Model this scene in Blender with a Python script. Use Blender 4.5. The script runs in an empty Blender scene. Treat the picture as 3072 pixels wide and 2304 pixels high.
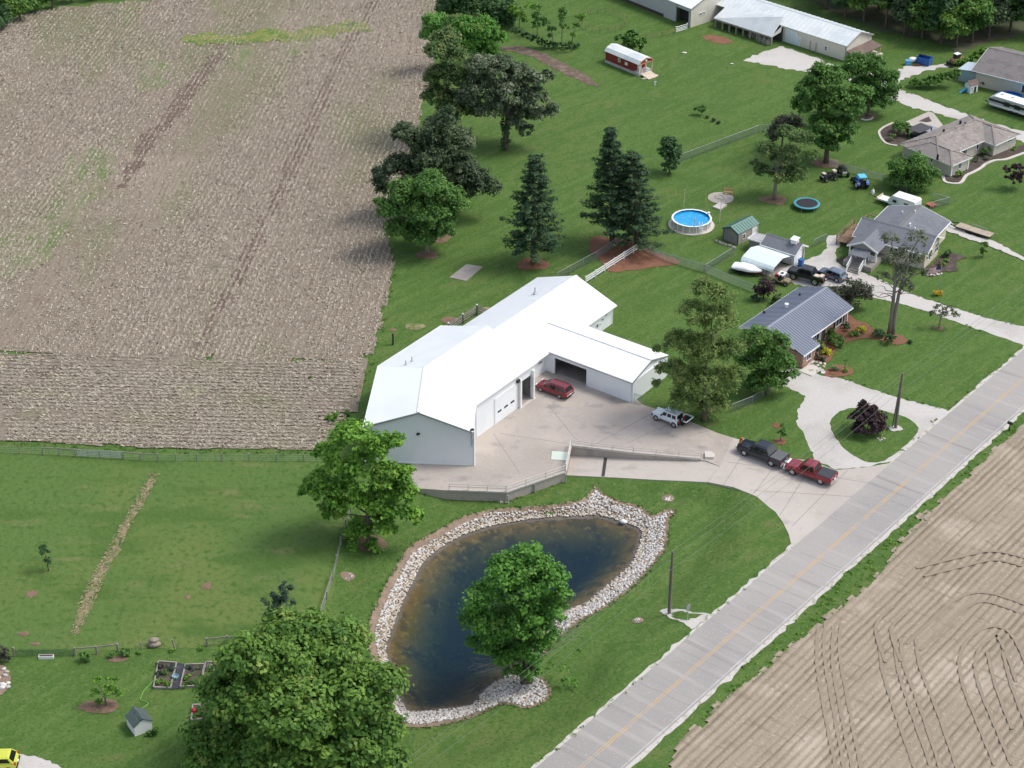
import bpy, math, random
import numpy as np
from mathutils import Vector, Matrix
from mathutils.geometry import tessellate_polygon
R=math.radians; PI=math.pi
random.seed(7); rng=np.random.default_rng(7)
sc=bpy.context.scene; COL=sc.collection
# ---------------------------------------------------------------- camera, sky, sun, exposure
CAM_F,CAM_T,CAM_H=5800.0,R(31.5),120.0          # focal length in photograph pixels, pitch below the horizon, height
cam=bpy.data.cameras.new('camera'); camo=bpy.data.objects.new('camera',cam); COL.objects.link(camo)
cam.sensor_width=36.0; cam.lens=36.0*CAM_F/3072.0; cam.clip_start=1.0; cam.clip_end=5000.0
camo.location=(0,0,CAM_H); camo.rotation_euler=(PI/2-CAM_T,0,0); sc.camera=camo
SUN_EL,SUN_AZ=R(56),R(8)                        # elevation; azimuth measured from +x towards +y
w=bpy.data.worlds.new('World'); sc.world=w; w.use_nodes=True
nt=w.node_tree; nt.nodes.clear()
sky=nt.nodes.new('ShaderNodeTexSky'); sky.sky_type='NISHITA'; sky.sun_disc=False
sky.sun_elevation=SUN_EL; sky.sun_rotation=PI/2-SUN_AZ; sky.air_density=1.0; sky.dust_density=2.5; sky.ozone_density=1.0
hs=nt.nodes.new('ShaderNodeHueSaturation'); hs.inputs['Saturation'].default_value=0.62
bg=nt.nodes.new('ShaderNodeBackground'); bg.inputs['Strength'].default_value=0.14
wo=nt.nodes.new('ShaderNodeOutputWorld')
nt.links.new(sky.outputs[0],hs.inputs['Color']); nt.links.new(hs.outputs[0],bg.inputs['Color']); nt.links.new(bg.outputs[0],wo.inputs['Surface'])
sl=bpy.data.lights.new('sun','SUN'); sl.energy=1.3; sl.angle=R(17); sl.color=(1.0,0.96,0.90)
so=bpy.data.objects.new('sun',sl); COL.objects.link(so)
so.location=(60,190,150)
so.rotation_euler=Vector((math.cos(SUN_EL)*math.cos(SUN_AZ),math.cos(SUN_EL)*math.sin(SUN_AZ),math.sin(SUN_EL))).to_track_quat('Z','Y').to_euler()
sc.view_settings.view_transform='Standard'; sc.view_settings.look='None'; sc.view_settings.gamma=1.0
sc.view_settings.use_curve_mapping=False; sc.view_settings.exposure=0.70
sc.cycles.max_bounces=6; sc.cycles.diffuse_bounces=3; sc.cycles.glossy_bounces=2; sc.cycles.transparent_max_bounces=12
sc.cycles.transmission_bounces=4; sc.cycles.caustics_reflective=False; sc.cycles.caustics_refractive=False
sc.cycles.filter_width=1.5
# ---------------------------------------------------------------- measuring: photograph pixel -> point of the ground plane
def G(px,py,z=0.0):
    u=(px-1536.0)/CAM_F; v=(py-1152.0)/CAM_F
    t=(z-CAM_H)/(-math.sin(CAM_T)-v*math.cos(CAM_T))
    return Vector((t*u,t*(math.cos(CAM_T)-v*math.sin(CAM_T)),z))
# ---------------------------------------------------------------- materials
MATS={}
def rgb(h):                                       # '#rrggbb' as the eye sees it -> linear
    c=[int(h[i:i+2],16)/255 for i in (1,3,5)]
    return tuple(x/12.92 if x<=.04045 else ((x+.055)/1.055)**2.4 for x in c)
def M(name,col,rough=0.8,metal=0.0,var=(),bump=None,spec=0.3,attr=None,coat=0.0):
    """base colour, then layers: (scale, colour, lo, hi[, stretch xyz[, detail]]) each mixed in where its noise lies between lo and hi"""
    m=bpy.data.materials.new(name); m.use_nodes=True; n=m.node_tree.nodes; L=m.node_tree.links
    b=n['Principled BSDF']; b.inputs['Roughness'].default_value=rough; b.inputs['Metallic'].default_value=metal
    b.inputs['Specular IOR Level'].default_value=spec; b.inputs['Coat Weight'].default_value=coat
    m.diffuse_color=(*col,1)
    tc=n.new('ShaderNodeTexCoord'); cur=None
    def mix(fac,c):
        nonlocal cur
        mx=n.new('ShaderNodeMix'); mx.data_type='RGBA'; L.new(fac,mx.inputs['Factor'])
        if cur is None: mx.inputs['A'].default_value=(*col,1)
        else: L.new(cur,mx.inputs['A'])
        mx.inputs['B'].default_value=(*c,1); cur=mx.outputs['Result']
    for l in var:
        s,c,lo,hi=l[:4]; st=l[4] if len(l)>4 and l[4] else (1,1,1); det=l[5] if len(l)>5 else 3.0; rz=l[6] if len(l)>6 else 0.0
        mp=n.new('ShaderNodeMapping'); mp.vector_type='TEXTURE' if False else 'POINT'
        mp.inputs['Scale'].default_value=st; mp.inputs['Rotation'].default_value=(0,0,0)
        src=tc.outputs['Object']
        if rz:
            m2=n.new('ShaderNodeMapping'); m2.inputs['Rotation'].default_value=(0,0,rz); L.new(src,m2.inputs['Vector']); src=m2.outputs[0]
        L.new(src,mp.inputs['Vector'])
        no=n.new('ShaderNodeTexNoise'); no.inputs['Scale'].default_value=s; no.inputs['Detail'].default_value=det
        L.new(mp.outputs[0],no.inputs['Vector'])
        mr=n.new('ShaderNodeMapRange'); mr.interpolation_type='SMOOTHSTEP'
        mr.inputs['From Min'].default_value=lo; mr.inputs['From Max'].default_value=hi; L.new(no.outputs['Fac'],mr.inputs['Value'])
        mix(mr.outputs[0],c)
    if attr:                                      # (attribute, colour at 1): own colour of each leaf / stone / stalk
        a=n.new('ShaderNodeAttribute'); a.attribute_name=attr[0]; mix(a.outputs['Fac'],attr[1])
        if len(attr)>2:
            a2=n.new('ShaderNodeAttribute'); a2.attribute_name=attr[2]; mix(a2.outputs['Fac'],attr[3])
    if cur is not None: L.new(cur,b.inputs['Base Color'])
    else: b.inputs['Base Color'].default_value=(*col,1)
    if bump:
        no=n.new('ShaderNodeTexNoise'); no.inputs['Scale'].default_value=bump[0]; no.inputs['Detail'].default_value=4
        L.new(tc.outputs['Object'],no.inputs['Vector'])
        bp=n.new('ShaderNodeBump'); bp.inputs['Strength'].default_value=bump[1]; bp.inputs['Distance'].default_value=bump[2]
        L.new(no.outputs['Fac'],bp.inputs['Height']); L.new(bp.outputs[0],b.inputs['Normal'])
    MATS[name]=m; return m
def leafM(name,dark,light,third=None,rough=0.6):
    dark=tuple(x*2.3+.005 for x in dark); light=tuple(x*1.7+.006 for x in light); third=tuple(x*1.35 for x in third) if third else None
    m=M(name,dark,rough=rough,spec=0.25,attr=('tint',light)+(('odd',third) if third else ()))
    n=m.node_tree.nodes; L=m.node_tree.links; b=n['Principled BSDF']
    tr=n.new('ShaderNodeBsdfTranslucent'); L.new(b.inputs['Base Color'].links[0].from_socket,tr.inputs['Color'])
    ms=n.new('ShaderNodeMixShader'); ms.inputs[0].default_value=0.33
    L.new(b.outputs[0],ms.inputs[1]); L.new(tr.outputs[0],ms.inputs[2]); L.new(ms.outputs[0],n['Material Output'].inputs['Surface'])
    return m
# ---------------------------------------------------------------- mesh building
class MB:
    def __init__(s): s.v=[]; s.f=[]; s.mi=[]
    def add(s,vs,fs,mi=0):
        o=len(s.v); s.v+=[tuple(p) for p in vs]; s.f+=[tuple(i+o for i in f) for f in fs]; s.mi+=[mi]*len(fs); return s
    def box(s,x0,y0,z0,x1,y1,z1,mi=0):
        return s.add([(x0,y0,z0),(x1,y0,z0),(x1,y1,z0),(x0,y1,z0),(x0,y0,z1),(x1,y0,z1),(x1,y1,z1),(x0,y1,z1)],
                     [(0,3,2,1),(4,5,6,7),(0,1,5,4),(1,2,6,5),(2,3,7,6),(3,0,4,7)],mi)
    def beam(s,a,b,w,h,up=(0,0,1),mi=0):          # bar from a to b, w wide, h high, centred on the line
        a=Vector(a); b=Vector(b); d=(b-a).normalized(); u=Vector(up)
        if abs(d.dot(u))>.98: u=Vector((1,0,0))
        r=d.cross(u).normalized()*(w/2); u=r.cross(d).normalized()*(h/2)
        P=[a-r-u,a+r-u,a+r+u,a-r+u,b-r-u,b+r-u,b+r+u,b-r+u]
        return s.add(P,[(0,3,2,1),(4,5,6,7),(0,1,5,4),(1,2,6,5),(2,3,7,6),(3,0,4,7)][::1],mi)
    def tube(s,pts,rad,n=6,mi=0,cap=True):
        pts=[Vector(p) for p in pts]; rad=rad if isinstance(rad,(list,tuple)) else [rad]*len(pts)
        o=len(s.v); ref=None
        for i,p in enumerate(pts):
            d=(pts[min(i+1,len(pts)-1)]-pts[max(i-1,0)]).normalized()
            if ref is None: ref=d.orthogonal().normalized()
            ref=(ref-d*ref.dot(d))
            ref=ref.normalized() if ref.length>1e-6 else d.orthogonal().normalized()
            b=d.cross(ref)
            for k in range(n):
                t=2*PI*k/n; s.v.append(tuple(p+(ref*math.cos(t)+b*math.sin(t))*rad[i]))
        F=[]
        for i in range(len(pts)-1):
            for k in range(n):
                a=o+i*n+k; b2=o+i*n+(k+1)%n; F.append((a,b2,b2+n,a+n))
        if cap: F.append(tuple(o+k for k in range(n))[::-1]); F.append(tuple(o+(len(pts)-1)*n+k for k in range(n)))
        s.f+=F; s.mi+=[mi]*len(F); return s
    def prism(s,poly,z0,z1,mi=0):                 # poly: list of (x,y)
        n=len(poly); A=sum(poly[i][0]*poly[(i+1)%n][1]-poly[(i+1)%n][0]*poly[i][1] for i in range(n))
        if A<0: poly=poly[::-1]
        vs=[(p[0],p[1],z0) for p in poly]+[(p[0],p[1],z1) for p in poly]
        return s.add(vs,[tuple(range(n))[::-1],tuple(range(n,2*n))]+[(i,(i+1)%n,(i+1)%n+n,i+n) for i in range(n)],mi)
    def extrude(s,prof,a,b,mi=0):                 # prof: list of Vector (closed loop in space) swept by vector b-a
        n=len(prof); d=Vector(b)-Vector(a)
        vs=[tuple(Vector(p)) for p in prof]+[tuple(Vector(p)+d) for p in prof]
        return s.add(vs,[tuple(range(n))[::-1],tuple(range(n,2*n))]+[(i,(i+1)%n,(i+1)%n+n,i+n) for i in range(n)],mi)
    def slab(s,q,t,mi=0):                         # four (or three) corners of a sheet, thickened by t along its normal
        q=[Vector(p) for p in q]; nn=(q[1]-q[0]).cross(q[2]-q[0]).normalized()
        if nn.z<0: q=q[::-1]; nn=-nn
        n=len(q); vs=[tuple(p) for p in q]+[tuple(p-nn*t) for p in q]
        return s.add(vs,[tuple(range(n)),tuple(range(n,2*n))[::-1]]+[((i+1)%n,i,i+n,(i+1)%n+n) for i in range(n)],mi)
    def lathe(s,prof,n=16,c=(0,0,0),mi=0):        # prof: (r,z)
        o=len(s.v); F=[]
        for r,z in prof:
            for k in range(n):
                t=2*PI*k/n; s.v.append((c[0]+r*math.cos(t),c[1]+r*math.sin(t),c[2]+z))
        for i in range(len(prof)-1):
            for k in range(n):
                a=o+i*n+k; b=o+i*n+(k+1)%n; F.append((a,b,b+n,a+n))
        s.f+=F; s.mi+=[mi]*len(F); return s
    def disc(s,r,z,n=24,c=(0,0),mi=0,ry=None):
        ry=ry or r; return s.add([(c[0]+r*math.cos(2*PI*k/n),c[1]+ry*math.sin(2*PI*k/n),z) for k in range(n)],[tuple(range(n))],mi)
    def build(s,name,mat,parent=None,smooth=False,label=None,kind=None):
        me=bpy.data.meshes.new(name); me.from_pydata(s.v,[],s.f)
        for m in (mat if isinstance(mat,(list,tuple)) else [mat]): me.materials.append(m)
        if any(s.mi): me.polygons.foreach_set('material_index',s.mi)
        if smooth: me.polygons.foreach_set('use_smooth',[True]*len(me.polygons))
        me.update()
        return link(name,me,parent,label,kind)
def link(name,me,parent=None,label=None,kind=None):
    o=bpy.data.objects.new(name,me); COL.objects.link(o)
    if parent is not None: o.parent=parent
    if label: o['label']=label
    if kind: o['kind']=kind
    return o
def tag(o,label,cat,group=None):
    o['label']=label; o['category']=cat
    if group: o['group']=group
    return o
def thing(name,label,cat,loc=(0,0,0),rz=0.0,group=None,scale=1.0):
    o=bpy.data.objects.new(name,None); COL.objects.link(o); o.empty_display_size=.3
    o.location=loc; o.rotation_euler=(0,0,rz); o.scale=(scale,)*3
    return tag(o,label,cat,group)
KIDS={}
def dup(root,loc=None,rz=None,label=None,scale=None):
    kids=[o for o in bpy.data.objects if o.parent is root] if root not in KIDS else KIDS[root]
    KIDS[root]=kids
    r=root.copy(); COL.objects.link(r)
    if loc is not None: r.location=loc
    if rz is not None: r.rotation_euler=(0,0,rz)
    if scale is not None: r.scale=(scale,)*3
    if label: r['label']=label
    for c in kids:
        d=c.copy(); COL.objects.link(d); d.parent=r
        for g in c.children:
            e=g.copy(); COL.objects.link(e); e.parent=d
    return r
def npmesh(name,V,Q,mats,parent=None,attrs=None,kind=None,label=None,smooth=False):
    """numpy: V (n,3), Q (m,4 or 3) -> object, quickly"""
    me=bpy.data.meshes.new(name); k=Q.shape[1]
    me.vertices.add(len(V)); me.vertices.foreach_set('co',np.ascontiguousarray(V,dtype=np.float32).ravel())
    me.loops.add(Q.size); me.loops.foreach_set('vertex_index',np.ascontiguousarray(Q,dtype=np.int32).ravel())
    me.polygons.add(len(Q)); me.polygons.foreach_set('loop_start',np.arange(0,Q.size,k,dtype=np.int32))
    try: me.polygons.foreach_set('loop_total',np.full(len(Q),k,dtype=np.int32))
    except Exception: pass
    for m in (mats if isinstance(mats,(list,tuple)) else [mats]): me.materials.append(m)
    for an,av in (attrs or {}).items():
        a=me.attributes.new(an,'FLOAT','POINT'); a.data.foreach_set('value',np.ascontiguousarray(av,dtype=np.float32))
    if smooth: me.polygons.foreach_set('use_smooth',np.ones(len(Q),dtype=bool))
    me.update(calc_edges=True); me.validate()
    return link(name,me,parent,label,kind)
def inpoly(x,y,poly):
    x=np.asarray(x); y=np.asarray(y); ins=np.zeros(x.shape,bool); n=len(poly)
    for i in range(n):
        x0,y0=poly[i][:2]; x1,y1=poly[(i+1)%n][:2]
        if y0==y1: continue
        c=((y0>y)!=(y1>y))&(x<(x1-x0)*(y-y0)/(y1-y0)+x0); ins^=c
    return ins
def dpoly(x,y,poly,closed=True):                 # distance to the outline
    x=np.asarray(x,float); y=np.asarray(y,float); d=np.full(x.shape,1e9); n=len(poly)
    for i in range(n if closed else n-1):
        x0,y0=poly[i][:2]; x1,y1=poly[(i+1)%n][:2]; dx,dy=x1-x0,y1-y0; L2=dx*dx+dy*dy+1e-12
        t=np.clip(((x-x0)*dx+(y-y0)*dy)/L2,0,1); d=np.minimum(d,np.hypot(x-x0-t*dx,y-y0-t*dy))
    return d
def sstep(a,b,x):
    t=np.clip((x-a)/(b-a),0,1); return t*t*(3-2*t)
def smooth_loop(pts,closed=True,k=4):            # Catmull-Rom
    pts=[Vector(p) for p in pts]; n=len(pts); out=[]
    for i in range(n if closed else n-1):
        p0,p1,p2,p3=[pts[(i+j)%n] if closed else pts[max(0,min(n-1,i+j))] for j in (-1,0,1,2)]
        for q in range(k):
            t=q/k; out.append(.5*((2*p1)+(p2-p0)*t+(2*p0-5*p1+4*p2-p3)*t*t+(3*p1-p0-3*p2+p3)*t**3))
    if not closed: out.append(pts[-1])
    return out
# ---------------------------------------------------------------- ground materials
GR=dict(
 grass=M('grass',(.086,.150,.036),rough=.9,spec=.1,bump=(2.2,.8,.12),var=[
  (.035,(.100,.150,.040),.42,.62,None,4),(.11,(.064,.124,.029),.50,.66,None,5),(.16,(.122,.152,.050),.56,.72,(1,1.6,1),5),
  (.55,(.070,.130,.030),.46,.60,(.06,1.0,1),2,R(-35)),(.9,(.100,.162,.042),.50,.66,(.05,1,1),2,R(-48)),
  (.9,(.066,.130,.028),.46,.66,(1,.45,1),4,.5),(1.7,(.118,.178,.050),.52,.74,None,6),(3.6,(.050,.102,.022),.50,.68,None,5),(4.6,(.145,.195,.075),.58,.74,None,4)]),
 pasture=M('pasture_grass',(.090,.152,.040),rough=.9,spec=.1,bump=(1.6,1,.2),var=[
  (.05,(.118,.164,.046),.45,.6,(1,.5,1),4),(.18,(.072,.130,.030),.5,.64,(.6,1.4,1),5),(.3,(.140,.166,.060),.58,.72,(.4,1.3,1),5),
  (1.4,(.060,.120,.027),.5,.7,None,5),(4.0,(.130,.18,.06),.56,.76,None,4)]),
 stubble=M('stubble_soil',(.225,.188,.145),rough=.95,spec=.1,bump=(3,.8,.1),var=[
  (.035,(.170,.172,.098),.47,.60,(1.6,.6,1),4),(.022,(.27,.225,.178),.50,.66,None,3),(.045,(.140,.172,.055),.60,.70,(1.8,.45,1),4),
  (.9,(.19,.150,.112),.5,.68,(2,.3,1),4),(2.6,(.35,.29,.225),.54,.72,None,4),(4.5,(.13,.115,.08),.56,.72,None,3)]),
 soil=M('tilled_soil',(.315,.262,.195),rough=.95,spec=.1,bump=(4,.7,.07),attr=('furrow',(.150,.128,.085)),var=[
  (.05,(.275,.232,.178),.48,.66,None,4),(.13,(.40,.34,.27),.52,.68,None,5),(1.2,(.26,.215,.16),.54,.7,(1,.25,1),5,R(-51)),(4.0,(.44,.375,.30),.58,.74,None,3),(3.2,(.19,.185,.11),.64,.72,None,3)]),
 track=M('soil_track',(.265,.22,.165),rough=.95,var=[(1.5,(.30,.235,.17),.48,.66,None,4)]),
 darksoil=M('dark_soil',(.12,.085,.065),rough=.95,var=[(.8,(.19,.145,.11),.46,.66,None,5),(3,(.24,.19,.14),.56,.7,None,4)]),
 asphalt=M('road_surface',(.345,.325,.305),rough=.85,spec=.25,bump=(6,.3,.01),var=[
  (.06,(.30,.285,.27),.45,.62,None,4),(.8,(.38,.355,.335),.5,.7,(1,.08,1),4,R(-50.7)),(1.1,(.27,.255,.245),.56,.72,(1,.05,1),3,R(-50.7)),(5,(.40,.38,.36),.58,.74,None,3)]),
 shoulder=M('road_shoulder',(.50,.475,.435),rough=.95,bump=(5,.6,.03),var=[(1.4,(.33,.32,.24),.5,.66,None,5),(4,(.6,.57,.52),.55,.7,None,3)]),
 yellow=M('road_paint_yellow',(.56,.36,.13),rough=.7,var=[(.6,(.42,.34,.26),.45,.62,None,5),(2.5,(.40,.35,.30),.5,.66,None,4)]),
 crack=M('crack_filler',(.215,.205,.195),rough=.8),
 concrete=M('concrete',(.40,.355,.315),rough=.88,spec=.25,bump=(4,.25,.01),var=[
  (.06,(.355,.315,.275),.44,.62,None,5),(.17,(.44,.385,.335),.48,.66,None,5),(.32,(.29,.265,.245),.56,.72,(1,1.5,1),6),(1.0,(.33,.30,.275),.55,.74,None,6),(3,(.45,.41,.37),.58,.74,None,4)]),
 drive=M('driveway_concrete',(.475,.43,.385),rough=.88,spec=.25,bump=(4,.25,.01),var=[
  (.10,(.42,.38,.34),.45,.65,None,5),(.3,(.36,.335,.305),.57,.74,(1,2,1),6),(1.3,(.42,.38,.34),.54,.74,None,5),(3,(.53,.48,.435),.58,.74,None,4)]),
 wallc=M('old_concrete',(.30,.27,.235),rough=.9,bump=(3,.4,.02),var=[(.5,(.22,.20,.18),.46,.66,(1,1,3),5),(2,(.38,.34,.30),.55,.72,None,4)]),
 curb=M('pale_concrete',(.56,.52,.47),rough=.85,var=[(.9,(.45,.41,.37),.52,.7,None,5)]),
 slab=M('slab_concrete',(.27,.245,.225),rough=.9,var=[(.5,(.33,.30,.275),.45,.65,None,5)]),
 gravel=M('white_gravel',(.50,.475,.445),rough=.95,bump=(5,.7,.03),var=[
  (.16,(.43,.405,.37),.46,.64,None,5),(1.0,(.50,.47,.43),.54,.72,None,5),(3.6,(.43,.41,.385),.55,.7,None,4),(4.5,(.60,.58,.55),.58,.74,None,3)]),
 grass_edge=M('bare_edge',(.25,.23,.16),rough=.95,var=[(1.2,(.10,.14,.04),.45,.62,None,5)]),
 mulch=M('red_mulch',(.205,.098,.060),rough=.95,bump=(6,.8,.05),var=[(.6,(.175,.075,.043),.46,.66,None,5),(3.5,(.27,.145,.092),.54,.72,None,4)]),
 brownmulch=M('brown_mulch',(.19,.125,.085),rough=.95,bump=(6,.8,.05),var=[(.8,(.14,.092,.063),.46,.66,None,5),(3.5,(.27,.19,.13),.54,.72,None,4)]),
 darkmulch=M('dark_mulch',(.075,.058,.05),rough=.95,bump=(6,.8,.05),var=[(1,(.11,.088,.075),.48,.66,None,5)]),
 straw=M('dry_thatch',(.25,.215,.12),rough=.95,var=[(.7,(.12,.15,.045),.42,.6,None,5),(3,(.33,.28,.18),.55,.7,None,4)]),
 yellowweed=M('yellow_flowering_weeds',(.17,.19,.05),rough=.95,var=[(.5,(.08,.15,.03),.44,.6,None,5),(2,(.27,.27,.06),.54,.68,None,4)]),
 greenweed=M('young_weeds',(.135,.165,.070),rough=.95,var=[(.35,(.21,.185,.125),.36,.56,(1.5,.5,1),5),(2.5,(.14,.2,.05),.54,.7,None,4)]),
 woodfloor=M('woodland_floor',(.085,.095,.05),rough=.95,var=[(.12,(.12,.10,.07),.45,.62,None,5),(.7,(.06,.09,.035),.48,.66,None,5)]),  # brown and dark green floor of the wood, mixed by noise
 bank=M('bank_soil',(.235,.170,.125),rough=.95,bump=(4,.8,.05),var=[(.8,(.30,.22,.165),.46,.66,None,5),(3,(.16,.14,.08),.56,.7,None,4)]),
 bed=M('pond_bed',(.26,.15,.05),rough=.95,var=[(.5,(.13,.09,.045),.46,.62,None,5),(1.8,(.38,.22,.07),.52,.68,None,5)]),
)
# ---------------------------------------------------------------- pond outline, road line, terrain heights
OUT_PX=[(1778,1468),(1793,1452),(1806,1478),(1850,1500),(1920,1520),(1958,1546),(1985,1533),(2016,1527),(2026,1541),(2006,1562),(2004,1602),(1994,1650),(1945,1712),(1890,1768),(1811,1826),(1746,1862),(1695,1899),(1648,1946),(1600,2000),(1628,2032),(1654,2073),(1636,2106),(1580,2126),(1524,2113),(1487,2120),(1417,2153),(1348,2171),(1265,2184),(1200,2176),(1165,2130),(1138,2060),(1112,1960),(1101,1906),(1117,1842),(1158,1754),(1207,1666),(1246,1628),(1311,1591),(1394,1548),(1480,1529),(1560,1522),(1625,1518),(1690,1509),(1750,1496)]
WAT_PX=[(1680,1541),(1756,1538),(1799,1536),(1845,1549),(1890,1563),(1923,1576),(1938,1597),(1933,1627),(1920,1668),(1897,1703),(1839,1754),(1774,1809),(1709,1838),(1662,1866),(1640,1910),(1600,1965),(1566,2018),(1510,2042),(1464,2078),(1422,2122),(1348,2135),(1265,2144),(1212,2136),(1176,2080),(1152,2000),(1143,1939),(1158,1893),(1191,1809),(1228,1735),(1269,1670),(1339,1619),(1422,1582),(1510,1561),(1610,1546)]
ZB,ZW=-1.2,-1.9
OUT=[(p.x,p.y) for p in smooth_loop([G(*p,ZB) for p in OUT_PX],True,3)]
WAT=[(p.x,p.y) for p in smooth_loop([G(*p,ZW) for p in WAT_PX],True,3)]
RD=Vector((math.cos(R(50.75)),math.sin(R(50.75)),0)); RN=Vector((-RD.y,RD.x,0))     # along the road, and to its left
RL=G(2380,1642); RW=6.2
def road_pt(s,t,z=0.0):                            # s metres along, t metres to the right of the left edge
    p=RL+RD*s-RN*t; return (p.x,p.y,z)
RAMP_W,RAMP_E=G(1706,1396,-1.25),G(2168,1412)
def ramp_z(x): return -1.25*(1-np.clip((x-RAMP_W.x)/(RAMP_E.x-RAMP_W.x),0,1))
def ramp_pt(px,py):
    z=0.0
    for _ in range(6): p=G(px,py,z); z=float(ramp_z(p.x))
    return G(px,py,z)
RAMP=[ramp_pt(*p) for p in [(1712,1366),(1900,1374),(2117,1382),(2170,1395),(2165,1430),(2125,1447),(2048,1443),(1971,1440),(1850,1433),(1700,1426)]]
RAMP2=[(p.x,p.y) for p in RAMP]
def height(x,y):
    x=np.asarray(x,float); y=np.asarray(y,float)
    io=inpoly(x,y,OUT); iw=inpoly(x,y,WAT); do=dpoly(x,y,OUT); dw=dpoly(x,y,WAT)
    h=ZB*(1-sstep(3.0,8.5,np.where(io,0,do)))*sstep(G(1215,1470).x-2,G(1340,1470).x+1,x+np.clip(178-y,0,30)*.8)
    dr=(RL.x-x)*RD.y*-1+(RL.y-y)*RD.x              # metres left of the road's edge
    dr=(x-RL.x)*RN.x+(y-RL.y)*RN.y
    h=h*np.where(io,1,sstep(.3,5,dr))
    dra=np.where(inpoly(x,y,RAMP2),0,dpoly(x,y,RAMP2)); wr=1-sstep(.4,3.0,dra)
    h=np.where(io,h,h*(1-wr)+(ramp_z(x)-.06)*wr)
    t=do/(do+dw+1e-6); h=np.where(io&~iw,ZB+(ZW-ZB-.05)*t,h)
    ws=1-sstep(-14,-7,x+(y-150)*-.25); dd=np.where(dw>0,(.06*dw+.16*dw**1.6)*(1-ws)+ws*(.09*dw+.085*dw**2),0); h=np.where(iw,ZW-.08-np.minimum(3.2,dd),h)
    return h
def axis_lines(lo,hi,f0,f1,fine,coarse):
    a=list(np.arange(f0,f1+1e-6,fine)); s=coarse; v=f0
    while v>lo: v-=s; a.insert(0,v); s*=1.35
    s=coarse; v=f1
    while v<hi: v+=s; a.append(v); s*=1.35
    return np.array(a)
gx=axis_lines(-1500,1500,-30,36,.6,2); gy=axis_lines(-300,4000,126,190,.6,2)
X,Y=np.meshgrid(gx,gy); Z=height(X,Y)
def Hz(x,y): return float(height(np.array([x]),np.array([y]))[0])
def T(px,py,dz=0.0):                               # pixel -> point on the sloping ground
    z=0.0
    for _ in range(7): p=G(px,py,z); z=Hz(p.x,p.y)
    return Vector((p.x,p.y,z+dz))
def grid_faces(ny,nx):
    i=np.arange(ny-1)[:,None]*nx+np.arange(nx-1)[None,:]; i=i.ravel(); return np.stack([i,i+1,i+nx+1,i+nx],1)
FQ=grid_faces(len(gy),len(gx)); GV=np.stack([X.ravel(),Y.ravel(),Z.ravel()],1)
cen=GV[FQ].mean(1); inw=inpoly(cen[:,0],cen[:,1],WAT)&(dpoly(cen[:,0],cen[:,1],WAT)>.3)
ground=npmesh('ground',GV,FQ,[GR['grass'],GR['bed']],kind='structure',smooth=True)
ground.data.polygons.foreach_set('material_index',inw.astype(np.int32))
# ---------------------------------------------------------------- thin sheets laid on the ground
_zs=[0.012]
def outline(pts,step,jit,closed=True):
    out=[]; n=len(pts)
    for i in range(n):
        a=Vector(pts[i]); b=Vector(pts[(i+1)%n]); L=(b-a).length; k=max(1,int(L/step))
        nn=Vector((-(b-a).y,(b-a).x,0)); nn=nn.normalized() if nn.length>0 else nn
        for j in range(k):
            p=a.lerp(b,j/k)
            if jit: p=p+nn*random.gauss(0,jit)*(1 if j or k==1 else .5)
            out.append(p)
    return out
def sheet(name,px,mat,z=None,jit=0.0,step=.7,smooth=0,drape=False,kind='structure',world=False,parent=None,label=None):
    if z is None: _zs[0]+=.004; z=_zs[0]
    pts=[Vector(p) for p in px] if world else [(T(*p) if drape else G(*p)) for p in px]
    if smooth: pts=smooth_loop(pts,True,smooth)
    if jit: pts=outline(pts,step,jit)
    if drape:
        zs=height(np.array([p.x for p in pts]),np.array([p.y for p in pts])); pts=[Vector((p.x,p.y,zz+z)) for p,zz in zip(pts,zs)]
    else: pts=[Vector((p.x,p.y,z)) for p in pts]
    tris=tessellate_polygon([[Vector((p.x,p.y,0)) for p in pts]])
    fs=[]
    for t in tris:
        a,b,c=[pts[i] for i in t]; cr=(b-a).cross(c-a).z
        if abs(cr)<1e-7: continue
        fs.append(tuple(t) if cr>0 else tuple(t)[::-1])
    me=bpy.data.meshes.new(name); me.from_pydata([tuple(p) for p in pts],[],fs); me.materials.append(mat); me.update()
    return link(name,me,parent,label,kind)
def ellipse_px(cx,cy,rx,ry,n=18,wob=.12):
    return [(cx+rx*(1+random.uniform(-wob,wob))*math.cos(2*PI*k/n),cy+ry*(1+random.uniform(-wob,wob))*math.sin(2*PI*k/n)) for k in range(n)]
# draped disc for small round beds on sloping ground
def round_bed(name,cx,cy,rx,ry,mat,wob=.1,z=.04,drape=True):
    c=T(cx,cy) if drape else G(cx,cy); k0=random.random()*6
    a=(T(cx+rx,cy) if drape else G(cx+rx,cy)).x-c.x
    b=((T(cx,cy-ry) if drape else G(cx,cy-ry)).y-c.y)
    rr=[1+wob*math.sin(3*t+k0)*.6+random.uniform(-wob,wob)*.6 for t in np.linspace(0,2*PI,28,endpoint=False)]
    V=[(c.x,c.y)]; n=28; F=[]
    for ring in (.5,1.0):
        for k in range(n): t=2*PI*k/n; V.append((c.x+a*rr[k]*ring*math.cos(t),c.y+b*rr[k]*ring*math.sin(t)))
    zz=height(np.array([v[0] for v in V]),np.array([v[1] for v in V]))
    V=[(v[0],v[1],h+z+(.05 if i<=n else 0)) for i,(v,h) in enumerate(zip(V,zz))]
    for k in range(n):
        k2=(k+1)%n; F+=[(0,1+k,1+k2),(1+k,1+n+k,1+n+k2,1+k2)]
    me=bpy.data.meshes.new(name); me.from_pydata(V,[],F); me.materials.append(mat); me.update(); return link(name,me,kind='structure')
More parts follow.
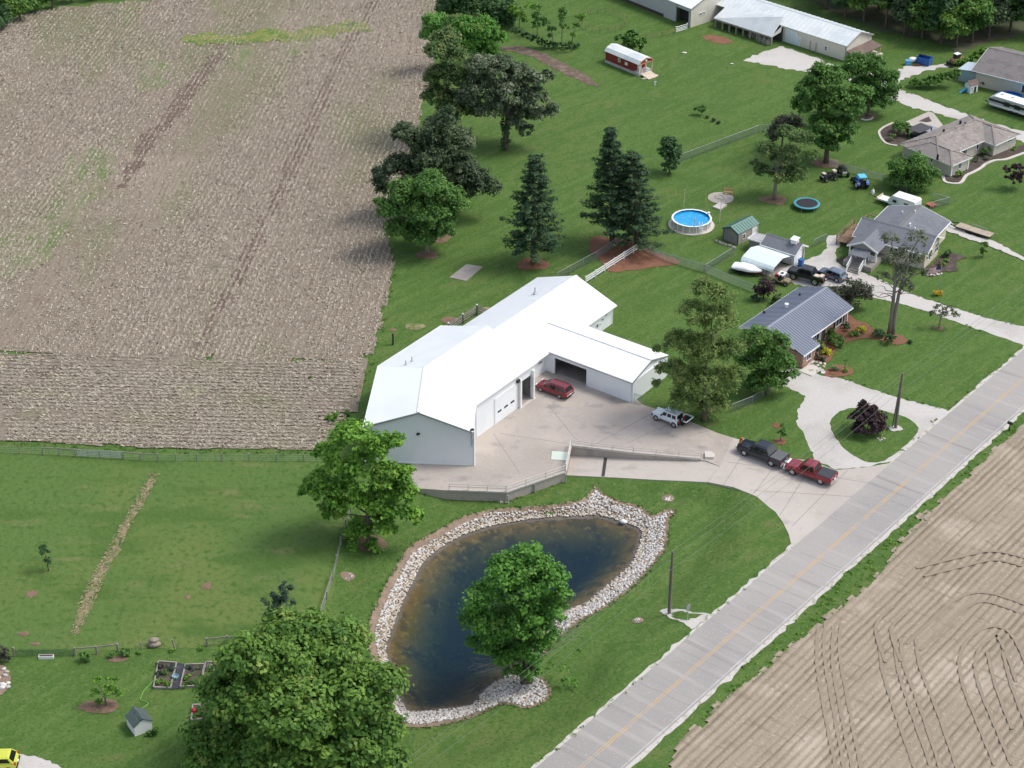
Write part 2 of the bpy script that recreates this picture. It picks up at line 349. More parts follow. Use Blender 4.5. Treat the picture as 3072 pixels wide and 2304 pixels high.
# pasture at the lower left, a rougher grass than the mown lawns
PAST=[(p.x,p.y) for p in [G(*q) for q in [(-300,1362),(0,1362),(470,1372),(975,1378),(1020,1500),(1060,1560),(1035,1620),(1012,1700),(985,1790),(962,1850),(860,1885),(700,1918),(600,1940),(350,1950),(160,1955),(-300,1975)]]]
def draped(name,poly,mat,z,cell,jit):
    xs_=np.arange(min(p[0] for p in poly),max(p[0] for p in poly)+cell,cell); ys_=np.arange(min(p[1] for p in poly),max(p[1] for p in poly)+cell,cell)
    x_,y_=np.meshgrid(xs_,ys_); x_=x_+rng.normal(0,jit,x_.shape); y_=y_+rng.normal(0,jit,y_.shape); z_=height(x_,y_)+z; q_=grid_faces(len(ys_),len(xs_)); v_=np.stack([x_.ravel(),y_.ravel(),z_.ravel()],1); c_=v_[q_].mean(1)
    q_=q_[inpoly(c_[:,0],c_[:,1],poly)]; u_,i_=np.unique(q_,return_inverse=True); return npmesh(name,v_[u_],i_.reshape(-1,4),mat,kind='structure',smooth=True)
draped('pasture',PAST,GR['pasture'],.02,.5,.06)
# stubble field at the left: ridged soil, its headland, and the strip at the far end
def rows_mesh(name,poly,ang,mat,space,amp,along,sub,z0,noise):
    d=np.array([math.cos(ang),math.sin(ang)]); n=np.array([-d[1],d[0]]); P2=np.array([p[:2] for p in poly])
    s=P2@d; t=P2@n; ss=np.arange(s.min(),s.max()+along,along); tt=np.arange(t.min(),t.max()+space/sub,space/sub)
    S,Tt=np.meshgrid(ss,tt); r=np.random.default_rng(3)
    off=np.cumsum(r.normal(0,.05,len(ss))); off-=np.linspace(0,off[-1],len(ss))
    Tw=Tt+off[None,:]*.5
    x=S*d[0]+Tw*n[0]; y=S*d[1]+Tw*n[1]
    z=z0+amp*np.cos(2*PI*Tt/space)*(.6+.4*np.sin(S*.13+Tt*.7))+r.normal(0,noise,S.shape)
    F=grid_faces(len(tt),len(ss)); V=np.stack([x.ravel(),y.ravel(),z.ravel()],1); c=V[F].mean(1)
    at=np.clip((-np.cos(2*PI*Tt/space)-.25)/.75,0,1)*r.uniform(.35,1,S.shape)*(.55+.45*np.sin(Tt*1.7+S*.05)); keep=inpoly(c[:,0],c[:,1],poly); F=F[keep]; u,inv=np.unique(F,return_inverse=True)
    return npmesh(name,V[u],inv.reshape(-1,4)[:,::-1] if False else inv.reshape(-1,4),mat,kind='structure',smooth=False,attrs={'furrow':at.ravel()[u]})
def W2(px): return [(p.x,p.y) for p in [G(*q) for q in px]]
FIELD_L=outline([Vector((p[0],p[1],0)) for p in W2([(-700,1040),(0,1062),(300,1062),(600,1075),(840,1090),(1052,1090),(1085,1075),(1117,1066),(1150,920),(1184,798),(1181,770),(1160,700),(1190,600),(1230,460),(1265,330),(1300,200),(1300,110),(1308,0),(1320,-60),(700,-60),(450,3),(324,10),(200,22),(116,33),(40,58),(-60,80),(-500,130)])],1.2,.22)
HEAD_L=outline([Vector((p[0],p[1],0)) for p in W2([(-700,1042),(0,1064),(300,1064),(600,1077),(840,1092),(1085,1077),(1075,1130),(1052,1225),(1035,1262),(985,1275),(972,1352),(787,1349),(532,1347),(278,1337),(0,1323),(-700,1300)])],1.0,.2)
FIELD_ANG,HEAD_ANG=R(84),R(-2.4)
fl=rows_mesh('stubble_field',[tuple(p) for p in FIELD_L],FIELD_ANG,GR['stubble'],.76,.035,2.0,4,.09,.014)
hl=rows_mesh('field_headland',[tuple(p) for p in HEAD_L],HEAD_ANG,GR['stubble'],.76,.04,2.0,4,.09,.016)
# tilled field at the right
FIELD_R=outline([Vector((p[0],p[1],0)) for p in W2([(2000,2330),(2048,2215),(2349,1958),(2627,1740),(2770,1540),(2812,1512),(2960,1375),(3020,1316),(3075,1272),(3250,1150),(3700,1400),(3700,2500),(2000,2500)])],.8,.3)
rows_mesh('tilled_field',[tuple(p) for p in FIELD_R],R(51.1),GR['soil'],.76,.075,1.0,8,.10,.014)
# verge of rough grass between road and tilled field is part of the ground; its ragged tufts come later
# road with shoulders, worn centre line and joints
S0,S1=-110,420
def strip(name,t0,t1,mat,z,s0=S0,s1=S1,jit=0.0,kind='structure',step=2.0,parent=None):
    n=int((s1-s0)/step); V=[];F=[]
    for i in range(n+1):
        s=s0+(s1-s0)*i/n; V+=[road_pt(s,t0+random.gauss(0,jit),z),road_pt(s,t1+random.gauss(0,jit),z)]
    for i in range(n): F.append((2*i,2*i+1,2*i+3,2*i+2))
    me=bpy.data.meshes.new(name); me.from_pydata(V,[],F); me.materials.append(mat); me.update(); return link(name,me,parent,None,kind)
strip('road_shoulder',-.35,RW+.45,GR['shoulder'],.030,jit=.10,step=.8)
road=strip('road',0,RW,GR['asphalt'],.048,jit=.02)
for a in (2.98,3.22): strip('road_line',a-.045,a+.045,GR['yellow'],.056,jit=.008,step=.5,s0=-60,s1=200)
strip('road_edge_line',RW-.30,RW-.20,M('worn_white_paint',(.47,.455,.44),rough=.7),.054,jit=.02,step=.6,s0=-60,s1=200)
mb=MB()
for s in range(-40,120,1):
    if s%14==0 or random.random()<.04:
        s2=s+random.uniform(-.4,.4); pts=[road_pt(s2+random.uniform(-.12,.12)+k*.05,.25+k*.83,.055) for k in range(8)]
        k0=0 if random.random()<.6 else random.randint(1,4)
        for a,b in zip(pts[k0:-1],pts[k0+1:]): mb.beam(a,b,.022,.004)
mb.build('road_crack',GR['crack'],None,kind='stuff')
# concrete yard, driveway, ramp
YARD_PX=[(1233,1385),(1200,1300),(1400,1150),(1640,1060),(1905,1195),(1930,1215),(1964,1226),(2078,1268),(2154,1300),(2200,1314),(2160,1400),(2117,1382),(1900,1360.5),(1712,1339),(1700,1396),(1695,1417),(1519,1478),(1343,1472),(1236,1464)]
mb=MB(); mb.prism([(p.x,p.y) for p in [G(*q) for q in YARD_PX]],-2.2,.03); yard=mb.build('concrete_yard',GR['concrete'],kind='structure')
DRV_PX=[(2200,1314),(2224,1321),(2300,1348),(2358,1374),(2430,1382),(2506,1411),(2600,1402),(2680,1388),(2530,1530),(2392,1648),(2374,1636),(2367,1605),(2349,1568),(2326,1536),(2307,1522),(2270,1490),(2201,1462),(2125,1447),(2160,1400)]
mb=MB(); mb.prism([(p.x,p.y) for p in [G(*q) for q in DRV_PX]],-.6,.034); mb.build('driveway',GR['drive'],kind='structure')
mb=MB(); n=len(RAMP); mb.add([(p.x,p.y,p.z+.02) for p in RAMP]+[(p.x,p.y,-2.3) for p in RAMP],[tuple(range(n))[::-1]]+[(i,(i+1)%n,(i+1)%n+n,i+n) for i in range(n)]); mb.build('ramp',GR['drive'],kind='structure')
a,b=ramp_pt(1817,1374),ramp_pt(1809,1430)
gr=MB(); gr.beam(a+Vector((0,0,.03)),b+Vector((0,0,.03)),.36,.03)
tag(gr.build('drain_grate',M('dark_iron',(.05,.05,.05),rough=.6)),'dark narrow drain grate crossing the lower end of the concrete ramp','drain')
# joints in the concrete
mb=MB()
for p,q in [((1790,1330),(1990,1222)),((1640,1210),(1730,1320)),((1880,1330),(2040,1260)),((1500,1300),(1730,1335)),((2060,1310),(2130,1290)),((1560,1420),(1480,1300))]:
    mb.beam(G(*p,.032),G(*q,.032),.05,.008)
for p,q in [((2250,1330),(2170,1455)),((2345,1370),(2262,1480)),((2440,1388),(2340,1545)),((2545,1408),(2375,1580)),((2180,1385),(2620,1450)),((2250,1470),(2560,1490))]:
    mb.beam(G(*p,.036),G(*q,.036),.05,.008)
mb.build('concrete_joint',GR['crack'],kind='stuff')
# gravel drives
sheet('gravel_drive',[(2381,1104),(2414,1110),(2467,1127),(2534,1138),(2603,1164),(2696,1194),(2770,1212),(2835,1227),(2846,1234),(2780,1300),(2690,1380),(2600,1400),(2506,1409),(2441,1381),(2432,1351),(2414,1310),(2391,1270),(2393,1235),(2416,1189),(2395,1175),(2349,1159),(2322,1140),(2345,1115)],GR['gravel'],jit=.10,step=.5)
sheet('lawn_island',[(2756,1284),(2730,1258),(2696,1245),(2626,1226),(2571,1223),(2520,1233),(2490,1270),(2504,1310),(2539,1351),(2580,1379),(2608,1388),(2654,1382),(2700,1350),(2742,1312)],GR['grass'],jit=.05,step=.5,smooth=2)
sheet('gravel_drive',[(2310,812),(2330,800),(2389,793),(2455,766),(2482,745),(2478,724),(2487,706),(2520,705),(2521,736),(2504,759),(2512,789),(2535,804),(2560,811),(2594,819),(2660,848),(2719,877),(2807,907),(2881,930),(2974,958),(3072,980),(3170,1005),(3100,1048),(3072,1036),(3030,1022),(2965,999),(2872,967),(2784,935),(2719,916),(2617,893),(2540,876),(2506,858),(2436,862),(2385,853),(2355,840),(2322,822)],GR['gravel'],jit=.10,step=.5)
sheet('gravel_drive',[(2228,182),(2289,155),(2349,139),(2400,157),(2465,180),(2502,199),(2580,215),(2654,225),(2719,199),(2790,198),(2850,190),(2862,197),(2780,212),(2700,240),(2690,262),(2705,271),(2835,319),(2974,370),(3072,394),(3160,425),(3160,455),(3072,426),(2872,357),(2779,333),(2682,301),(2600,268),(2492,219),(2391,213),(2307,196)],GR['gravel'],jit=.22,step=.6)
sheet('gravel_drive',[(-60,2250),(70,2262),(105,2268),(150,2283),(180,2300),(200,2330),(210,2400),(-60,2400)],GR['gravel'],jit=.12,step=.4)
# bare and planted patches
for px in ([(2100,108),(2140,104),(2190,118),(2200,128),(2170,134),(2130,122)],): sheet('bare_soil',px,GR['mulch'],jit=.2,step=.6)
sheet('dirt_track',[(1505,140),(1560,138),(1620,155),(1690,190),(1760,225),(1800,258),(1785,262),(1730,238),(1660,205),(1600,172),(1545,156),(1505,152)],GR['darksoil'],jit=.2,step=.7)
STRAW_PX=[(452,1420),(480,1424),(402,1562),(332,1700),(272,1832),(235,1906),(212,1905),(240,1800),(297,1690),(365,1570)]
STRAW=[(p.x,p.y) for p in [G(*q) for q in STRAW_PX]]
sheet('dirt_track',[(458,1424),(474,1426),(396,1562),(326,1700),(264,1832),(228,1900),(218,1900),(248,1800),(305,1690),(373,1570)],GR['straw'],z=.035,jit=.22,step=.4)
sheet('weed_patch',[(530,118),(560,104),(700,108),(790,88),(880,95),(1000,72),(1110,62),(1105,98),(960,112),(900,128),(820,122),(700,132),(560,134)],GR['yellowweed'],z=.15,jit=.6,step=1.0,kind='stuff')
for px in ([(150,640),(210,450),(280,440),(350,455),(330,540),(240,640),(130,800),(20,830),(-80,900),(-80,760),(60,690)],[(440,150),(520,190),(490,260),(430,282),(410,260)],[(700,160),(760,130),(760,180),(720,220),(700,210)],[(860,120),(960,110),(930,160),(860,175)],[(520,1165),(560,1160),(640,1165),(560,1215),(540,1195)],[(20,1180),(150,1178),(250,1190),(90,1188)]): sheet('weed_patch',px,GR['greenweed'],z=.135,jit=.5,step=1.0,kind='stuff')
for px in ([(690,130),(640,210),(560,330),(455,440),(370,560),(350,570),(420,420),(520,300),(610,190),(672,125)],[(1110,5),(1145,-10),(1105,60),(1030,190),(985,300),(930,440),(860,580),(800,690),(700,880),(640,980),(590,1080),(570,1070),(640,930),(740,740),(820,580),(900,400),(965,260),(1010,160),(1080,60)],[(110,1105),(200,1095),(210,1120),(120,1140)]): sheet('dark_soil',px,GR['darksoil'],z=.128,jit=.5,step=1.2)  # irregular strips of darker brown soil colour laid over the stubble
sheet('woodland_floor',[(2440,-40),(2420,0),(2560,60),(2660,100),(2760,112),(2830,135),(2880,160),(2960,130),(3120,90),(3400,150),(3400,-40)],GR['woodfloor'],jit=.4,step=1.0)
for c in ((1599,792,48,19,'mulch'),(1282,765,33,13,'brownmulch'),(1322,714,30,15,'brownmulch'),(2330,1277,13,8,'mulch'),(2341,1325,18,10,'mulch'),(2816,985,16,6,'brownmulch'),(2322,600,40,14,'brownmulch'),(2478,490,42,14,'brownmulch'),(2605,350,24,9,'brownmulch'),(95,1782,18,11,'brownmulch'),(620,1759,15,11,'brownmulch'),(563,1792,9,6,'brownmulch'),(70,1902,18,7,'brownmulch'),(105,1932,16,5,'brownmulch'),(352,1978,30,9,'brownmulch'),(1179,990,12,4,'brownmulch'),(1245,980,30,10,'straw'),(1460,930,22,8,'straw'),(1350,960,30,9,'brownmulch'),(300,2120,60,22,'brownmulch'),(2560,1316,0,0,'')):
    if c[4]: round_bed('mulch_bed',*c[:4],GR[c[4]],drape=False,wob=.15)
round_bed('mulch_bed',1113,1632,47,27,GR['brownmulch'],wob=.05)
round_bed('mulch_bed',1043,1729,22,14,GR['bank'],wob=.1)
round_bed('mulch_bed',2004,1497,19,13,GR['bank'],wob=.08)
round_bed('mulch_bed',1914,1862,18,9,GR['bank'],wob=.1)
sheet('mulch_bed',[(1769,735),(1784,707),(1830,715),(1893,723),(1932,733),(1971,759),(2030,780),(2038,792),(1960,803),(1903,811),(1860,815),(1825,814),(1800,780),(1775,755)],GR['mulch'],jit=.12,step=.6,smooth=2)
sheet('mulch_bed',[(2392,1040),(2400,1076),(2440,1089),(2473,1091),(2494,1080),(2501,1059),(2518,1039),(2545,1026),(2592,1016),(2636,1019),(2672,1032),(2706,1034),(2722,1026),(2706,1008),(2622,988),(2603,972),(2565,960),(2545,940),(2500,960)],GR['mulch'],jit=.06,step=.5,smooth=2)
sheet('mulch_bed',[(2395,1088),(2425,1095),(2450,1106),(2452,1114),(2440,1113),(2410,1105),(2394,1099)],GR['mulch'],jit=.04,step=.4)
sheet('mulch_bed',[(2469,1124),(2483,1106),(2511,1094),(2540,1100),(2557,1107),(2562,1117),(2545,1127),(2522,1131),(2490,1131)],GR['mulch'],jit=.04,step=.4,smooth=2)
sheet('pole_gravel',ellipse_px(2686,1286,19,9),GR['gravel'],jit=.08,step=.4)
sheet('pole_gravel',[(1978,1835),(2000,1826),(2040,1829),(2080,1839),(2128,1842),(2100,1870),(2075,1889),(2050,1870),(2010,1856)],GR['gravel'],jit=.10,step=.4,drape=True,z=.05)
# concrete pads
def pad(name,px,mat,h=.08,label=None,cat=None):
    mb=MB(); mb.prism([(p.x,p.y) for p in [G(*q) for q in px]],-.1,h); o=mb.build(name,mat)
    if label: tag(o,label,cat)
    else: o['kind']='structure'
    return o
pad('concrete_slab',[(1348,833),(1399,793.5),(1449,801),(1399,844)],GR['slab'],.07)
pad('raised_platform',[(2137.6,624),(2159,611),(2181,618),(2160,632)],GR['curb'],.25,'square white raised platform on the lawn beside the round fire pit','platform')
# ---------------------------------------------------------------- pond: water body, stony bank
wt=bpy.data.materials.new('pond_water'); wt.use_nodes=True; n=wt.node_tree.nodes; L=wt.node_tree.links
n.remove(n['Principled BSDF']); o=n['Material Output']
tb=n.new('ShaderNodeBsdfTransparent'); tb.inputs[0].default_value=(.93,.96,.97,1)
gl=n.new('ShaderNodeBsdfGlossy'); gl.inputs['Roughness'].default_value=.09
fr=n.new('ShaderNodeFresnel'); fr.inputs['IOR'].default_value=1.333; mx=n.new('ShaderNodeMixShader')
tcn=n.new('ShaderNodeTexCoord'); no=n.new('ShaderNodeTexNoise'); no.inputs['Scale'].default_value=2.2; no.inputs['Detail'].default_value=3
bp=n.new('ShaderNodeBump'); bp.inputs['Strength'].default_value=.12; bp.inputs['Distance'].default_value=.05
L.new(tcn.outputs['Object'],no.inputs['Vector']); L.new(no.outputs['Fac'],bp.inputs['Height']); L.new(bp.outputs[0],gl.inputs['Normal']); L.new(bp.outputs[0],fr.inputs['Normal'])
L.new(fr.outputs[0],mx.inputs[0]); L.new(tb.outputs[0],mx.inputs[1]); L.new(gl.outputs[0],mx.inputs[2]); L.new(mx.outputs[0],o.inputs['Surface'])
va=n.new('ShaderNodeVolumeAbsorption'); va.inputs['Color'].default_value=(.20,.52,.66,1); va.inputs['Density'].default_value=.62
vs=n.new('ShaderNodeVolumeScatter'); vs.inputs['Color'].default_value=(.12,.36,.62,1); vs.inputs['Density'].default_value=.10; ad=n.new('ShaderNodeAddShader'); L.new(va.outputs[0],ad.inputs[0]); L.new(vs.outputs[0],ad.inputs[1]); L.new(ad.outputs[0],o.inputs['Volume'])
mb=MB(); mb.prism([(p[0]+(p[0]-1.0)*.012,p[1]+(p[1]-150)*.012) for p in WAT],-6.5,ZW); mb.build('pond_water',wt,kind='structure')
# bank sheet
NB=len(OUT)
xs=np.arange(min(p[0] for p in OUT)-1,max(p[0] for p in OUT)+1,.22); ys=np.arange(min(p[1] for p in OUT)-1,max(p[1] for p in OUT)+1,.22)
BX,BY=np.meshgrid(xs,ys); BX=BX+rng.normal(0,.05,BX.shape); BY=BY+rng.normal(0,.05,BY.shape); BZ=height(BX,BY)+.045
BQ=grid_faces(len(ys),len(xs)); BV=np.stack([BX.ravel(),BY.ravel(),BZ.ravel()],1); c=BV[BQ].mean(1)
kp=inpoly(c[:,0],c[:,1],OUT)&~(inpoly(c[:,0],c[:,1],WAT)&(dpoly(c[:,0],c[:,1],WAT)>.9)); BQ=BQ[kp]; u,inv=np.unique(BQ,return_inverse=True)
bank=npmesh('pond_bank',BV[u],inv.reshape(-1,4),GR['bank'],kind='structure',smooth=True)
# riprap
STM=M('limestone',(.36,.335,.31),rough=.85,bump=(3,.4,.05),attr=('tint',(.66,.63,.59),'odd',(.40,.29,.15)))
def ico():
    t=(1+5**.5)/2; v=np.array([(-1,t,0),(1,t,0),(-1,-t,0),(1,-t,0),(0,-1,t),(0,1,t),(0,-1,-t),(0,1,-t),(t,0,-1),(t,0,1),(-t,0,-1),(-t,0,1)],float)
    v/=np.linalg.norm(v[0]); f=np.array([(0,11,5),(0,5,1),(0,1,7),(0,7,10),(0,10,11),(1,5,9),(5,11,4),(11,10,2),(10,7,6),(7,1,8),(3,9,4),(3,4,2),(3,2,6),(3,6,8),(3,8,9),(4,9,5),(2,4,11),(6,2,10),(8,6,7),(9,8,1)]); return v,f
IV,IF=ico()
r=np.random.default_rng(11); cx=r.uniform(xs[0],xs[-1],120000); cy=r.uniform(ys[0],ys[-1],120000)
io=inpoly(cx,cy,OUT); iw=inpoly(cx,cy,WAT); do=dpoly(cx,cy,OUT); dw=dpoly(cx,cy,WAT)
ok=io&((~iw)|(dw<.45))&(do>.30+.35*r.random(len(cx)))
west=(cx<G(1450,1600,-1.5).x); ok&=~(west&(do<.75)&~iw)
cx,cy=cx[ok],cy[ok]; sel=[]; cell={}
for i in range(len(cx)):                          # keep stones apart
    k=(int(cx[i]/.23),int(cy[i]/.23))
    if k in cell and r.random()>.12: continue
    cell[k]=1; sel.append(i)
    if len(sel)>=6200: break
cx,cy=cx[sel],cy[sel]; cz=height(cx,cy); sz=r.uniform(.10,.215,len(cx)); tint=np.clip(r.normal(.55,.3,len(cx)),0,1); odd=(r.random(len(cx))<.10)*r.random(len(cx))
odd=np.maximum(odd,np.where(inpoly(cx,cy,WAT)|(dpoly(cx,cy,WAT)<.3),r.random(len(cx))*.6,0))
near=np.argsort(cy-sz*30)[:300]; isn=np.zeros(len(cx),bool); isn[near]=True
def stones(idx):
    n=len(idx); s=r.uniform(.65,1.25,(n,12,1))*sz[idx][:,None,None]*np.array([1,1,.62]); a=r.uniform(0,6.28,n)
    v=IV[None]*s*np.stack([r.uniform(.75,1.4,n),r.uniform(.7,1.1,n),np.ones(n)],1)[:,None,:]
    x=v[:,:,0]*np.cos(a)[:,None]-v[:,:,1]*np.sin(a)[:,None]; y=v[:,:,0]*np.sin(a)[:,None]+v[:,:,1]*np.cos(a)[:,None]
    V=np.stack([x+cx[idx][:,None],y+cy[idx][:,None],v[:,:,2]+cz[idx][:,None]+.10],2).reshape(-1,3)
    F=(IF[None]+12*np.arange(n)[:,None,None]).reshape(-1,3)
    return V,F,np.repeat(tint[idx],12),np.repeat(odd[idx],12)
V,F,ti,od=stones(np.where(~isn)[0]); npmesh('stones',V,F,STM,bank,{'tint':ti,'odd':od},kind='stuff')
proto=[]
for k in range(10):
    v=IV*r.uniform(.65,1.25,(12,1))*np.array([r.uniform(.8,1.35),r.uniform(.7,1.1),.62]); ob=npmesh('stone',v*.2,IF,STM,None,{'tint':np.full(12,np.clip(r.normal(.55,.3),0,1)),'odd':np.full(12,.5 if k==3 else 0.)}); proto.append(ob.data); bpy.data.objects.remove(ob)
for i in near:
    o=bpy.data.objects.new('stone',proto[int(r.integers(10))]); COL.objects.link(o); o.parent=bank
    o.location=(cx[i],cy[i],cz[i]+.10); o.rotation_euler=(0,0,r.uniform(0,6.28)); o.scale=(sz[i]/.2,)*3
# stubble and crop residue
STK=M('straw_residue',(.29,.25,.19),rough=.9,attr=('tint',(.52,.46,.365),'odd',(.20,.16,.12)))
def scatter_cards(name,poly,ang,n,smin,smax,dens,space,row,mat,parent=None,seed=1,lift=.11):
    r=np.random.default_rng(seed); P=np.array([p[:2] for p in poly]); d=np.array([math.cos(ang),math.sin(ang)]); nn=np.array([-d[1],d[0]])
    s=P@d; t=P@nn; S=r.uniform(s.min(),s.max(),n*3); Tt=r.uniform(t.min(),t.max(),n*3)
    if row: Tt=np.where(r.random(n*3)<row,np.round(Tt/space)*space+r.normal(0,space*.13,n*3),Tt)
    x=S*d[0]+Tt*nn[0]; y=S*d[1]+Tt*nn[1]; k=inpoly(x,y,poly)&(y<345)&(y>125)&(np.abs(x)<y*.29+4); 
    if dens is not None: k&=r.random(n*3)<dens(x,y,S,Tt)
    x,y,Tt,S=x[k][:n],y[k][:n],Tt[k][:n],S[k][:n]; n=len(x)
    L=r.uniform(smin,smax,n); Wd=L*r.uniform(.18,.40,n); a=np.where(r.random(n)<.8,ang+r.normal(0,.28,n),r.uniform(0,PI,n)); tl=r.normal(0,.35,(n,2))
    ux=np.stack([np.cos(a),np.sin(a),tl[:,0]],1)*L[:,None]/2; vx=np.stack([-np.sin(a),np.cos(a),tl[:,1]],1)*Wd[:,None]/2
    c=np.stack([x,y,lift+r.uniform(0,.05,n)],1); V=np.stack([c-ux-vx,c+ux-vx,c+ux+vx,c-ux+vx],1).reshape(-1,3)
    return npmesh(name,V,np.arange(4*n).reshape(-1,4),mat,parent,{'tint':np.repeat(np.clip(r.normal(.5,.35,n),0,1),4),'odd':np.repeat((r.random(n)<.25)*r.random(n),4)},kind='stuff')
def fdens(x,y,S,Tt):
    q=np.sin(Tt*.21+1)+.7*np.sin(Tt*.093+S*.012)+.5*np.sin(S*.05+Tt*.31)+.6*np.sin(Tt*.55+2.0)
    return np.clip(.55+.28*q,.06,1)
scatter_cards('crop_stubble',[tuple(p) for p in FIELD_L],FIELD_ANG,190000,.14,.42,fdens,.76,.88,STK,fl,2,.13)
scatter_cards('crop_stubble',[tuple(p) for p in HEAD_L],HEAD_ANG,34000,.14,.40,lambda x,y,S,Tt:np.clip(.6+.4*np.sin(Tt*.8)*np.sin(S*.07+Tt*.2),.1,1),.76,.75,STK,hl,3,.13)
# ================================================================ buildings
BM=dict(
 white=M('white_metal',(.80,.82,.83),rough=.45,spec=.4,var=[(.25,(.74,.77,.79),.5,.7,None,3)]),
 whiteroof=M('white_roof_metal',(.82,.84,.845),rough=.4,spec=.45,var=[(.2,(.77,.80,.82),.5,.7,None,3)]),
 trim=M('white_trim',(.80,.80,.79),rough=.5),
 cream=M('cream_metal',(.66,.62,.53),rough=.5,var=[(.5,(.6,.56,.48),.5,.7,None,3)]),
 paleroof=M('weathered_roof_metal',(.70,.73,.72),rough=.4,var=[(.35,(.60,.65,.66),.45,.65,(1,1,1),4),(1.2,(.78,.77,.74),.55,.72,None,3)]),
 greywall=M('grey_metal',(.47,.47,.47),rough=.5,var=[(.4,(.42,.42,.42),.5,.7,None,3)]),
 glass=M('dark_glass',(.03,.035,.04),rough=.08,spec=.6),
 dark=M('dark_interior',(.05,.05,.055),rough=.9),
 inner=M('interior_lining',(.24,.235,.23),rough=.9),
 steel=M('galvanised_steel',(.42,.43,.44),rough=.45,metal=.5),
 black=M('black_fitting',(.02,.02,.022),rough=.5),
 blueroof=M('blue_grey_roof_metal',(.150,.172,.225),rough=.42,spec=.5,var=[(.3,(.175,.195,.245),.5,.7,None,3)]),
 seam=M('roof_seam_metal',(.21,.235,.295),rough=.4,spec=.5),
 brick=M('brick_wall',(.36,.22,.165),rough=.9,var=[(1.8,(.27,.15,.11),.46,.64,None,4),(4,(.45,.33,.27),.56,.7,None,3)]),
 shingle=M('grey_shingles',(.165,.175,.195),rough=.92,bump=(5,.5,.02),var=[(.5,(.14,.15,.17),.46,.64,None,5),(3,(.215,.225,.245),.54,.72,(1,2,1),4)]),
 tanshingle=M('tan_shingles',(.265,.235,.215),rough=.92,bump=(5,.5,.02),var=[(1.2,(.205,.18,.165),.48,.62,(1,1,1),5),(2.6,(.36,.325,.30),.56,.68,None,4),(.3,(.24,.215,.2),.5,.66,None,4)]),
 brownshingle=M('brown_shingles',(.16,.118,.10),rough=.92,var=[(.8,(.20,.15,.13),.48,.66,None,5)]),
 duskshingle=M('dusk_shingles',(.185,.170,.165),rough=.92,bump=(5,.5,.02),var=[(.8,(.15,.14,.135),.48,.64,None,5),(3,(.24,.225,.215),.55,.72,None,4)]),
 beige=M('beige_siding',(.56,.50,.40),rough=.7,var=[(.5,(.52,.465,.37),.5,.7,None,3)]),
 tan=M('tan_siding',(.55,.51,.43),rough=.75,var=[(1.4,(.48,.44,.37),.5,.68,(.3,.3,6),4)]),
 taupe=M('taupe_siding',(.27,.255,.235),rough=.7,var=[(.6,(.24,.225,.21),.5,.7,None,3)]),
 lighttaupe=M('light_taupe_siding',(.38,.34,.30),rough=.7),
 greenroof=M('green_roof_metal',(.10,.21,.175),rough=.4,spec=.5,var=[(.5,(.12,.235,.195),.5,.7,None,3)]),
 greentrim=M('dark_green_trim',(.05,.10,.085),rough=.5),
 barnred=M('barn_red',(.24,.04,.03),rough=.65,var=[(1,(.20,.034,.026),.5,.7,None,4)]),
 cedar=M('new_cedar',(.50,.30,.17),rough=.7),
 plank=M('raw_lumber',(.62,.52,.42),rough=.8,var=[(1.5,(.52,.43,.34),.5,.7,None,4)]),
 deckw=M('deck_wood',(.25,.165,.11),rough=.85,var=[(1.2,(.19,.125,.085),.48,.66,None,4)]),
 greywood=M('weathered_wood',(.30,.275,.245),rough=.9,var=[(1.2,(.22,.2,.18),.48,.66,(1,1,3),4)]),
 darkwood=M('dark_stained_wood',(.07,.06,.052),rough=.85),
 door=M('pale_blue_door',(.66,.74,.78),rough=.5),
 carport=M('pale_carport_metal',(.68,.77,.77),rough=.4,spec=.4),
 slateblue=M('slate_patio',(.27,.30,.34),rough=.85),
)
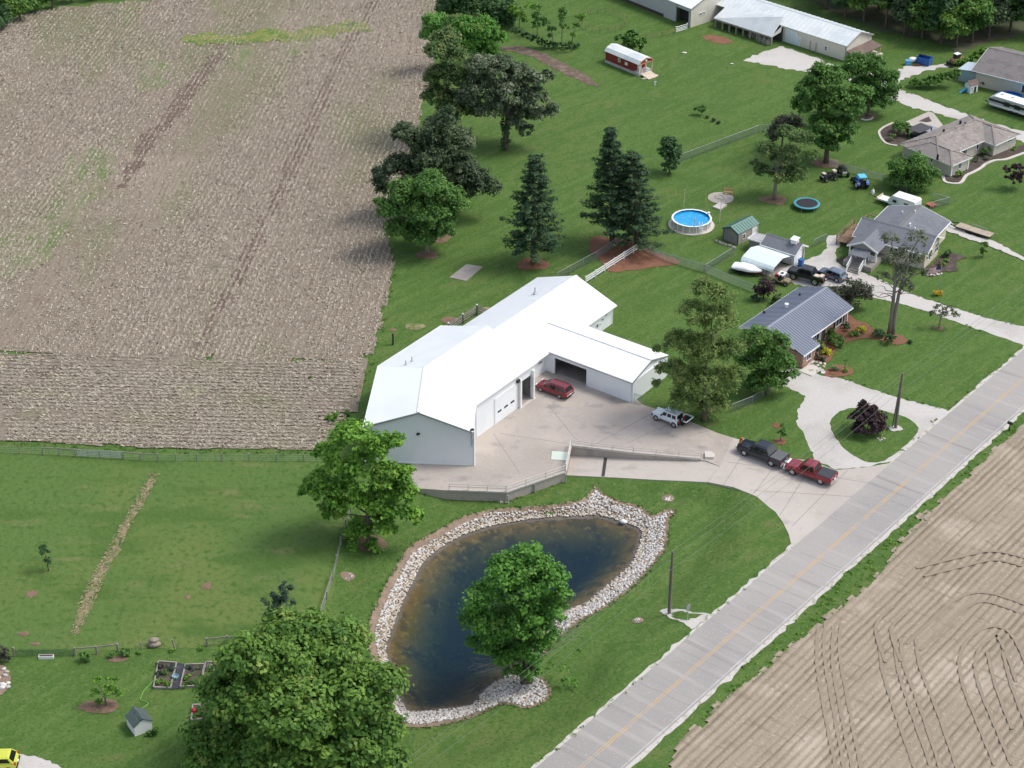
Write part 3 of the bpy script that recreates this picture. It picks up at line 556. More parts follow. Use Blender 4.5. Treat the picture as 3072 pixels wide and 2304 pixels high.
class Bld:
    """a thing whose parts are given in its own frame: x along the front eave, y towards the ridge"""
    def __init__(s,name,label,cat,front=None,ridge=None,ze=2.6,zr=4.2,loc=None,rz=0.0,group=None,hw=None):
        if front:
            a,b=G(*front[0],ze),G(*front[1],ze); d=(b-a); d.z=0; s.L=d.length; d.normalize(); n=Vector((-d.y,d.x,0))
            s.hw=sum((G(*q,zr)-a).dot(n) for q in ridge)/len(ridge); s.hw=hw or s.hw; loc=(a.x,a.y,0); rz=math.atan2(d.y,d.x); s.ze,s.zr=ze,zr
        s.loc=Vector(loc); s.rz=rz; s.root=thing(name,label,cat,loc,rz,group)
        s.c,s.s=math.cos(rz),math.sin(rz)
    def at(s,px,py,z=0.0):                        # pixel at height z -> own frame
        p=G(px,py,z)-s.loc; return Vector((p.x*s.c+p.y*s.s,-p.x*s.s+p.y*s.c,z))
    def world(s,x,y,z=0): return Vector((s.loc.x+x*s.c-y*s.s,s.loc.y+x*s.s+y*s.c,z))
    def part(s,name,mb,mat,label=None,kind=None,parent=None,smooth=False): return mb.build(name,mat,parent or s.root,smooth,label,kind)
    def window(s,p,d,w,h,n=None,fm=None,gm=None,cols=1,rows=1,name='window'):
        p=Vector(p); d=Vector(d).normalized(); n=Vector(n) if n is not None else Vector((d.y,-d.x,0)); u=Vector((0,0,1)); f=.09
        fm=fm or BM['trim']; gm=gm or BM['glass']; mb=MB()
        for k in (-1,1):
            mb.beam(p+d*k*(w/2)+n*.03-u*(h/2+f/2),p+d*k*(w/2)+n*.03+u*(h/2+f/2),f,.07,up=n)
            mb.beam(p+u*k*(h/2)+n*.032-d*(w/2-f/2),p+u*k*(h/2)+n*.032+d*(w/2-f/2),f,.066,up=n)
        for c in range(1,cols): mb.beam(p+d*(w*c/cols-w/2)+n*.025-u*(h/2-f/2),p+d*(w*c/cols-w/2)+n*.025+u*(h/2-f/2),.05,.05,up=n)
        for c in range(1,rows): mb.beam(p+u*(h*c/rows-h/2)+n*.022-d*(w/2-f/2),p+u*(h*c/rows-h/2)+n*.022+d*(w/2-f/2),.045,.044,up=n)
        wn=s.part(name,mb,fm); g=MB(); a=p+n*.012
        g.slab2(a,d*(w/2-.03),u*(h/2-.03),n*.016); s.part('pane',g,gm,parent=wn); return wn
    def door(s,p,d,w,h,mat,n=None,handle=True,name='door',panels=0):   # p: foot of the door, middle
        p=Vector(p); d=Vector(d).normalized(); n=Vector(n) if n is not None else Vector((d.y,-d.x,0)); u=Vector((0,0,1)); mb=MB()
        mb.slab2(p+u*(h/2+.01)+n*.02,d*(w/2),u*(h/2),n*.03)
        for k in range(1,panels): mb.beam(p-d*(w/2)+u*(h*k/panels)+n*.06,p+d*(w/2)+u*(h*k/panels)+n*.06,.03,.03,up=n)
        o=s.part(name,mb,mat)
        if handle:
            g=MB(); g.beam(p+d*(w*.38)+u*.95+n*.09,p+d*(w*.38)+u*1.1+n*.09,.06,.05,up=n); s.part('handle',g,BM['steel'],parent=o)
        t=MB()
        for k in (-1,1): t.beam(p+d*k*(w/2+.06)+n*.03,p+d*k*(w/2+.06)+n*.03+u*(h+.1),.1,.06,up=n)
        t.beam(p-d*(w/2)+u*(h+.06)+n*.03,p+d*(w/2)+u*(h+.06)+n*.03,.1,.058,up=n); s.part('door_frame',t,BM['trim'])
        return o
def slab2(s,c,a,b,t,mi=0):                         # box: centre of its back face c, half vectors a and b, thickness vector t
    c=Vector(c); P=[c-a-b,c+a-b,c+a+b,c-a+b]; return s.add(P+[p+t for p in P],[(0,3,2,1),(4,5,6,7),(0,1,5,4),(1,2,6,5),(2,3,7,6),(3,0,4,7)],mi)
MB.slab2=slab2
def gable_walls(b,x0,x1,y0,y1,ze,zr,yr,mat,name='wall',floor=-.1,inset=0.03):
    mb=MB(); P=[Vector((x0,y0,floor)),Vector((x0,y1,floor)),Vector((x0,y1,ze)),Vector((x0,yr,zr-inset)),Vector((x0,y0,ze))]
    mb.extrude(P,(x0,0,0),(x1,0,0)); return b.part(name,mb,mat)
def gable_roof(b,x0,x1,y0,y1,ze,zr,yr,mat,t=.14,trim=None,ribs=0,ribm=None,name='roof',ridge=True,gutter=True):
    m=MB(); m.slab([(x0,y0,ze),(x1,y0,ze),(x1,yr,zr),(x0,yr,zr)],t); m.slab([(x0,yr,zr),(x1,yr,zr),(x1,y1,ze),(x0,y1,ze)],t); r=b.part(name,m,mat)
    if ridge:
        g=MB(); g.slab([(x0-.02,yr-.2,zr-.2*(zr-ze)/(yr-y0)+.04),(x1+.02,yr-.2,zr-.2*(zr-ze)/(yr-y0)+.04),(x1+.02,yr,zr+.05),(x0-.02,yr,zr+.05)],.03)
        g.slab([(x0-.02,yr,zr+.05),(x1+.02,yr,zr+.05),(x1+.02,yr+.2,zr-.2*(zr-ze)/(y1-yr)+.04),(x0-.02,yr+.2,zr-.2*(zr-ze)/(y1-yr)+.04)],.03); b.part('ridge_cap',g,ribm or mat,parent=r)
    if ribs:
        g=MB(); n=int((x1-x0)/ribs)
        for i in range(n+1):
            x=x0+.02+(x1-x0-.04)*i/n
            g.beam((x,y0,ze+.025),(x,yr,zr+.025),.07,.06,up=(0,-1,1)); g.beam((x,y1,ze+.025),(x,yr,zr+.025),.07,.06,up=(0,1,1))
        b.part('roof_seams',g,ribm or mat,kind='stuff',parent=r)
    if trim:
        g=MB()
        for x in (x0-.025,x1+.025):
            g.beam((x,y0,ze-.10),(x,yr,zr-.10),.05,.2,up=(0,-1,1)); g.beam((x,yr,zr-.10),(x,y1,ze-.10),.05,.2,up=(0,1,1))
        b.part('bargeboard',g,trim,parent=r)
        if gutter:
            for yy,nm in ((y0-.05,'gutter'),(y1+.05,'gutter')):
                g=MB(); g.beam((x0,yy,ze-.11),(x1,yy,ze-.11),.10,.12); b.part(nm,g,trim,parent=r)
    return r
def wall_open(mb,a,b,z0,z1,t,ops):                 # wall from a to b (thickness t to its left) with openings (u0,u1,top)
    a=Vector((a[0],a[1],0)); b=Vector((b[0],b[1],0)); d=(b-a); L=d.length; d.normalize(); n=Vector((-d.y,d.x,0)); u=0
    def seg(u0,u1,za,zb):
        if u1-u0<.01 or zb-za<.01: return
        P=[a+d*u0,a+d*u1,a+d*u1+n*t,a+d*u0+n*t]; mb.prism([(p.x,p.y) for p in P],za,zb)
    for u0,u1,top in sorted(ops): seg(u,u0,z0,z1); seg(u0,u1,top,z1); u=u1
    seg(u,L,z0,z1)
# ---------------------------------------------------------------- the white workshop: a bent shed with a lower rear shed and a garage wing
S=Bld('workshop','long white metal workshop with bent white roof, garage wing and concrete yard','workshop',loc=(-15.5,192.06,0),rz=R(53.5))
ZE,ZR=4.75,6.97; X2=11.65; YR=-7.0; YE=-14.15
q=lambda px,py,z: S.at(px,py,z)
gW,gE,gR=q(1091,1277,ZE),q(1416.6,1293,ZE),q(1256,1234.7,ZR)
mW,mE,mR=Vector((0,0,ZE)),Vector((0,YE-.05,ZE)),Vector((0,YR,ZR))
bW,bE=q(1094,1384.6,0),q(1423,1397.4,0)
# walls
m=MB(); P=[bW,bE,Vector((.05,YE+.2,0)),Vector((.05,-.2,0))]
lo=[Vector((p.x,p.y,-.1)) for p in P]; zt=ZE-.1; hi=[Vector((p.x,p.y,zt)) for p in P]; rb=Vector(((bW.x+bE.x)/2,(bW.y+bE.y)/2,ZR-.14)); rm=Vector((.05,YR,ZR-.14))
m.add(lo+hi+[rb,rm],[(0,1,5,8,4),(1,2,6,5),(2,3,7,9,6),(3,0,4,7),(4,8,9,7),(5,6,9,8)]); S.part('wall',m,BM['white'])
m=MB(); wall_open(m,(0.06,YE+.2),(X2,YE+.2),-.1,ZE-.08,.2,[(8.62,11.02,3.25)]); wall_open(m,(X2,YE+.41),(X2,-.2),-.1,ZE-.08,.2,[]); wall_open(m,(X2,-.2),(.06,-.2),-.1,ZE-.08,.2,[])
m.extrude([Vector((X2,YE+.4,ZE-.08)),Vector((X2,-.2,ZE-.08)),Vector((X2,YR,ZR-.14))],(0,0,0),(-.2,0,0)); S.part('wall',m,BM['white'])
# recessed entrance
m=MB(); m.box(8.4,YE+2.35,-.05,11.4,YE+2.45,4.3); m.box(8.4,YE+.42,-.05,8.5,YE+2.34,4.3); m.box(11.3,YE+.42,-.05,11.4,YE+2.34,4.3); m.box(8.52,YE+.42,3.3,11.28,YE+2.33,3.4); S.part('entry_wall',m,BM['inner'])
ent=S.door((9.95,YE+2.34,0),(1,0,0),.95,2.1,M('grey_door',(.36,.36,.37),rough=.5)); S.window((9.95,YE+2.28,1.55),(1,0,0),.5,.6,gm=M('pale_notice',(.8,.82,.83),rough=.6),name='door_window')
for x in (9.05,10.85): S.window((x,YE+2.34,1.1),(1,0,0),.5,1.9,fm=BM['black'],gm=BM['inner'],name='sidelight')
for x in (8.55,11.1):
    m=MB(); m.box(x-.14,YE-.16,0,x+.14,YE+.19,3.9); S.part('pilaster',m,BM['trim'])
m=MB(); m.box(8.3,YE-.25,0,11.4,YE+.16,.05); S.part('threshold',m,GR['curb'])
# overhead door with three lights in the long east wall
def overhead(x0,x1,y,h,n,lights,axis='x',name='garage_door'):
    o=MB(); d=Vector((1,0,0)) if axis=='x' else Vector((0,-1,0)); nn=Vector(n); p=Vector(((x0+x1)/2,y,0)) if axis=='x' else Vector((y,(x0+x1)/2,0)); w=abs(x1-x0)
    o.slab2(p+Vector((0,0,h/2+.03))+nn*.02,d*(w/2),Vector((0,0,h/2)),nn*.03); dd=S.part(name,o,BM['white'])
    k=int(h/.55)
    for i in range(k):
        g=MB(); g.slab2(p+Vector((0,0,h*(i+.5)/k+.03))+nn*.051,d*(w/2-.03),Vector((0,0,h/k/2-.03)),nn*.02); S.part('door_panel',g,BM['white'],parent=dd)
    for f in lights:
        g=MB(); g.slab2(p+d*(f*w/2)+Vector((0,0,h*.44))+nn*.075,d*.36,Vector((0,0,.13)),nn*.012); S.part('door_light',g,BM['glass'],parent=dd)
    t=MB()
    for sx in (-1,1): t.slab2(p+d*sx*(w/2+.09)+Vector((0,0,h/2))+nn*.012,d*.08,Vector((0,0,h/2)),nn*.06)
    t.slab2(p+Vector((0,0,h+.1))+nn*.012,d*(w/2+.17),Vector((0,0,.09)),nn*.062); S.part('door_frame',t,BM['trim'])
overhead(3.95,7.95,YE+.2,3.35,(0,-1,0),(-.62,0,.62))
for x in (.35,8.2):
    m=MB(); m.tube([(x,YE+.12,.1),(x,YE+.12,ZE-.25)],.05,6); S.part('downpipe',m,BM['trim'])
m=MB(); m.box(8.0,YE-.06,3.62,8.5,YE+.18,3.95); S.part('wall_light',m,BM['black'])
# roof planes
m=MB(); gw2=gW+(gW-mW).normalized()*.15; ge2=gE+(gE-mE).normalized()*.15; gr2=gR+(gR-mR).normalized()*.15
for tri in ([gw2,gr2,mR],[gw2,mR,mW],[gr2,ge2,mE],[gr2,mE,mR]): m.slab(tri,.1)
m.slab([mW,mR,(X2+.15,YR,ZR),(X2+.15,0,ZE)],.1); m.slab([mR,mE,(X2+.15,YE-.05,ZE),(X2+.15,YR,ZR)],.1); rf=S.part('roof',m,BM['whiteroof'])
g=MB()
for a,b in ((gr2,mR),(mR,Vector((X2+.15,YR,ZR)))): g.beam(a+Vector((0,0,.03)),b+Vector((0,0,.03)),.34,.05)
S.part('ridge_cap',g,BM['trim'],parent=rf)
g=MB()
for a,b in ((gw2,gr2),(gr2,ge2)): g.beam(a-Vector((0,0,.12))+(gW-mW).normalized()*.03,b-Vector((0,0,.12))+(gW-mW).normalized()*.03,.05,.2)
S.part('bargeboard',g,BM['steel'],parent=rf)
for a,b in ((ge2,mE),(mE,Vector((X2+.15,YE-.05,ZE))),(gw2,mW),(mW,Vector((X2+.15,0,ZE)))):
    g=MB(); sd=-.05 if a.y<YR else .05; g.beam(a+Vector((0,sd,-.09)),b+Vector((0,sd,-.09)),.1,.14); S.part('gutter',g,BM['trim'],parent=rf)
# standing ribs of the roof and the siding ribs of the south gable
g=MB()
for i in range(39):
    x=.15+i*.3; g.beam((x,0,ZE+.015),(x,YR,ZR+.015),.05,.03,up=(0,1,1)); g.beam((x,YE,ZE+.015),(x,YR,ZR+.015),.05,.03,up=(0,-1,1))
S.part('roof_ribs',g,BM['whiteroof'],kind='stuff',parent=rf)
g=MB(); nb=60; gd=(bE-bW); sn=Vector((gd.y,-gd.x,0)).normalized()
for i in range(1,nb):
    f=i/nb; p=bW+gd*f; top=ZE-.1+(ZR-.14-ZE+.1)*(1-abs(2*f-1)); g.beam(p+sn*.012+Vector((0,0,.12)),p+sn*.012+Vector((0,0,top-.12)),.05,.03,up=sn)
S.part('siding_ribs',g,M('siding_rib_metal',(.76,.79,.81),rough=.45),kind='stuff')
g=MB(); g.beam(bW+sn*.03+Vector((0,0,.08)),bE+sn*.03+Vector((0,0,.08)),.06,.2); S.part('base_trim',g,BM['trim'])
for p in (bW,bE):
    g=MB(); g.beam(p+sn*.0+Vector((0,0,.0)),p+Vector((0,0,ZE-.15)),.16,.16); S.part('corner_trim',g,BM['trim'])
c=bW+gd*.5+sn*.05; m=MB(); m.beam(c+Vector((-.1,0,4.0)),c+Vector((.1,0,4.0)),.14,.2); m.box(c.x-.24,c.y-.1,3.9,c.x-.02,c.y+.1,4.12); m.box(c.x+.04,c.y-.12,3.88,c.x+.26,c.y+.08,4.1); S.part('flood_light',m,BM['black'])
p=bE+sn*.1-gd.normalized()*.25; m=MB(); m.tube([p+Vector((0,0,2.6)),p+Vector((0,0,4.6))],.05,6); S.part('lamp_pole',m,BM['steel']); m=MB(); m.beam(p+Vector((-.28,0,4.75)),p+Vector((.28,0,4.75)),.3,.22); S.part('lamp_head',m,BM['black'])
for (px,py) in ((1218,1104),(1236,1095)):
    v=S.at(px,py,5.5); zz=ZE+(ZR-ZE)*(-v.y/7.0); m=MB(); m.tube([(v.x,v.y,zz-.1),(v.x,v.y,zz+.6)],.07,8); m.lathe([(.2,0),(.07,.12)],10,(v.x,v.y,zz+.02)); S.part('vent_pipe',m,BM['steel'],parent=rf)
# lower rear shed
Y3=-12.15; X3=31.5; Z3,R3=2.75,4.95; Y3R=-6.08
gable_walls(S,X2+.02,X3-.2,Y3+.45,-.25,Z3-.05,R3-.1,Y3R,BM['white'])
m=MB(); m.slab([(X2+.02,Y3,Z3),(X3,Y3,Z3),(X3,Y3R,R3),(X2+.02,Y3R,R3)],.1); m.slab([(X2+.02,Y3R,R3),(X3,Y3R,R3),(X3,0,Z3),(X2+.02,0,Z3)],.1); r3=S.part('roof',m,BM['whiteroof'])
g=MB(); g.beam((X2+.02,Y3R,R3+.03),(X3,Y3R,R3+.03),.34,.05); S.part('ridge_cap',g,BM['trim'],parent=r3)
g=MB()
for i in range(66):
    x=X2+.2+i*.3; g.beam((x,0,Z3+.015),(x,Y3R,R3+.015),.05,.03,up=(0,1,1))
    if not 17<x<25.2: g.beam((x,Y3,Z3+.015),(x,Y3R,R3+.015),.05,.03,up=(0,-1,1))
S.part('roof_ribs',g,BM['whiteroof'],kind='stuff',parent=r3)
g=MB(); g.beam((X2,Y3-.05,Z3-.08),(17,Y3-.05,Z3-.08),.1,.14); S.part('gutter',g,BM['trim'],parent=r3)
g=MB(); g.beam((25.1,Y3-.05,Z3-.08),(X3,Y3-.05,Z3-.08),.1,.14); S.part('gutter',g,BM['trim'],parent=r3)
v=S.at(1605,882,4.2); m=MB(); m.tube([(v.x,v.y,3.9),(v.x,v.y,5.1)],.08,8); m.lathe([(.28,0),(.09,.1)],10,(v.x,v.y,4.32)); S.part('vent_pipe',m,BM['steel'],parent=r3)
S.window((15.9,Y3+.45,1.75),(1,0,0),.8,.32)
m=MB(); m.box(15.4,Y3+.3,2.35,15.75,Y3+.44,2.5); S.part('wall_light',m,BM['black'])
for x,w,z in ((27.9,.45,1.25),(28.5,.3,1.2),(29.1,.4,1.6),(29.9,.28,1.9)): S.window((x,Y3+.45,z),(1,0,0),w,.55 if w>.4 else .35)
m=MB(); m.tube([(X3-.3,Y3+.35,.1),(X3-.3,Y3+.35,2.6)],.05,6); S.part('downpipe',m,BM['trim'])
# garage wing with one open bay
WX0,WX1=17.3,24.7; WY0,WY1=Y3+.2,-23.85; WE,WR=2.8,3.95; WXR=21.2
m=MB(); wall_open(m,(WX0,WY1),(WX0,WY0+.5),-.1,WE-.06,.18,[(-17.55-WY1,-12.95-WY1,2.25)])
wall_open(m,(WX1,WY1),(WX0,WY1),-.1,WE-.06,.18,[]); wall_open(m,(WX1,WY0+.2),(WX1,WY1),-.1,WE-.06,.18,[])
for y in (WY1+.03,): m.extrude([Vector((WX0,y-.02,WE-.06)),Vector((WX1,y-.02,WE-.06)),Vector((WXR,y-.02,WR-.12))],(0,0,0),(0,.16,0))
S.part('wall',m,BM['white'])
m=MB(); m.box(WX0+.2,WY1+.2,.035,WX1-.2,WY0,.045); S.part('garage_floor',m,GR['slab'])
m=MB(); m.box(WX0+.2,WY0+.02,.05,WX1-.2,WY0+.1,2.7); S.part('inner_wall',m,BM['inner'])
m=MB(); m.slab([(WX0-.2,WY1-.15,WE),(WX0-.2,-9.5,WE),(WXR,-7.6,WR),(WXR,WY1-.15,WR)],.09); m.slab([(WXR,WY1-.15,WR),(WXR,-7.6,WR),(WX1+.2,-9.5,WE),(WX1+.2,WY1-.15,WE)],.09); r4=S.part('roof',m,BM['whiteroof'])
g=MB(); g.beam((WXR,WY1-.15,WR+.03),(WXR,-9.0,WR+.03),.3,.05); S.part('ridge_cap',g,BM['trim'],parent=r4)
g=MB()
for i in range(38):
    y=WY1+.05+i*.3; g.beam((WX0-.2,y,WE+.015),(WXR,y,WR+.015),.05,.03,up=(-1,0,1)); g.beam((WX1+.2,y,WE+.015),(WXR,y,WR+.015),.05,.03,up=(1,0,1))
S.part('roof_ribs',g,BM['whiteroof'],kind='stuff',parent=r4)
for x in (WX0-.25,WX1+.25):
    g=MB(); g.beam((x,WY1-.15,WE-.08),(x,WY0,WE-.08),.1,.14); S.part('gutter',g,BM['steel'],parent=r4)
g=MB(); g.beam((WX0-.2,WY1-.18,WE-.1),(WXR,WY1-.18,WR-.1),.05,.18); g.beam((WXR,WY1-.18,WR-.1),(WX1+.2,WY1-.18,WE-.1),.05,.18); S.part('bargeboard',g,BM['steel'],parent=r4)
overhead(-18.4,-22.75,WX0,2.3,(-1,0,0),(-.42,.42),axis='y')
t=MB()
for y in (-12.87,-17.63): t.box(WX0-.05,y-.08,0,WX0-.004,y+.08,2.33)
t.box(WX0-.054,-17.71,2.26,WX0-.006,-12.79,2.4); S.part('door_frame',t,BM['trim'])
m=MB(); m.tube([(WX0-.1,WY0-.15,.1),(WX0-.1,WY0-.15,2.7)],.055,6); S.part('downpipe',m,BM['steel'])
m=MB(); m.tube([(WX0-.12,WY1+.12,.1),(WX0-.12,WY1+.12,2.7)],.05,6); S.part('downpipe',m,BM['trim'])
# ---------------------------------------------------------------- brick ranch house with blue-grey metal roof
b=Bld('brick_house','brick ranch house under a blue grey standing seam metal roof','house',front=[(2386,1044),(2558.7,922)],ridge=[(2297,979.5),(2480.5,864.5)],ze=2.5,zr=4.0,hw=4.0)
b.jog=b.at(2424,1009,2.5).x; e=b.at(2440,1021,2.1)
b.L=(b.at(2558.7,922,2.5)).x; L,hw=b.L,b.hw; x0=b.at(2297,979.5,4.0).x
gable_walls(b,x0+.35,L-.35,.55,2*hw-.45,2.45,3.9,hw,BM['brick'])
rf=gable_roof(b,x0,L,0,2*hw,2.5,4.0,hw,BM['blueroof'],ribs=.42,ribm=BM['seam'],trim=BM['trim'])
sl=(4.0-2.5)/hw; dy=1.35; m=MB(); jx=max(x0+3.2,b.jog)
m.slab([(x0,-dy,2.5-dy*sl),(jx,-dy,2.5-dy*sl),(jx,0.02,2.5+.02*sl),(x0,.02,2.5+.02*sl)],.12); pr=b.part('porch_roof',m,BM['blueroof'])
g=MB(); n=int((jx-x0)/.42)
for i in range(n+1): x=x0+.02+(jx-x0-.04)*i/n; g.beam((x,-dy,2.525-dy*sl),(x,0,2.525),.07,.06,up=(0,-1,1))
b.part('roof_seams',g,BM['seam'],kind='stuff',parent=pr)
g=MB(); g.beam((x0,-dy-.03,2.39-dy*sl),(jx,-dy-.03,2.39-dy*sl),.06,.2); g.beam((jx+.03,-dy,2.39-dy*sl),(jx+.03,0,2.39),.06,.2); b.part('fascia',g,BM['trim'],parent=pr)
m=MB(); m.box(x0+.35,-dy+.25,-.1,jx-.4,.54,1.95); b.part('wall',m,BM['brick'])
for x,w in ((L-2.2,1.5),(jx+1.2,1.2)): 
    b.window((x,.55,1.35),(1,0,0),w,1.25,cols=2)
    for sx in (-1,1):
        m=MB(); m.slab2(Vector((x+sx*(w/2+.28),.548,1.35)),Vector((.2,0,0)),Vector((0,0,.68)),Vector((0,-.04,0))); b.part('shutter',m,BM['black'])
b.window((jx+2.6,.55,1.35),(1,0,0),.8,1.2); b.door((jx+3.9,.55,0),(1,0,0),1.0,2.1,BM['darkwood'])
b.window((x0+1.6,-dy+.25,1.2),(1,0,0),1.0,1.0,cols=2)
m=MB(); m.box(L-.42,.42,0,L-.30,.54,2.45); b.part('corner_trim',m,BM['trim'])
for (u,v,r_,h) in ((.48,1.35,.16,.55),(.78,1.5,.09,.3),(.34,1.85,.11,.3)):
    x=x0+(L-x0)*u; y=hw*v; zz=4.0-(y-hw)*sl; m=MB(); m.tube([(x,y,zz-.1),(x,y,zz+h)],r_,8); m.lathe([(r_*1.7,h-.12),(r_*1.7,h),(.01,h+.06)],8,(x,y,zz)); b.part('roof_vent',m,BM['trim'] if r_>.15 else BM['black'],parent=rf)
m=MB(); m.box(x0-.5,-dy-1.7,-.05,x0+1.6,-dy+.1,.12); b.part('front_step',m,GR['curb'])
# ---------------------------------------------------------------- grey-shingled house with rear addition, porch gable and steps
b=Bld('grey_roof_house','beige house with slate grey shingle roof and white front porch steps','house',front=[(2557.6,706),(2782,764.5)],ridge=[(2601,649),(2823,715)],ze=2.5,zr=4.0,hw=2.95)
L,hw=b.L,b.hw
gable_walls(b,.4,L-.4,.45,2*hw-.45,2.45,3.9,hw,BM['beige'])
rf=gable_roof(b,0,L,0,2*hw,2.5,4.0,hw,BM['shingle'],trim=BM['trim'])
gx=L-.4
b.window((gx,hw*.75,1.5),(0,1,0),1.15,1.2,n=(1,0,0),cols=2,rows=2); b.window((gx,hw*1.55,1.5),(0,1,0),1.25,1.35,n=(1,0,0),cols=2,rows=2)
for x in (L*.55,L*.8): b.window((x,.45,1.5),(1,0,0),1.1,1.05,cols=2)
# rear addition, its ridge at right angles
a0=b.at(2632.8,651.7,2.5); a1=b.at(2785.6,698.7,2.5); r0=b.at(2765.6,610.5,3.8); yend=b.at(2843,662,2.5).y; ax0,ax1=a0.x-.1,a1.x; axr=r0.x; ax1=2*axr-ax0 if abs(2*axr-ax0-ax1)<2.5 else ax1; axr=(ax0+ax1)/2
ys=2*hw-1.6
m=MB(); P=[Vector((ax0+.35,0,-.1)),Vector((ax1-.35,0,-.1)),Vector((ax1-.35,0,2.45)),Vector((axr,0,3.7)),Vector((ax0+.35,0,2.45))]
P=[Vector((p.x,ys,p.z)) for p in P]; m.extrude(P,(0,ys,0),(0,yend-.35,0)); b.part('addition_wall',m,BM['beige'])
yv=hw+.3; m=MB(); m.slab([(ax0,ys-.5,2.5),(ax0,yend,2.5),(axr,yend,3.8),(axr,yv,3.8)],.12); m.slab([(axr,yv,3.8),(axr,yend,3.8),(ax1,yend,2.5),(ax1,ys-.5,2.5)],.12); ra=b.part('addition_roof',m,BM['shingle'])
g=MB(); g.beam((axr,yv,3.83),(axr,yend,3.83),.3,.05); b.part('ridge_cap',g,BM['duskshingle'],parent=ra)
g=MB(); g.beam((ax0,yend+.03,2.4),(axr,yend+.03,3.7),.05,.2); g.beam((axr,yend+.03,3.7),(ax1,yend+.03,2.4),.05,.2); g.beam((ax1+.05,ys,2.4),(ax1+.05,yend,2.4),.1,.14); g.beam((ax0-.05,ys,2.4),(ax0-.05,yend,2.4),.1,.14); b.part('bargeboard',g,BM['trim'],parent=ra)
b.window((ax1-.35,ys+2.2,1.8),(0,1,0),.9,1.1,n=(1,0,0),cols=2)
for (px,py,h,rr) in ((2729,681,.8,.14),(2745,684,.35,.1),(2754,689,.3,.09),(2707,639,.3,.1),(2744,644,.3,.1)):
    v=b.at(px,py,3.4); zz=2.5+(1-abs(v.x-axr)/(ax1-axr))*1.3 if v.y>2*hw-.3 else 4.0-abs(v.y-hw)*1.5/hw
    zz=max(2.5,zz); m=MB(); m.tube([(v.x,v.y,zz-.1),(v.x,v.y,zz+h)],rr,8); b.part('roof_vent',m,BM['trim'],parent=ra)
# front gable over the porch
pw=b.at(2557.6,738.7,2.4); pxl=min(pw.x,0.3)+.1; pxr=pxl+4.4; pxm=(pxl+pxr)/2; pyf=-2.7
m=MB(); m.slab([(pxl,pyf,2.35),(pxl,.5,2.35),(pxm,2.4,3.45),(pxm,pyf,3.45)],.12); m.slab([(pxm,pyf,3.45),(pxm,2.4,3.45),(pxr,.5,2.35),(pxr,pyf,2.35)],.12); rp=b.part('porch_roof',m,BM['shingle'])
g=MB(); g.beam((pxl,pyf-.03,2.25),(pxm,pyf-.03,3.35),.06,.22); g.beam((pxm,pyf-.03,3.35),(pxr,pyf-.03,2.25),.06,.22); b.part('bargeboard',g,BM['trim'],parent=rp)
m=MB(); m.extrude([Vector((pxl+.3,pyf+.3,2.2)),Vector((pxr-.3,pyf+.3,2.2)),Vector((pxm,pyf+.3,3.3))],(0,0,0),(0,.15,0)); b.part('gable_wall',m,BM['lighttaupe'])
m=MB(); m.box(pxl+.2,pyf-1.4,.0,pxr-.2,.44,.75); b.part('porch_floor',m,BM['greywood'])
for x in (pxl+.35,pxm-.9,pxm+.9,pxr-.35):
    m=MB(); m.box(x-.09,pyf+.2,.76,x+.09,pyf+.38,2.25); b.part('porch_column',m,BM['trim'])
m=MB(); m.slab([(pxm-1.2,pyf-1.5,1.95),(pxm+1.2,pyf-1.5,1.95),(pxm+1.2,pyf+.1,2.4),(pxm-1.2,pyf+.1,2.3)],.1); b.part('entry_roof',m,BM['shingle'])
for x in (pxm-1.0,pxm+1.0):
    m=MB(); m.box(x-.08,pyf-1.35,.76,x+.08,pyf-1.19,1.95); b.part('porch_column',m,BM['trim'])
for k in range(4):
    m=MB(); m.box(pxm-.8,pyf-1.42-.32*(k+1),-.05,pxm+.8,pyf-1.42-.32*k-.002,.60-.15*k); b.part('step',m,BM['greywood'])
for sx in (-1,1):
    m=MB(); x=pxm+sx*.86; m.beam((x,pyf-1.45,1.65),(x,pyf-2.9,.95),.1,.1); m.beam((x,pyf-1.45,.95),(x,pyf-2.9,.25),.08,.08)
    for k in range(7): f=k/6; m.beam((x,pyf-1.45-1.45*f,.95-.7*f),(x,pyf-1.45-1.45*f,1.65-.7*f),.05,.05)
    b.part('stair_rail',m,BM['trim'])
m=MB()
for (xa,xb) in ((pxl+.4,pxm-1.0),(pxm+1.0,pxr-.4)):
    m.beam((xa,pyf-.05+.3,1.6),(xb,pyf+.25,1.6),.08,.08); m.beam((xa,pyf+.25,.9),(xb,pyf+.25,.9),.07,.07)
    for k in range(8): x=xa+(xb-xa)*k/7; m.beam((x,pyf+.25,.9),(x,pyf+.25,1.6),.05,.05)
b.part('porch_rail',m,BM['trim'])
# side deck of brown boards
d0=b.at(2560,760,.5); dk=thing('side_deck','brown wooden deck with railing on the near left side of the grey roof house','deck',b.world(-2.6,1.0,0),b.rz)
for k in range(13):
    m=MB(); m.box(0,k*.46,.55,2.6,k*.46+.42,.6); m.build('deck_board',BM['deckw'],dk)
for x,y in ((0.05,0),(0.05,2.4),(.05,5.8),(2.5,0)):
    m=MB(); m.box(x-.06,y-.06,0,x+.06,y+.06,1.5); m.build('post',BM['deckw'],dk)
for a,c in (((.05,0,1.45),(.05,5.8,1.45)),((.05,0,1.1),(.05,5.8,1.1)),((.05,0,1.45),(2.5,0,1.45)),((.05,0,1.1),(2.5,0,1.1))):
    m=MB(); m.beam(a,c,.09,.06); m.build('rail',BM['deckw'],dk)
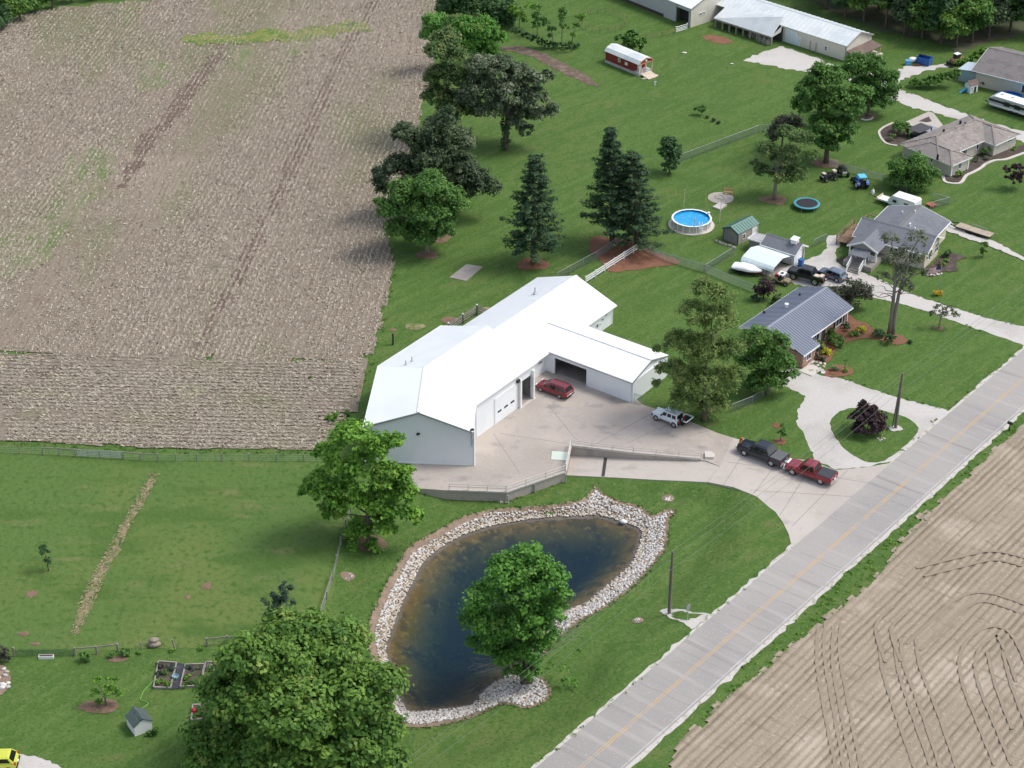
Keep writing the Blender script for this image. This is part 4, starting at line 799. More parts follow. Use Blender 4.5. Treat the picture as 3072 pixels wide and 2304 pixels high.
# back deck seen beyond the eave
w=b.world(ax0-2.2,2*hw-.5); dk=thing('back_deck','small dark brown deck behind the grey roof house near the white trailer','deck',(w.x,w.y,0),b.rz)
for k in range(9):
    m=MB(); m.box(0,k*.42,.4,2.0,k*.42+.38,.45); m.build('deck_board',BM['darkwood'],dk)
for y in (0,3.7):
    m=MB(); m.box(-.05,y,0,.05,y+.1,1.3); m.build('post',BM['deckw'],dk)
m=MB(); m.beam((0,0,1.3),(0,3.8,1.3),.1,.07); m.build('rail',BM['deckw'],dk); m=MB(); m.beam((0,3.75,1.3),(2,3.75,1.3),.1,.07); m.build('rail',BM['deckw'],dk)
GH=b
# ---------------------------------------------------------------- garage, its flat annex, carport, green-roofed shed
b=Bld('detached_garage','white gabled garage with grey shingle roof and open bay facing the gravel','garage',front=[(2280.5,732),(2386.8,766)],ridge=[(2315.6,694),(2421,725.5)],ze=1.8,zr=2.75,hw=1.68)
L,hw=b.L,b.hw; DX=L-.3
m=MB(); wall_open(m,(.3,.4),(DX,.4),-.1,1.75,.15,[]); wall_open(m,(.3,2*hw-.3),(.3,.4),-.1,1.75,.15,[]); wall_open(m,(DX,2*hw-.3),(.3,2*hw-.3),-.1,1.75,.15,[])
wall_open(m,(DX,.4),(DX,2*hw-.3),-.1,1.75,.15,[(hw+.3,2*hw-.9,1.6)]); m.extrude([Vector((DX,.4,1.75)),Vector((DX,2*hw-.3,1.75)),Vector((DX,hw,2.65))],(0,0,0),(-.15,0,0)); b.part('wall',m,BM['trim'])
m=MB(); m.box(.5,.6,.03,DX-.2,2*hw-.5,.05); b.part('garage_floor',m,GR['slab'])
rf=gable_roof(b,0,L,0,2*hw,1.8,2.75,hw,BM['shingle'],trim=BM['trim'])
b.door((DX,hw*.52+.3,0),(0,1,0),1.8,1.5,BM['white'],n=(1,0,0),name='garage_door',panels=4,handle=False)
c=b.at(2369,707,4.3); m=MB(); m.box(c.x-.4,hw-.4,2.6,c.x+.4,hw+.4,3.2); m.slab([(c.x-.5,hw-.5,3.2),(c.x+.5,hw-.5,3.2),(c.x+.5,hw+.5,3.35),(c.x-.5,hw+.5,3.35)],.08); b.part('cupola',m,BM['trim'],parent=rf)
a=b.at(2250,709,1.68); a2=b.at(2295.7,686.6,1.68); m=MB(); m.box(a.x+.15,.9,-.1,.28,2*hw-.8,1.55); b.part('annex_wall',m,BM['taupe']); m=MB(); m.slab([(a.x,.7,1.6),(.35,.7,1.68),(.35,2*hw-.6,1.68),(a.x,2*hw-.6,1.6)],.12); b.part('annex_roof',m,M('pale_flat_roof',(.40,.40,.41),rough=.8,var=[(.8,(.48,.48,.48),.5,.7,None,4)])); g=MB(); g.beam((a.x-.03,.7,1.56),(a.x-.03,2*hw-.6,1.56),.06,.2); g.beam((a.x,.67,1.57),(.3,.67,1.63),.06,.2); g.beam((a.x,2*hw-.57,1.57),(.3,2*hw-.57,1.63),.06,.2); b.part('fascia',g,BM['trim'])
GA=b
cp=Bld('carport','pale metal carport with rounded eaves open beside the garage','carport',front=[(2221.6,784),(2318.5,817)],ridge=[(2282,752)],ze=.95,zr=1.9)
L=cp.L; w=4.7; prof=[(0,.95),(.08,1.25),(.4,1.55),(w*.5,2.05),(w-.4,1.55),(w-.08,1.25),(w,.95)]
m=MB(); th=.05
for (y0,z0),(y1,z1) in zip(prof[:-1],prof[1:]): m.slab([(0,y0,z0),(L,y0,z0),(L,y1,z1),(0,y1,z1)],th)
cr=cp.part('roof',m,BM['carport']); g=MB()
for i in range(1,17):
    x=L*i/17
    for (y0,z0),(y1,z1) in zip(prof[:-1],prof[1:]): g.beam((x,y0,z0+.02),(x,y1,z1+.02),.05,.03)
cp.part('roof_ribs',g,BM['carport'],kind='stuff',parent=cr)
for x in np.linspace(.1,L-.1,5):
    for y in (.06,w-.06): m=MB(); m.box(x-.04,y-.04,-.05,x+.04,y+.04,1.0); cp.part('post',m,BM['steel'])
m=MB(); m.box(.3,.3,.02,L-.3,w-.3,.03); cp.part('carport_floor',m,GR['slab'])
b=Bld('green_roof_shed','taupe garden shed with a green metal roof and one round cornered window','shed',front=[(2215.5,703.3),(2280,671)],ridge=[(2187,681.5),(2256.3,653)],ze=1.75,zr=2.4,hw=1.4)
L,hw=b.L,b.hw; 
gable_walls(b,.12,L-.12,.15,2*hw-.15,1.7,2.33,hw,BM['taupe']); gable_roof(b,0,L,0,2*hw,1.75,2.4,hw,BM['greenroof'],t=.08,trim=BM['greentrim'],ribs=.5,ribm=BM['greenroof'],gutter=False)
m=MB(); m.slab2(Vector((L/2,.15,0.86)),Vector((L/2-.12,0,0)),Vector((0,0,0.84)),Vector((0,-.02,0))); b.part('front_siding',m,BM['lighttaupe'])
b.window((L*.3,.12,.95),(1,0,0),.6,.7,rows=2); b.door((L*.77,.12,0),(1,0,0),.75,1.5,BM['trim'])
for y in (.15,2*hw-.15): m=MB(); m.box(.08,y-.06,0,.2,y+.06,1.7); b.part('corner_trim',m,BM['greentrim'])
for k in range(9):
    a=G(2156+k*7+random.uniform(-2,2),722+k*2.4+random.uniform(-1,2)); m=MB(); m.add([tuple(v*(.22 if i%2 else .28)) for i,v in enumerate(IV)],[tuple(f) for f in IF]); o=m.build('edging_stone',STM); o.location=(a.x-.3,a.y-.3,.1); tag(o,'pale rounded edging stone along the foot of the green roof shed','stone','edging stones beside the green roof shed')
# ---------------------------------------------------------------- red gambrel cabin on a trailer-like base, with front porch
b=Bld('red_cabin','small red barn cabin with white gambrel roof and unfinished porch','cabin',front=[(1813,153),(1917.5,196)],ridge=[(1838,130),(1939,175)],ze=1.95,zr=2.85,hw=1.6)
L,hw=b.L,b.hw; prof=[(0,1.95),(.45,2.5),(hw,2.85),(2*hw-.45,2.5),(2*hw,1.95)]; px=L-1.6
m=MB(); m.extrude([Vector((.15,0.15,.45)),Vector((.15,2*hw-0.15,.45))]+[Vector((.15,min(max(y,.15),2*hw-.15),z-.08)) for y,z in prof[::-1]],(0,0,0),(px,0,0)); b.part('wall',m,BM['barnred'])
m=MB()
for (y0,z0),(y1,z1) in zip(prof[:-1],prof[1:]): m.slab([(0,y0,z0),(L,y0,z0),(L,y1,z1),(0,y1,z1)],.07)
rf=b.part('roof',m,BM['paleroof']); g=MB()
for i in range(1,22):
    for (y0,z0),(y1,z1) in zip(prof[:-1],prof[1:]): g.beam((L*i/22,y0,z0+.02),(L*i/22,y1,z1+.02),.05,.03)
b.part('roof_ribs',g,BM['paleroof'],kind='stuff',parent=rf)
m=MB(); m.box(.1,.1,-.05,L-.1,2*hw-.1,.44); b.part('skirting',m,BM['greywall'])
m=MB(); m.extrude([Vector((L-.12,.1,2.0)),Vector((L-.12,2*hw-.1,2.0)),Vector((L-.12,2*hw-.45,2.44)),Vector((L-.12,hw,2.78)),Vector((L-.12,.45,2.44))],(0,0,0),(.08,0,0)); b.part('gable_wall',m,BM['barnred'])
g=MB()
for (y0,z0),(y1,z1) in zip(prof[:-1],prof[1:]): g.beam((L+.03,y0,z0-.06),(L+.03,y1,z1-.06),.08,.14)
g.beam((L-.02,.1,1.97),(L-.02,2*hw-.1,1.97),.1,.12); b.part('porch_trim',g,BM['cedar'])
m=MB(); m.lathe([(.01,0),(.2,.02),(.2,.05)],12,(0,0,0)); m.v=[(L-.03+z,hw+x,2.38+y) for x,y,z in m.v]; b.part('gable_vent',m,BM['trim'])
for y in (.18,hw,2*hw-.18): m=MB(); m.box(L-.2,y-.07,.44,L-.06,y+.07,1.92); b.part('porch_post',m,BM['plank'])
for y0,y1 in ((.25,hw-.5),): 
    for z in (.75,1.05): m=MB(); m.beam((L-.13,y0,z),(L-.13,y1,z),.05,.1); b.part('porch_rail',m,BM['plank'])
b.window((L*.42,.15,1.4),(1,0,0),.42,.6,rows=2); b.window((L*.62,.15,1.25),(1,0,0),.5,.4,gm=BM['trim'],name='wall_unit')
b.door((px+.16,hw*.95,.45),(0,1,0),.7,1.35,BM['trim'],n=(1,0,0))
w=b.world(L+.1,.2)
rp=thing('wooden_ramp','raw lumber ramp boards leading up to the red cabin porch','ramp',(w.x,w.y,0),b.rz)
for k in range(6): m=MB(); m.slab([(0,.1+k*.36,.45),(1.9,.1+k*.36,.1),(1.9,.42+k*.36,.1),(0,.42+k*.36,.45)],.06); m.build('plank',BM['plank'],rp)
for k in range(3):
    p=G(1946+k*5,236-k*3.5); m=MB(); m.beam((-1.1,0,0),(1.1,0,0),.22,.12); o=m.build('loose_plank',BM['plank']); o.location=(p.x,p.y,.08+k*.001); o.rotation_euler=(0,0,R(14+5*k)); tag(o,'pale loose plank lying on the grass by the red cabin porch','plank','loose planks near the red cabin')
# ---------------------------------------------------------------- barns at the top
b=Bld('long_barn','long cream metal barn with pale ribbed roof and open lean to','barn',front=[(2350,78),(2541,139)],ridge=[(2450,50),(2597.6,98.7)],ze=2.7,zr=4.15,hw=3.73)
L,hw=b.L,b.hw; X0=b.at(2101,40,3.4).x; slp=(4.15-2.7)/hw
gable_walls(b,X0,L-.25,.2,2*hw-.2,2.62,4.03,hw,BM['cream'])
rf=gable_roof(b,X0-4,L,0,2*hw,2.7,4.15,hw,BM['paleroof'],trim=BM['greywood'],ribs=.9,ribm=M('roof_rib_metal',(.58,.62,.63),rough=.4),gutter=False)  # ribs and ridge cap a little greyer than the roof sheets
lw=abs(b.at(2304.6,111.8,3.2).y); lw=1.7
for _ in range(8): lw=abs(b.at(2304.6,111.8,2.7-lw*slp).y)
lw=min(max(lw,1.6),3.2); zl=2.7-lw*slp
m=MB(); m.slab([(X0,-lw,zl),(-.1,-lw,zl),(-.1,.02,4.3),(X0,.02,2.7)],.12); lr=b.part('lean_to_roof',m,BM['paleroof']); g=MB()
for i in range(int(-X0/.9)+1): x=-.12-i*.9; g.beam((x,-lw,zl+.02),(x,0,2.72),.07,.05,up=(0,-1,1))
b.part('roof_seams',g,MATS['roof_rib_metal'],kind='stuff',parent=lr)
g=MB(); g.beam((X0,-lw-.03,zl-.12),(-.1,-lw-.03,zl-.12),.08,.28); b.part('fascia',g,BM['greywood'],parent=lr)
g=MB(); g.extrude([Vector((-.1,-lw,zl-.14)),Vector((-.1,0,zl+.2)),Vector((-.1,0,2.58))],(0,0,0),(-.1,0,0)); b.part('gable_wall',g,BM['cream'])
npost=9
for i in range(npost): x=-.2+(X0+.6)*i/(npost-1); m=MB(); m.box(x-.12,-lw+.05,-.05,x+.12,-lw+.29,zl-.1); b.part('post',m,BM['greywood'])
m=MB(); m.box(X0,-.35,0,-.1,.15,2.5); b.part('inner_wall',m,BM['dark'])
b.door((1.6,.2,0),(1,0,0),2.1,2.25,BM['door'],name='garage_door',handle=False,panels=5); b.door((3.1,.2,0),(1,0,0),.7,1.55,BM['door'])
b.window((L-4.2,.2,1.15),(1,0,0),.5,.7,rows=2)
for x in (5.6,6.8): m=MB(); m.tube([(x,.1,.1),(x,.1,1.6)],.05,6); b.part('conduit',m,BM['steel'])
# porch at the near gable end
m=MB(); m.slab([(L-.2,.3,1.75),(L+2.0,.3,1.35),(L+2.0,2*hw-.2,1.35),(L-.2,2*hw-.2,1.75)],.12); b.part('porch_roof',m,BM['brownshingle'])
for y in (.6,2.6,4.6,2*hw-.6): m=MB(); m.box(L+1.75,y-.08,-.05,L+1.91,y+.08,1.3); b.part('porch_post',m,BM['cedar'])
m=MB(); m.box(L,.4,-.02,L+2.4,2*hw-.3,.12); b.part('porch_floor',m,GR['curb']); b.window((L-.25,hw+.8,1.0),(0,1,0),.7,.6,n=(1,0,0)); b.door((L-.25,hw-1.6,.15),(0,1,0),.8,1.25,BM['darkwood'],n=(1,0,0))
m=MB(); m.box(L-.3,.1,-.05,L-.15,.3,2.55); b.part('corner_trim',m,BM['greywood'])
LB=b
b=Bld('grey_barn','grey walled barn with white roof and dark open end bay','barn',front=[(1995,-4),(2073.6,27)],ridge=[(2110,-20)],ze=3.4,zr=5.2)
L=b.L; hw=4.7
m=MB(); XW=-36; wall_open(m,(XW,.2),(L-.2,.2),0,3.3,.2,[(L-.2-XW-3.6,L-.2-XW-.5,2.7)]); wall_open(m,(L-.2,.2),(L-.2,2*hw-.2),0,3.3,.2,[]); wall_open(m,(XW,2*hw-.2),(XW,.2),0,3.3,.2,[]); b.part('wall',m,BM['greywall'])
m=MB(); m.extrude([Vector((L-.18,.15,-.05)),Vector((L-.18,2*hw-.15,-.05)),Vector((L-.18,2*hw-.15,3.3)),Vector((L-.18,hw,5.08)),Vector((L-.18,.15,3.3))],(0,0,0),(.06,0,0)); b.part('gable_wall',m,BM['cream'])
gable_roof(b,XW,L,0,2*hw,3.4,5.2,hw,BM['whiteroof'],trim=BM['greywood'],gutter=False)
m=MB(); m.slab2(Vector((L-5.2,.17,1.65)),Vector((1.45,0,0)),Vector((0,0,1.6)),Vector((0,-.08,0))); b.part('sliding_door',m,BM['greywall'])
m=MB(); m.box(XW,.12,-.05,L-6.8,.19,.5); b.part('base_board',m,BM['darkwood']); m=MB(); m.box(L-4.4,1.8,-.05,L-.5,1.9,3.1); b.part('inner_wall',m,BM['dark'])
b.window((L-.12,2.4,1.9),(0,1,0),.5,.4,n=(1,0,0)); b.window((L-.12,3.2,1.9),(0,1,0),.4,.45,n=(1,0,0))
# ---------------------------------------------------------------- hip-roofed ranch at the right
HZ=2.1
b=Bld('hip_roof_house','tan ranch house with mottled brown hip roof and curved front bed','house',front=[(2854,493),(3058,405)],ridge=[(2898,362)],ze=HZ,zr=4.6)
P=lambda px,py,z=HZ: b.at(px,py,z)
Wc=P(2687,437); N1=P(2854,493); N2=P(2913,468); bk=P(2893,356,4.4)
# own frame: x along the front (to the upper right), y away to the upper left
yb=Wc.y; x_w=min(Wc.x,N1.x)
x1=N2.x; xr=P(3058,403).x; xg0=P(2958,424).x; yfront=P(2945,424).y; yfront=2.1; yb=9.4
yr=(yfront+yb)/2; h2=(yb-yfront)/2; zr=HZ+h2*.42
X0h,X1h=N1.x-.1,xr+.2
def hip(nm,x0,x1,y0,y1,ze,pitch,axis,mat):
    if axis=='x': h=(y1-y0)/2; z=ze+h*pitch; a,c=(x0+h,y0+h,z),(x1-h,y0+h,z); A,Bq,C,D=(x0,y0,ze),(x1,y0,ze),(x1,y1,ze),(x0,y1,ze); fs=[[A,Bq,c,a],[Bq,C,c],[C,D,a,c],[D,A,a]]
    else: h=(x1-x0)/2; z=ze+h*pitch; a,c=(x0+h,y0+h,z),(x0+h,y1-h,z); A,Bq,C,D=(x0,y0,ze),(x1,y0,ze),(x1,y1,ze),(x0,y1,ze); fs=[[A,Bq,a],[Bq,C,c,a],[C,D,c],[D,A,a,c]]
    m=MB()
    for f in fs: m.slab(f,.12)
    o=b.part(nm,m,mat); g=MB()
    for p,q2 in ((A,a),(D,a if axis=='x' else c),(Bq,c if axis=='x' else a),(C,c),(a,c)): g.beam(Vector(p)+Vector((0,0,.03)),Vector(q2)+Vector((0,0,.03)),.26,.05)
    b.part('ridge_cap',g,mat,parent=o); g=MB()
    for p,q2 in ((A,Bq),(Bq,C),(C,D),(D,A)): g.beam(Vector(p)-Vector((0,0,.1)),Vector(q2)-Vector((0,0,.1)),.1,.14)
    b.part('gutter',g,BM['trim'],parent=o)
    return o
hip('roof',X0h,X1h,yfront,yb,HZ,.40,'x',BM['tanshingle'])
xw2=4.5
hip('wing_roof',X0h-.06,xw2,N1.y-.3,yb-1.5,HZ-.04,.40,'y',BM['tanshingle'])
gx0=10.2; hip('garage_roof',gx0,X1h+.06,0.1,yb-2.0,HZ-.04,.38,'y',BM['tanshingle'])
m=MB(); m.box(X0h+.35,yfront+.35,-.1,X1h-.35,yb-.35,HZ-.08); m.box(X0h+.32,N1.y+.1,-.1,xw2-.35,yfront+.5,HZ-.1); m.box(gx0+.35,0.5,-.1,X1h-.32,yfront+.5,HZ-.1); b.part('wall',m,BM['tan'])
for y in (yfront+1.5,yfront+4.2): b.window((X0h+.32,y,1.45),(0,-1,0),.42,.6,n=(-1,0,0))
b.window(((X0h+xw2)/2,N1.y+.1,1.2),(1,0,0),.7,.9,cols=2); b.window((xw2+1.6,yfront+.35,1.2),(1,0,0),1.2,1.0,cols=3); b.window((gx0-1.0,yfront+.35,1.3),(1,0,0),.55,.9); b.window(((gx0+X1h)/2+1,0.5,1.5),(1,0,0),1.2,.4,cols=2)
for x in (X0h+.42,xw2-.4): m=MB(); m.box(x-.12,N1.y+.0,0,x+.12,N1.y+.12,HZ-.15); b.part('corner_trim',m,BM['trim'])
for (px,py) in ((2896,366),(2832,387),(2762,436),(2816,448),(2882,361)):
    v=b.at(px,py,3.8); m=MB(); m.box(v.x-.12,v.y-.12,2.2,v.x+.12,v.y+.12,3.75 if py<400 else 3.0); b.part('roof_vent',m,BM['black'])
HH=b
# ---------------------------------------------------------------- house at the top right, playhouse, small white shed
b=Bld('far_house','long beige house with dusky brown shingle roof beside the woods','house',front=[(2919,211),(3072,248.5)],ridge=[(2966,142),(3072,163)],ze=2.6,zr=4.5,hw=6.0)
L=b.L+12; hw=b.hw; xr0=b.at(2966,142,4.5).x
gable_walls(b,.4,L,.45,2*hw-.45,2.55,4.38,hw,BM['tan']); gable_roof(b,min(xr0,.3),L,0,2*hw,2.6,4.5,hw,BM['duskshingle'],trim=BM['trim'])
for k in range(3): b.window((b.at(3052+k*8,285,1.2).x+.2*k,.45,1.4),(1,0,0),.7,1.3)
m=MB(); m.box(-2.6,.8,-.05,.38,4.2,1.9); b.part('annex_wall',m,M('blue_grey_siding',(.30,.40,.45),rough=.6)); m=MB(); m.slab([(-2.8,.6,1.95),(.4,.6,2.3),(.4,4.4,2.3),(-2.8,4.4,1.95)],.1); b.part('annex_roof',m,M('pale_blue_roof',(.46,.54,.60),rough=.5))
b=Bld('playhouse','little white playhouse with brown shingle roof next to blue toys','playhouse',front=[(2912,259),(2938,253)],ridge=[(2906,246),(2931,240)],ze=1.3,zr=1.9,hw=.8)
L=max(b.L,1.5); hw=b.hw; gable_walls(b,.1,L-.1,.12,2*hw-.12,1.25,1.83,hw,BM['trim']); gable_roof(b,0,L,0,2*hw,1.3,1.9,hw,BM['brownshingle'],t=.07,gutter=False)
b.door((L*.62,.12,.05),(1,0,0),.4,.95,BM['black'],handle=False); b.window((L*.25,.12,.8),(1,0,0),.25,.4)
b=Bld('white_shed','small white shed with dark green shingle roof near the garden beds','shed',front=[(459,2162),(434,2127)],ridge=[(426,2161),(400,2124)],ze=1.1,zr=1.75,hw=.98)
L=max(b.L,2.0); hw=b.hw; gs=M('green_shingles',(.075,.10,.095),rough=.9,var=[(2,(.10,.125,.12),.5,.68,None,4)])
gable_walls(b,.08,L-.08,.12,2*hw-.12,1.06,1.7,hw,BM['trim'],floor=-.1); gable_roof(b,0,L,0,2*hw,1.1,1.75,hw,gs,t=.07,gutter=False)
# ================================================================ vehicles
VM=dict(
 tyre=M('tyre_rubber',(.018,.018,.019),rough=.85), rim=M('alloy_rim',(.50,.50,.51),rough=.35,metal=.8), blackp=M('black_plastic',(.022,.022,.024),rough=.6),
 glass=M('car_glass',(.012,.014,.017),rough=.05,spec=.7), chrome=M('chrome_bumper',(.62,.62,.63),rough=.25,metal=.8), tail=M('tail_lamp',(.45,.03,.025),rough=.3), head=M('head_lamp',(.75,.76,.76),rough=.2),
 plate=M('number_plate',(.72,.74,.76),rough=.5), frame=M('chassis_black',(.03,.03,.03),rough=.7))
def paint(name,c,metal=.25): return M(name,c,rough=.32,metal=metal,spec=.5,coat=.6)
class Veh:
    def __init__(s,name,label,cat,loc,rz,scale=1.0,group=None): s.r=thing(name,label,cat,loc,rz,group,scale)
    def part(s,n,mb,m,parent=None,label=None,smooth=False,kind=None): return mb.build(n,m,parent or s.r,smooth,label,kind)
    def loft(s,n,st,m,parent=None):                # stations (x, half width, z bottom, z top)
        mb=MB(); R_=[]
        for x,w,zb,zt in st:
            h=zt-zb; ring=[(w*.90,zb),(w,zb+h*.18),(w,zb+h*.62),(w*.95,zt-h*.10),(w*.78,zt)]
            R_.append([(x,-y,z) for y,z in ring]+[(x,y,z) for y,z in ring[::-1]])
        k=10; mb.v=[p for r in R_ for p in r]
        for i in range(len(R_)-1):
            for j in range(k): a=i*k+j; b=i*k+(j+1)%k; mb.f.append((a,b,b+k,a+k))
        mb.f+=[tuple(range(k))[::-1],tuple((len(R_)-1)*k+j for j in range(k))]; mb.mi=[0]*len(mb.f)
        return s.part(n,mb,m,parent)
    def quad(s,n,P,t,m,parent=None):               # pane: inset corners P, pushed t outward
        P=[Vector(p) for p in P]; nn=(P[1]-P[0]).cross(P[2]-P[0]).normalized(); c=sum(P,Vector())/4; 
        if nn.dot(c-Vector((s.cc,0,c.z-.2)))<0: nn=-nn
        mb=MB(); mb.add([p-nn*.01 for p in P]+[p+nn*t for p in P],[(0,1,2,3),(4,5,6,7),(0,1,5,4),(1,2,6,5),(2,3,7,6),(3,0,4,7)]); return s.part(n,mb,m,parent)
    def cabin(s,a,b,c,d,wb,wt,m,side,roofm=None,front=True,rear=True,name='cabin'):
        s.cc=(a[0]+d[0])/2
        V=lambda p,w,k:(p[0],w*k,p[1])
        mb=MB(); P=[V(p,w,k) for k in (-1,1) for p,w in ((a,wb),(b,wt),(c,wt),(d,wb))]
        # rounded roof: a raised centre strip
        mb.add(P,[(0,1,2,3),(7,6,5,4),(0,4,5,1),(2,6,7,3),(1,5,6,2),(0,3,7,4)]); body=s.part(name,mb,m)
        mb=MB(); q=[V(b,wt*.86,-1),V(b,wt*.86,1),V(c,wt*.86,1),V(c,wt*.86,-1)]; q=[Vector(p) for p in q]; ce=sum(q,Vector())/4
        mb.add([p for p in q]+[ce+(p-ce)*.8+Vector((0,0,.05)) for p in q],[(0,1,5,4),(1,2,6,5),(2,3,7,6),(3,0,4,7),(4,5,6,7)]); s.part('roof',mb,roofm or m)
        L=lambda p,q2,f:Vector(p).lerp(Vector(q2),f)
        if front: A,B=[V(a,wb*.9,-1),V(a,wb*.9,1)],[V(b,wt*.88,-1),V(b,wt*.88,1)]; s.quad('windscreen',[L(A[0],B[0],.08),L(A[1],B[1],.08),L(A[1],B[1],.93),L(A[0],B[0],.93)],.012,VM['glass'])
        if rear: A,B=[V(d,wb*.88,-1),V(d,wb*.88,1)],[V(c,wt*.86,-1),V(c,wt*.86,1)]; s.quad('rear_window',[L(A[0],B[0],.14),L(A[1],B[1],.14),L(A[1],B[1],.9),L(A[0],B[0],.9)],.012,VM['glass'])
        for k in (-1,1):
            lo0,lo1,hi0,hi1=V(a,wb,k),V(d,wb,k),V(b,wt,k),V(c,wt,k)
            for f0,f1 in side:
                pts=[L(L(lo0,lo1,f0),L(hi0,hi1,f0),.14),L(L(lo0,lo1,f1),L(hi0,hi1,f1),.14),L(L(lo0,lo1,f1),L(hi0,hi1,f1),.86),L(L(lo0,lo1,f0),L(hi0,hi1,f0),.86)]
                mb=MB(); o=Vector((0,k*.014,.0)); mb.add([p-o for p in pts]+[p+o for p in pts],[(0,1,2,3),(4,5,6,7),(0,1,5,4),(1,2,6,5),(2,3,7,6),(3,0,4,7)]); s.part('side_window',mb,VM['glass'])
        return body
    def wheels(s,xs,w,r,wd,rim=.62,arch=None):
        for x in xs:
            for k in (-1,1):
                mb=MB(); y0=k*(w-wd); y1=k*(w+.015); mb.tube([(x,y0,r),(x,y1,r)],r,18); o=s.part('wheel',mb,VM['tyre'])
                mb=MB(); mb.tube([(x,y1-k*.03,r),(x,y1+k*.012,r)],r*rim,14); s.part('rim',mb,VM['rim'],o)
                if arch:
                    mb=MB(); n=9
                    for j in range(n):
                        t0=PI*j/n; t1=PI*(j+1)/n; q=r*1.2
                        mb.beam((x+q*math.cos(t0),k*(w-.02),r+q*math.sin(t0)),(x+q*math.cos(t1),k*(w-.02),r+q*math.sin(t1)),.09,.07,up=(0,1,0))
                    s.part('wheel_arch',mb,arch)
    def ends(s,xf,xr,w,zl,zt,bm,zb=.45,lz=.1,plate=True):
        for x,k in ((xf,1),(xr,-1)):
            mb=MB(); mb.box(x-.10,-w*.93,zb-.10,x+.10,w*.93,zb+.10); s.part('bumper',mb,bm)
        for k in (-1,1):
            mb=MB(); mb.box(xf-.13,k*w*.72-.17,zl-lz,xf+.03,k*w*.72+.17,zl+lz); s.part('headlight',mb,VM['head'])
            mb=MB(); mb.box(xr-.03,k*w*.88-.08,zt-.16,xr+.10,k*w*.88+.08,zt+.16); s.part('tail_light',mb,VM['tail'])
        if plate: mb=MB(); mb.box(xr-.115,-.16,zb+.11,xr-.02,.16,zb+.23); s.part('number_plate',mb,VM['plate'])
    def mirrors(s,x,w,z,m):
        for k in (-1,1): mb=MB(); mb.box(x-.07,k*(w+.02)-.02+(k-1)*.09,z,x+.07,k*(w+.02)+.02+(k+1)*.09,z+.18); s.part('mirror',mb,m)
def place(front,rear,wb,W,z=0.04,side=1):          # near-side wheel contacts -> centre, heading, scale
    a,b=G(*front,z),G(*rear,z); h=a-b; sc=h.length/wb; h.normalize(); nr=Vector((h.y,-h.x,0)); c=(a+b)/2+nr*side*(W/2-.12)*sc
    return (c.x,c.y,z),math.atan2(h.y,h.x),sc
# red minivan by the garage
l,r_,s_=place((1625,1175),(1678.4,1194.8),3.0,1.95); red=paint('maroon_paint',(.20,.018,.028))
v=Veh('minivan','dark red minivan parked on the yard facing the white workshop wall','minivan',l,r_,s_*1.04); 
v.loft('body',[(2.45,.70,.38,.72),(2.3,.88,.28,.86),(1.5,.96,.25,1.0),(.9,.97,.25,1.05),(-2.1,.97,.25,1.08),(-2.5,.93,.3,1.05),(-2.6,.85,.4,.95)],red)
v.cabin((1.55,1.0),(.55,1.62),(-2.15,1.66),(-2.5,1.05),.92,.76,red,[(.12,.34),(.37,.62),(.65,.93)]); v.wheels((1.55,-1.5),.96,.34,.22); v.ends(2.42,-2.55,.95,.78,.95,VM['blackp'],.5); v.mirrors(.95,.95,1.02,red)
for k in (-1,1): mb=MB(); mb.beam((.3,k*.62,1.74),(-2.0,k*.62,1.75),.05,.04); v.part('roof_rack',mb,VM['blackp'])
mb=MB(); mb.box(-2.62,-.75,.55,-2.56,.75,.68); v.part('rear_trim',mb,VM['head'])
# white off-roader
l,r_,s_=place((1967.6,1261),(2021,1282.5),2.75,1.85); wp=paint('white_paint',(.72,.75,.78),0)
v=Veh('off_road_car','boxy white four wheel drive with three side windows parked under the tall tree','off roader',l,r_,s_)
v.loft('body',[(1.95,.62,.55,1.02),(1.9,.78,.5,1.08),(.75,.82,.48,1.12),(.7,.84,.48,1.14),(-1.75,.84,.48,1.15),(-1.8,.82,.5,1.13)],wp)
v.cabin((.72,1.12),(.45,1.78),(-1.68,1.78),(-1.78,1.14),.80,.70,wp,[(.08,.32),(.38,.62),(.68,.93)],roofm=M('white_hard_top',(.66,.70,.72),rough=.5)); v.wheels((1.35,-1.4),.88,.40,.26,arch=wp)
v.ends(2.05,-1.95,.78,.92,.95,VM['blackp'],.6,plate=False); v.mirrors(.5,.82,1.15,VM['blackp'])
mb=MB(); mb.tube([(-1.86,0,1.12),(-2.06,0,1.12)],.38,16); o=v.part('spare_wheel',mb,VM['tyre']); mb=MB(); mb.tube([(-2.05,0,1.12),(-2.075,0,1.12)],.2,12); v.part('rim',mb,VM['rim'],o)
mb=MB()
for y in (-.5,.5): mb.beam((.2,y,1.87),(-1.5,y,1.87),.03,.03)
v.part('roof_rail',mb,VM['blackp'],kind='stuff')
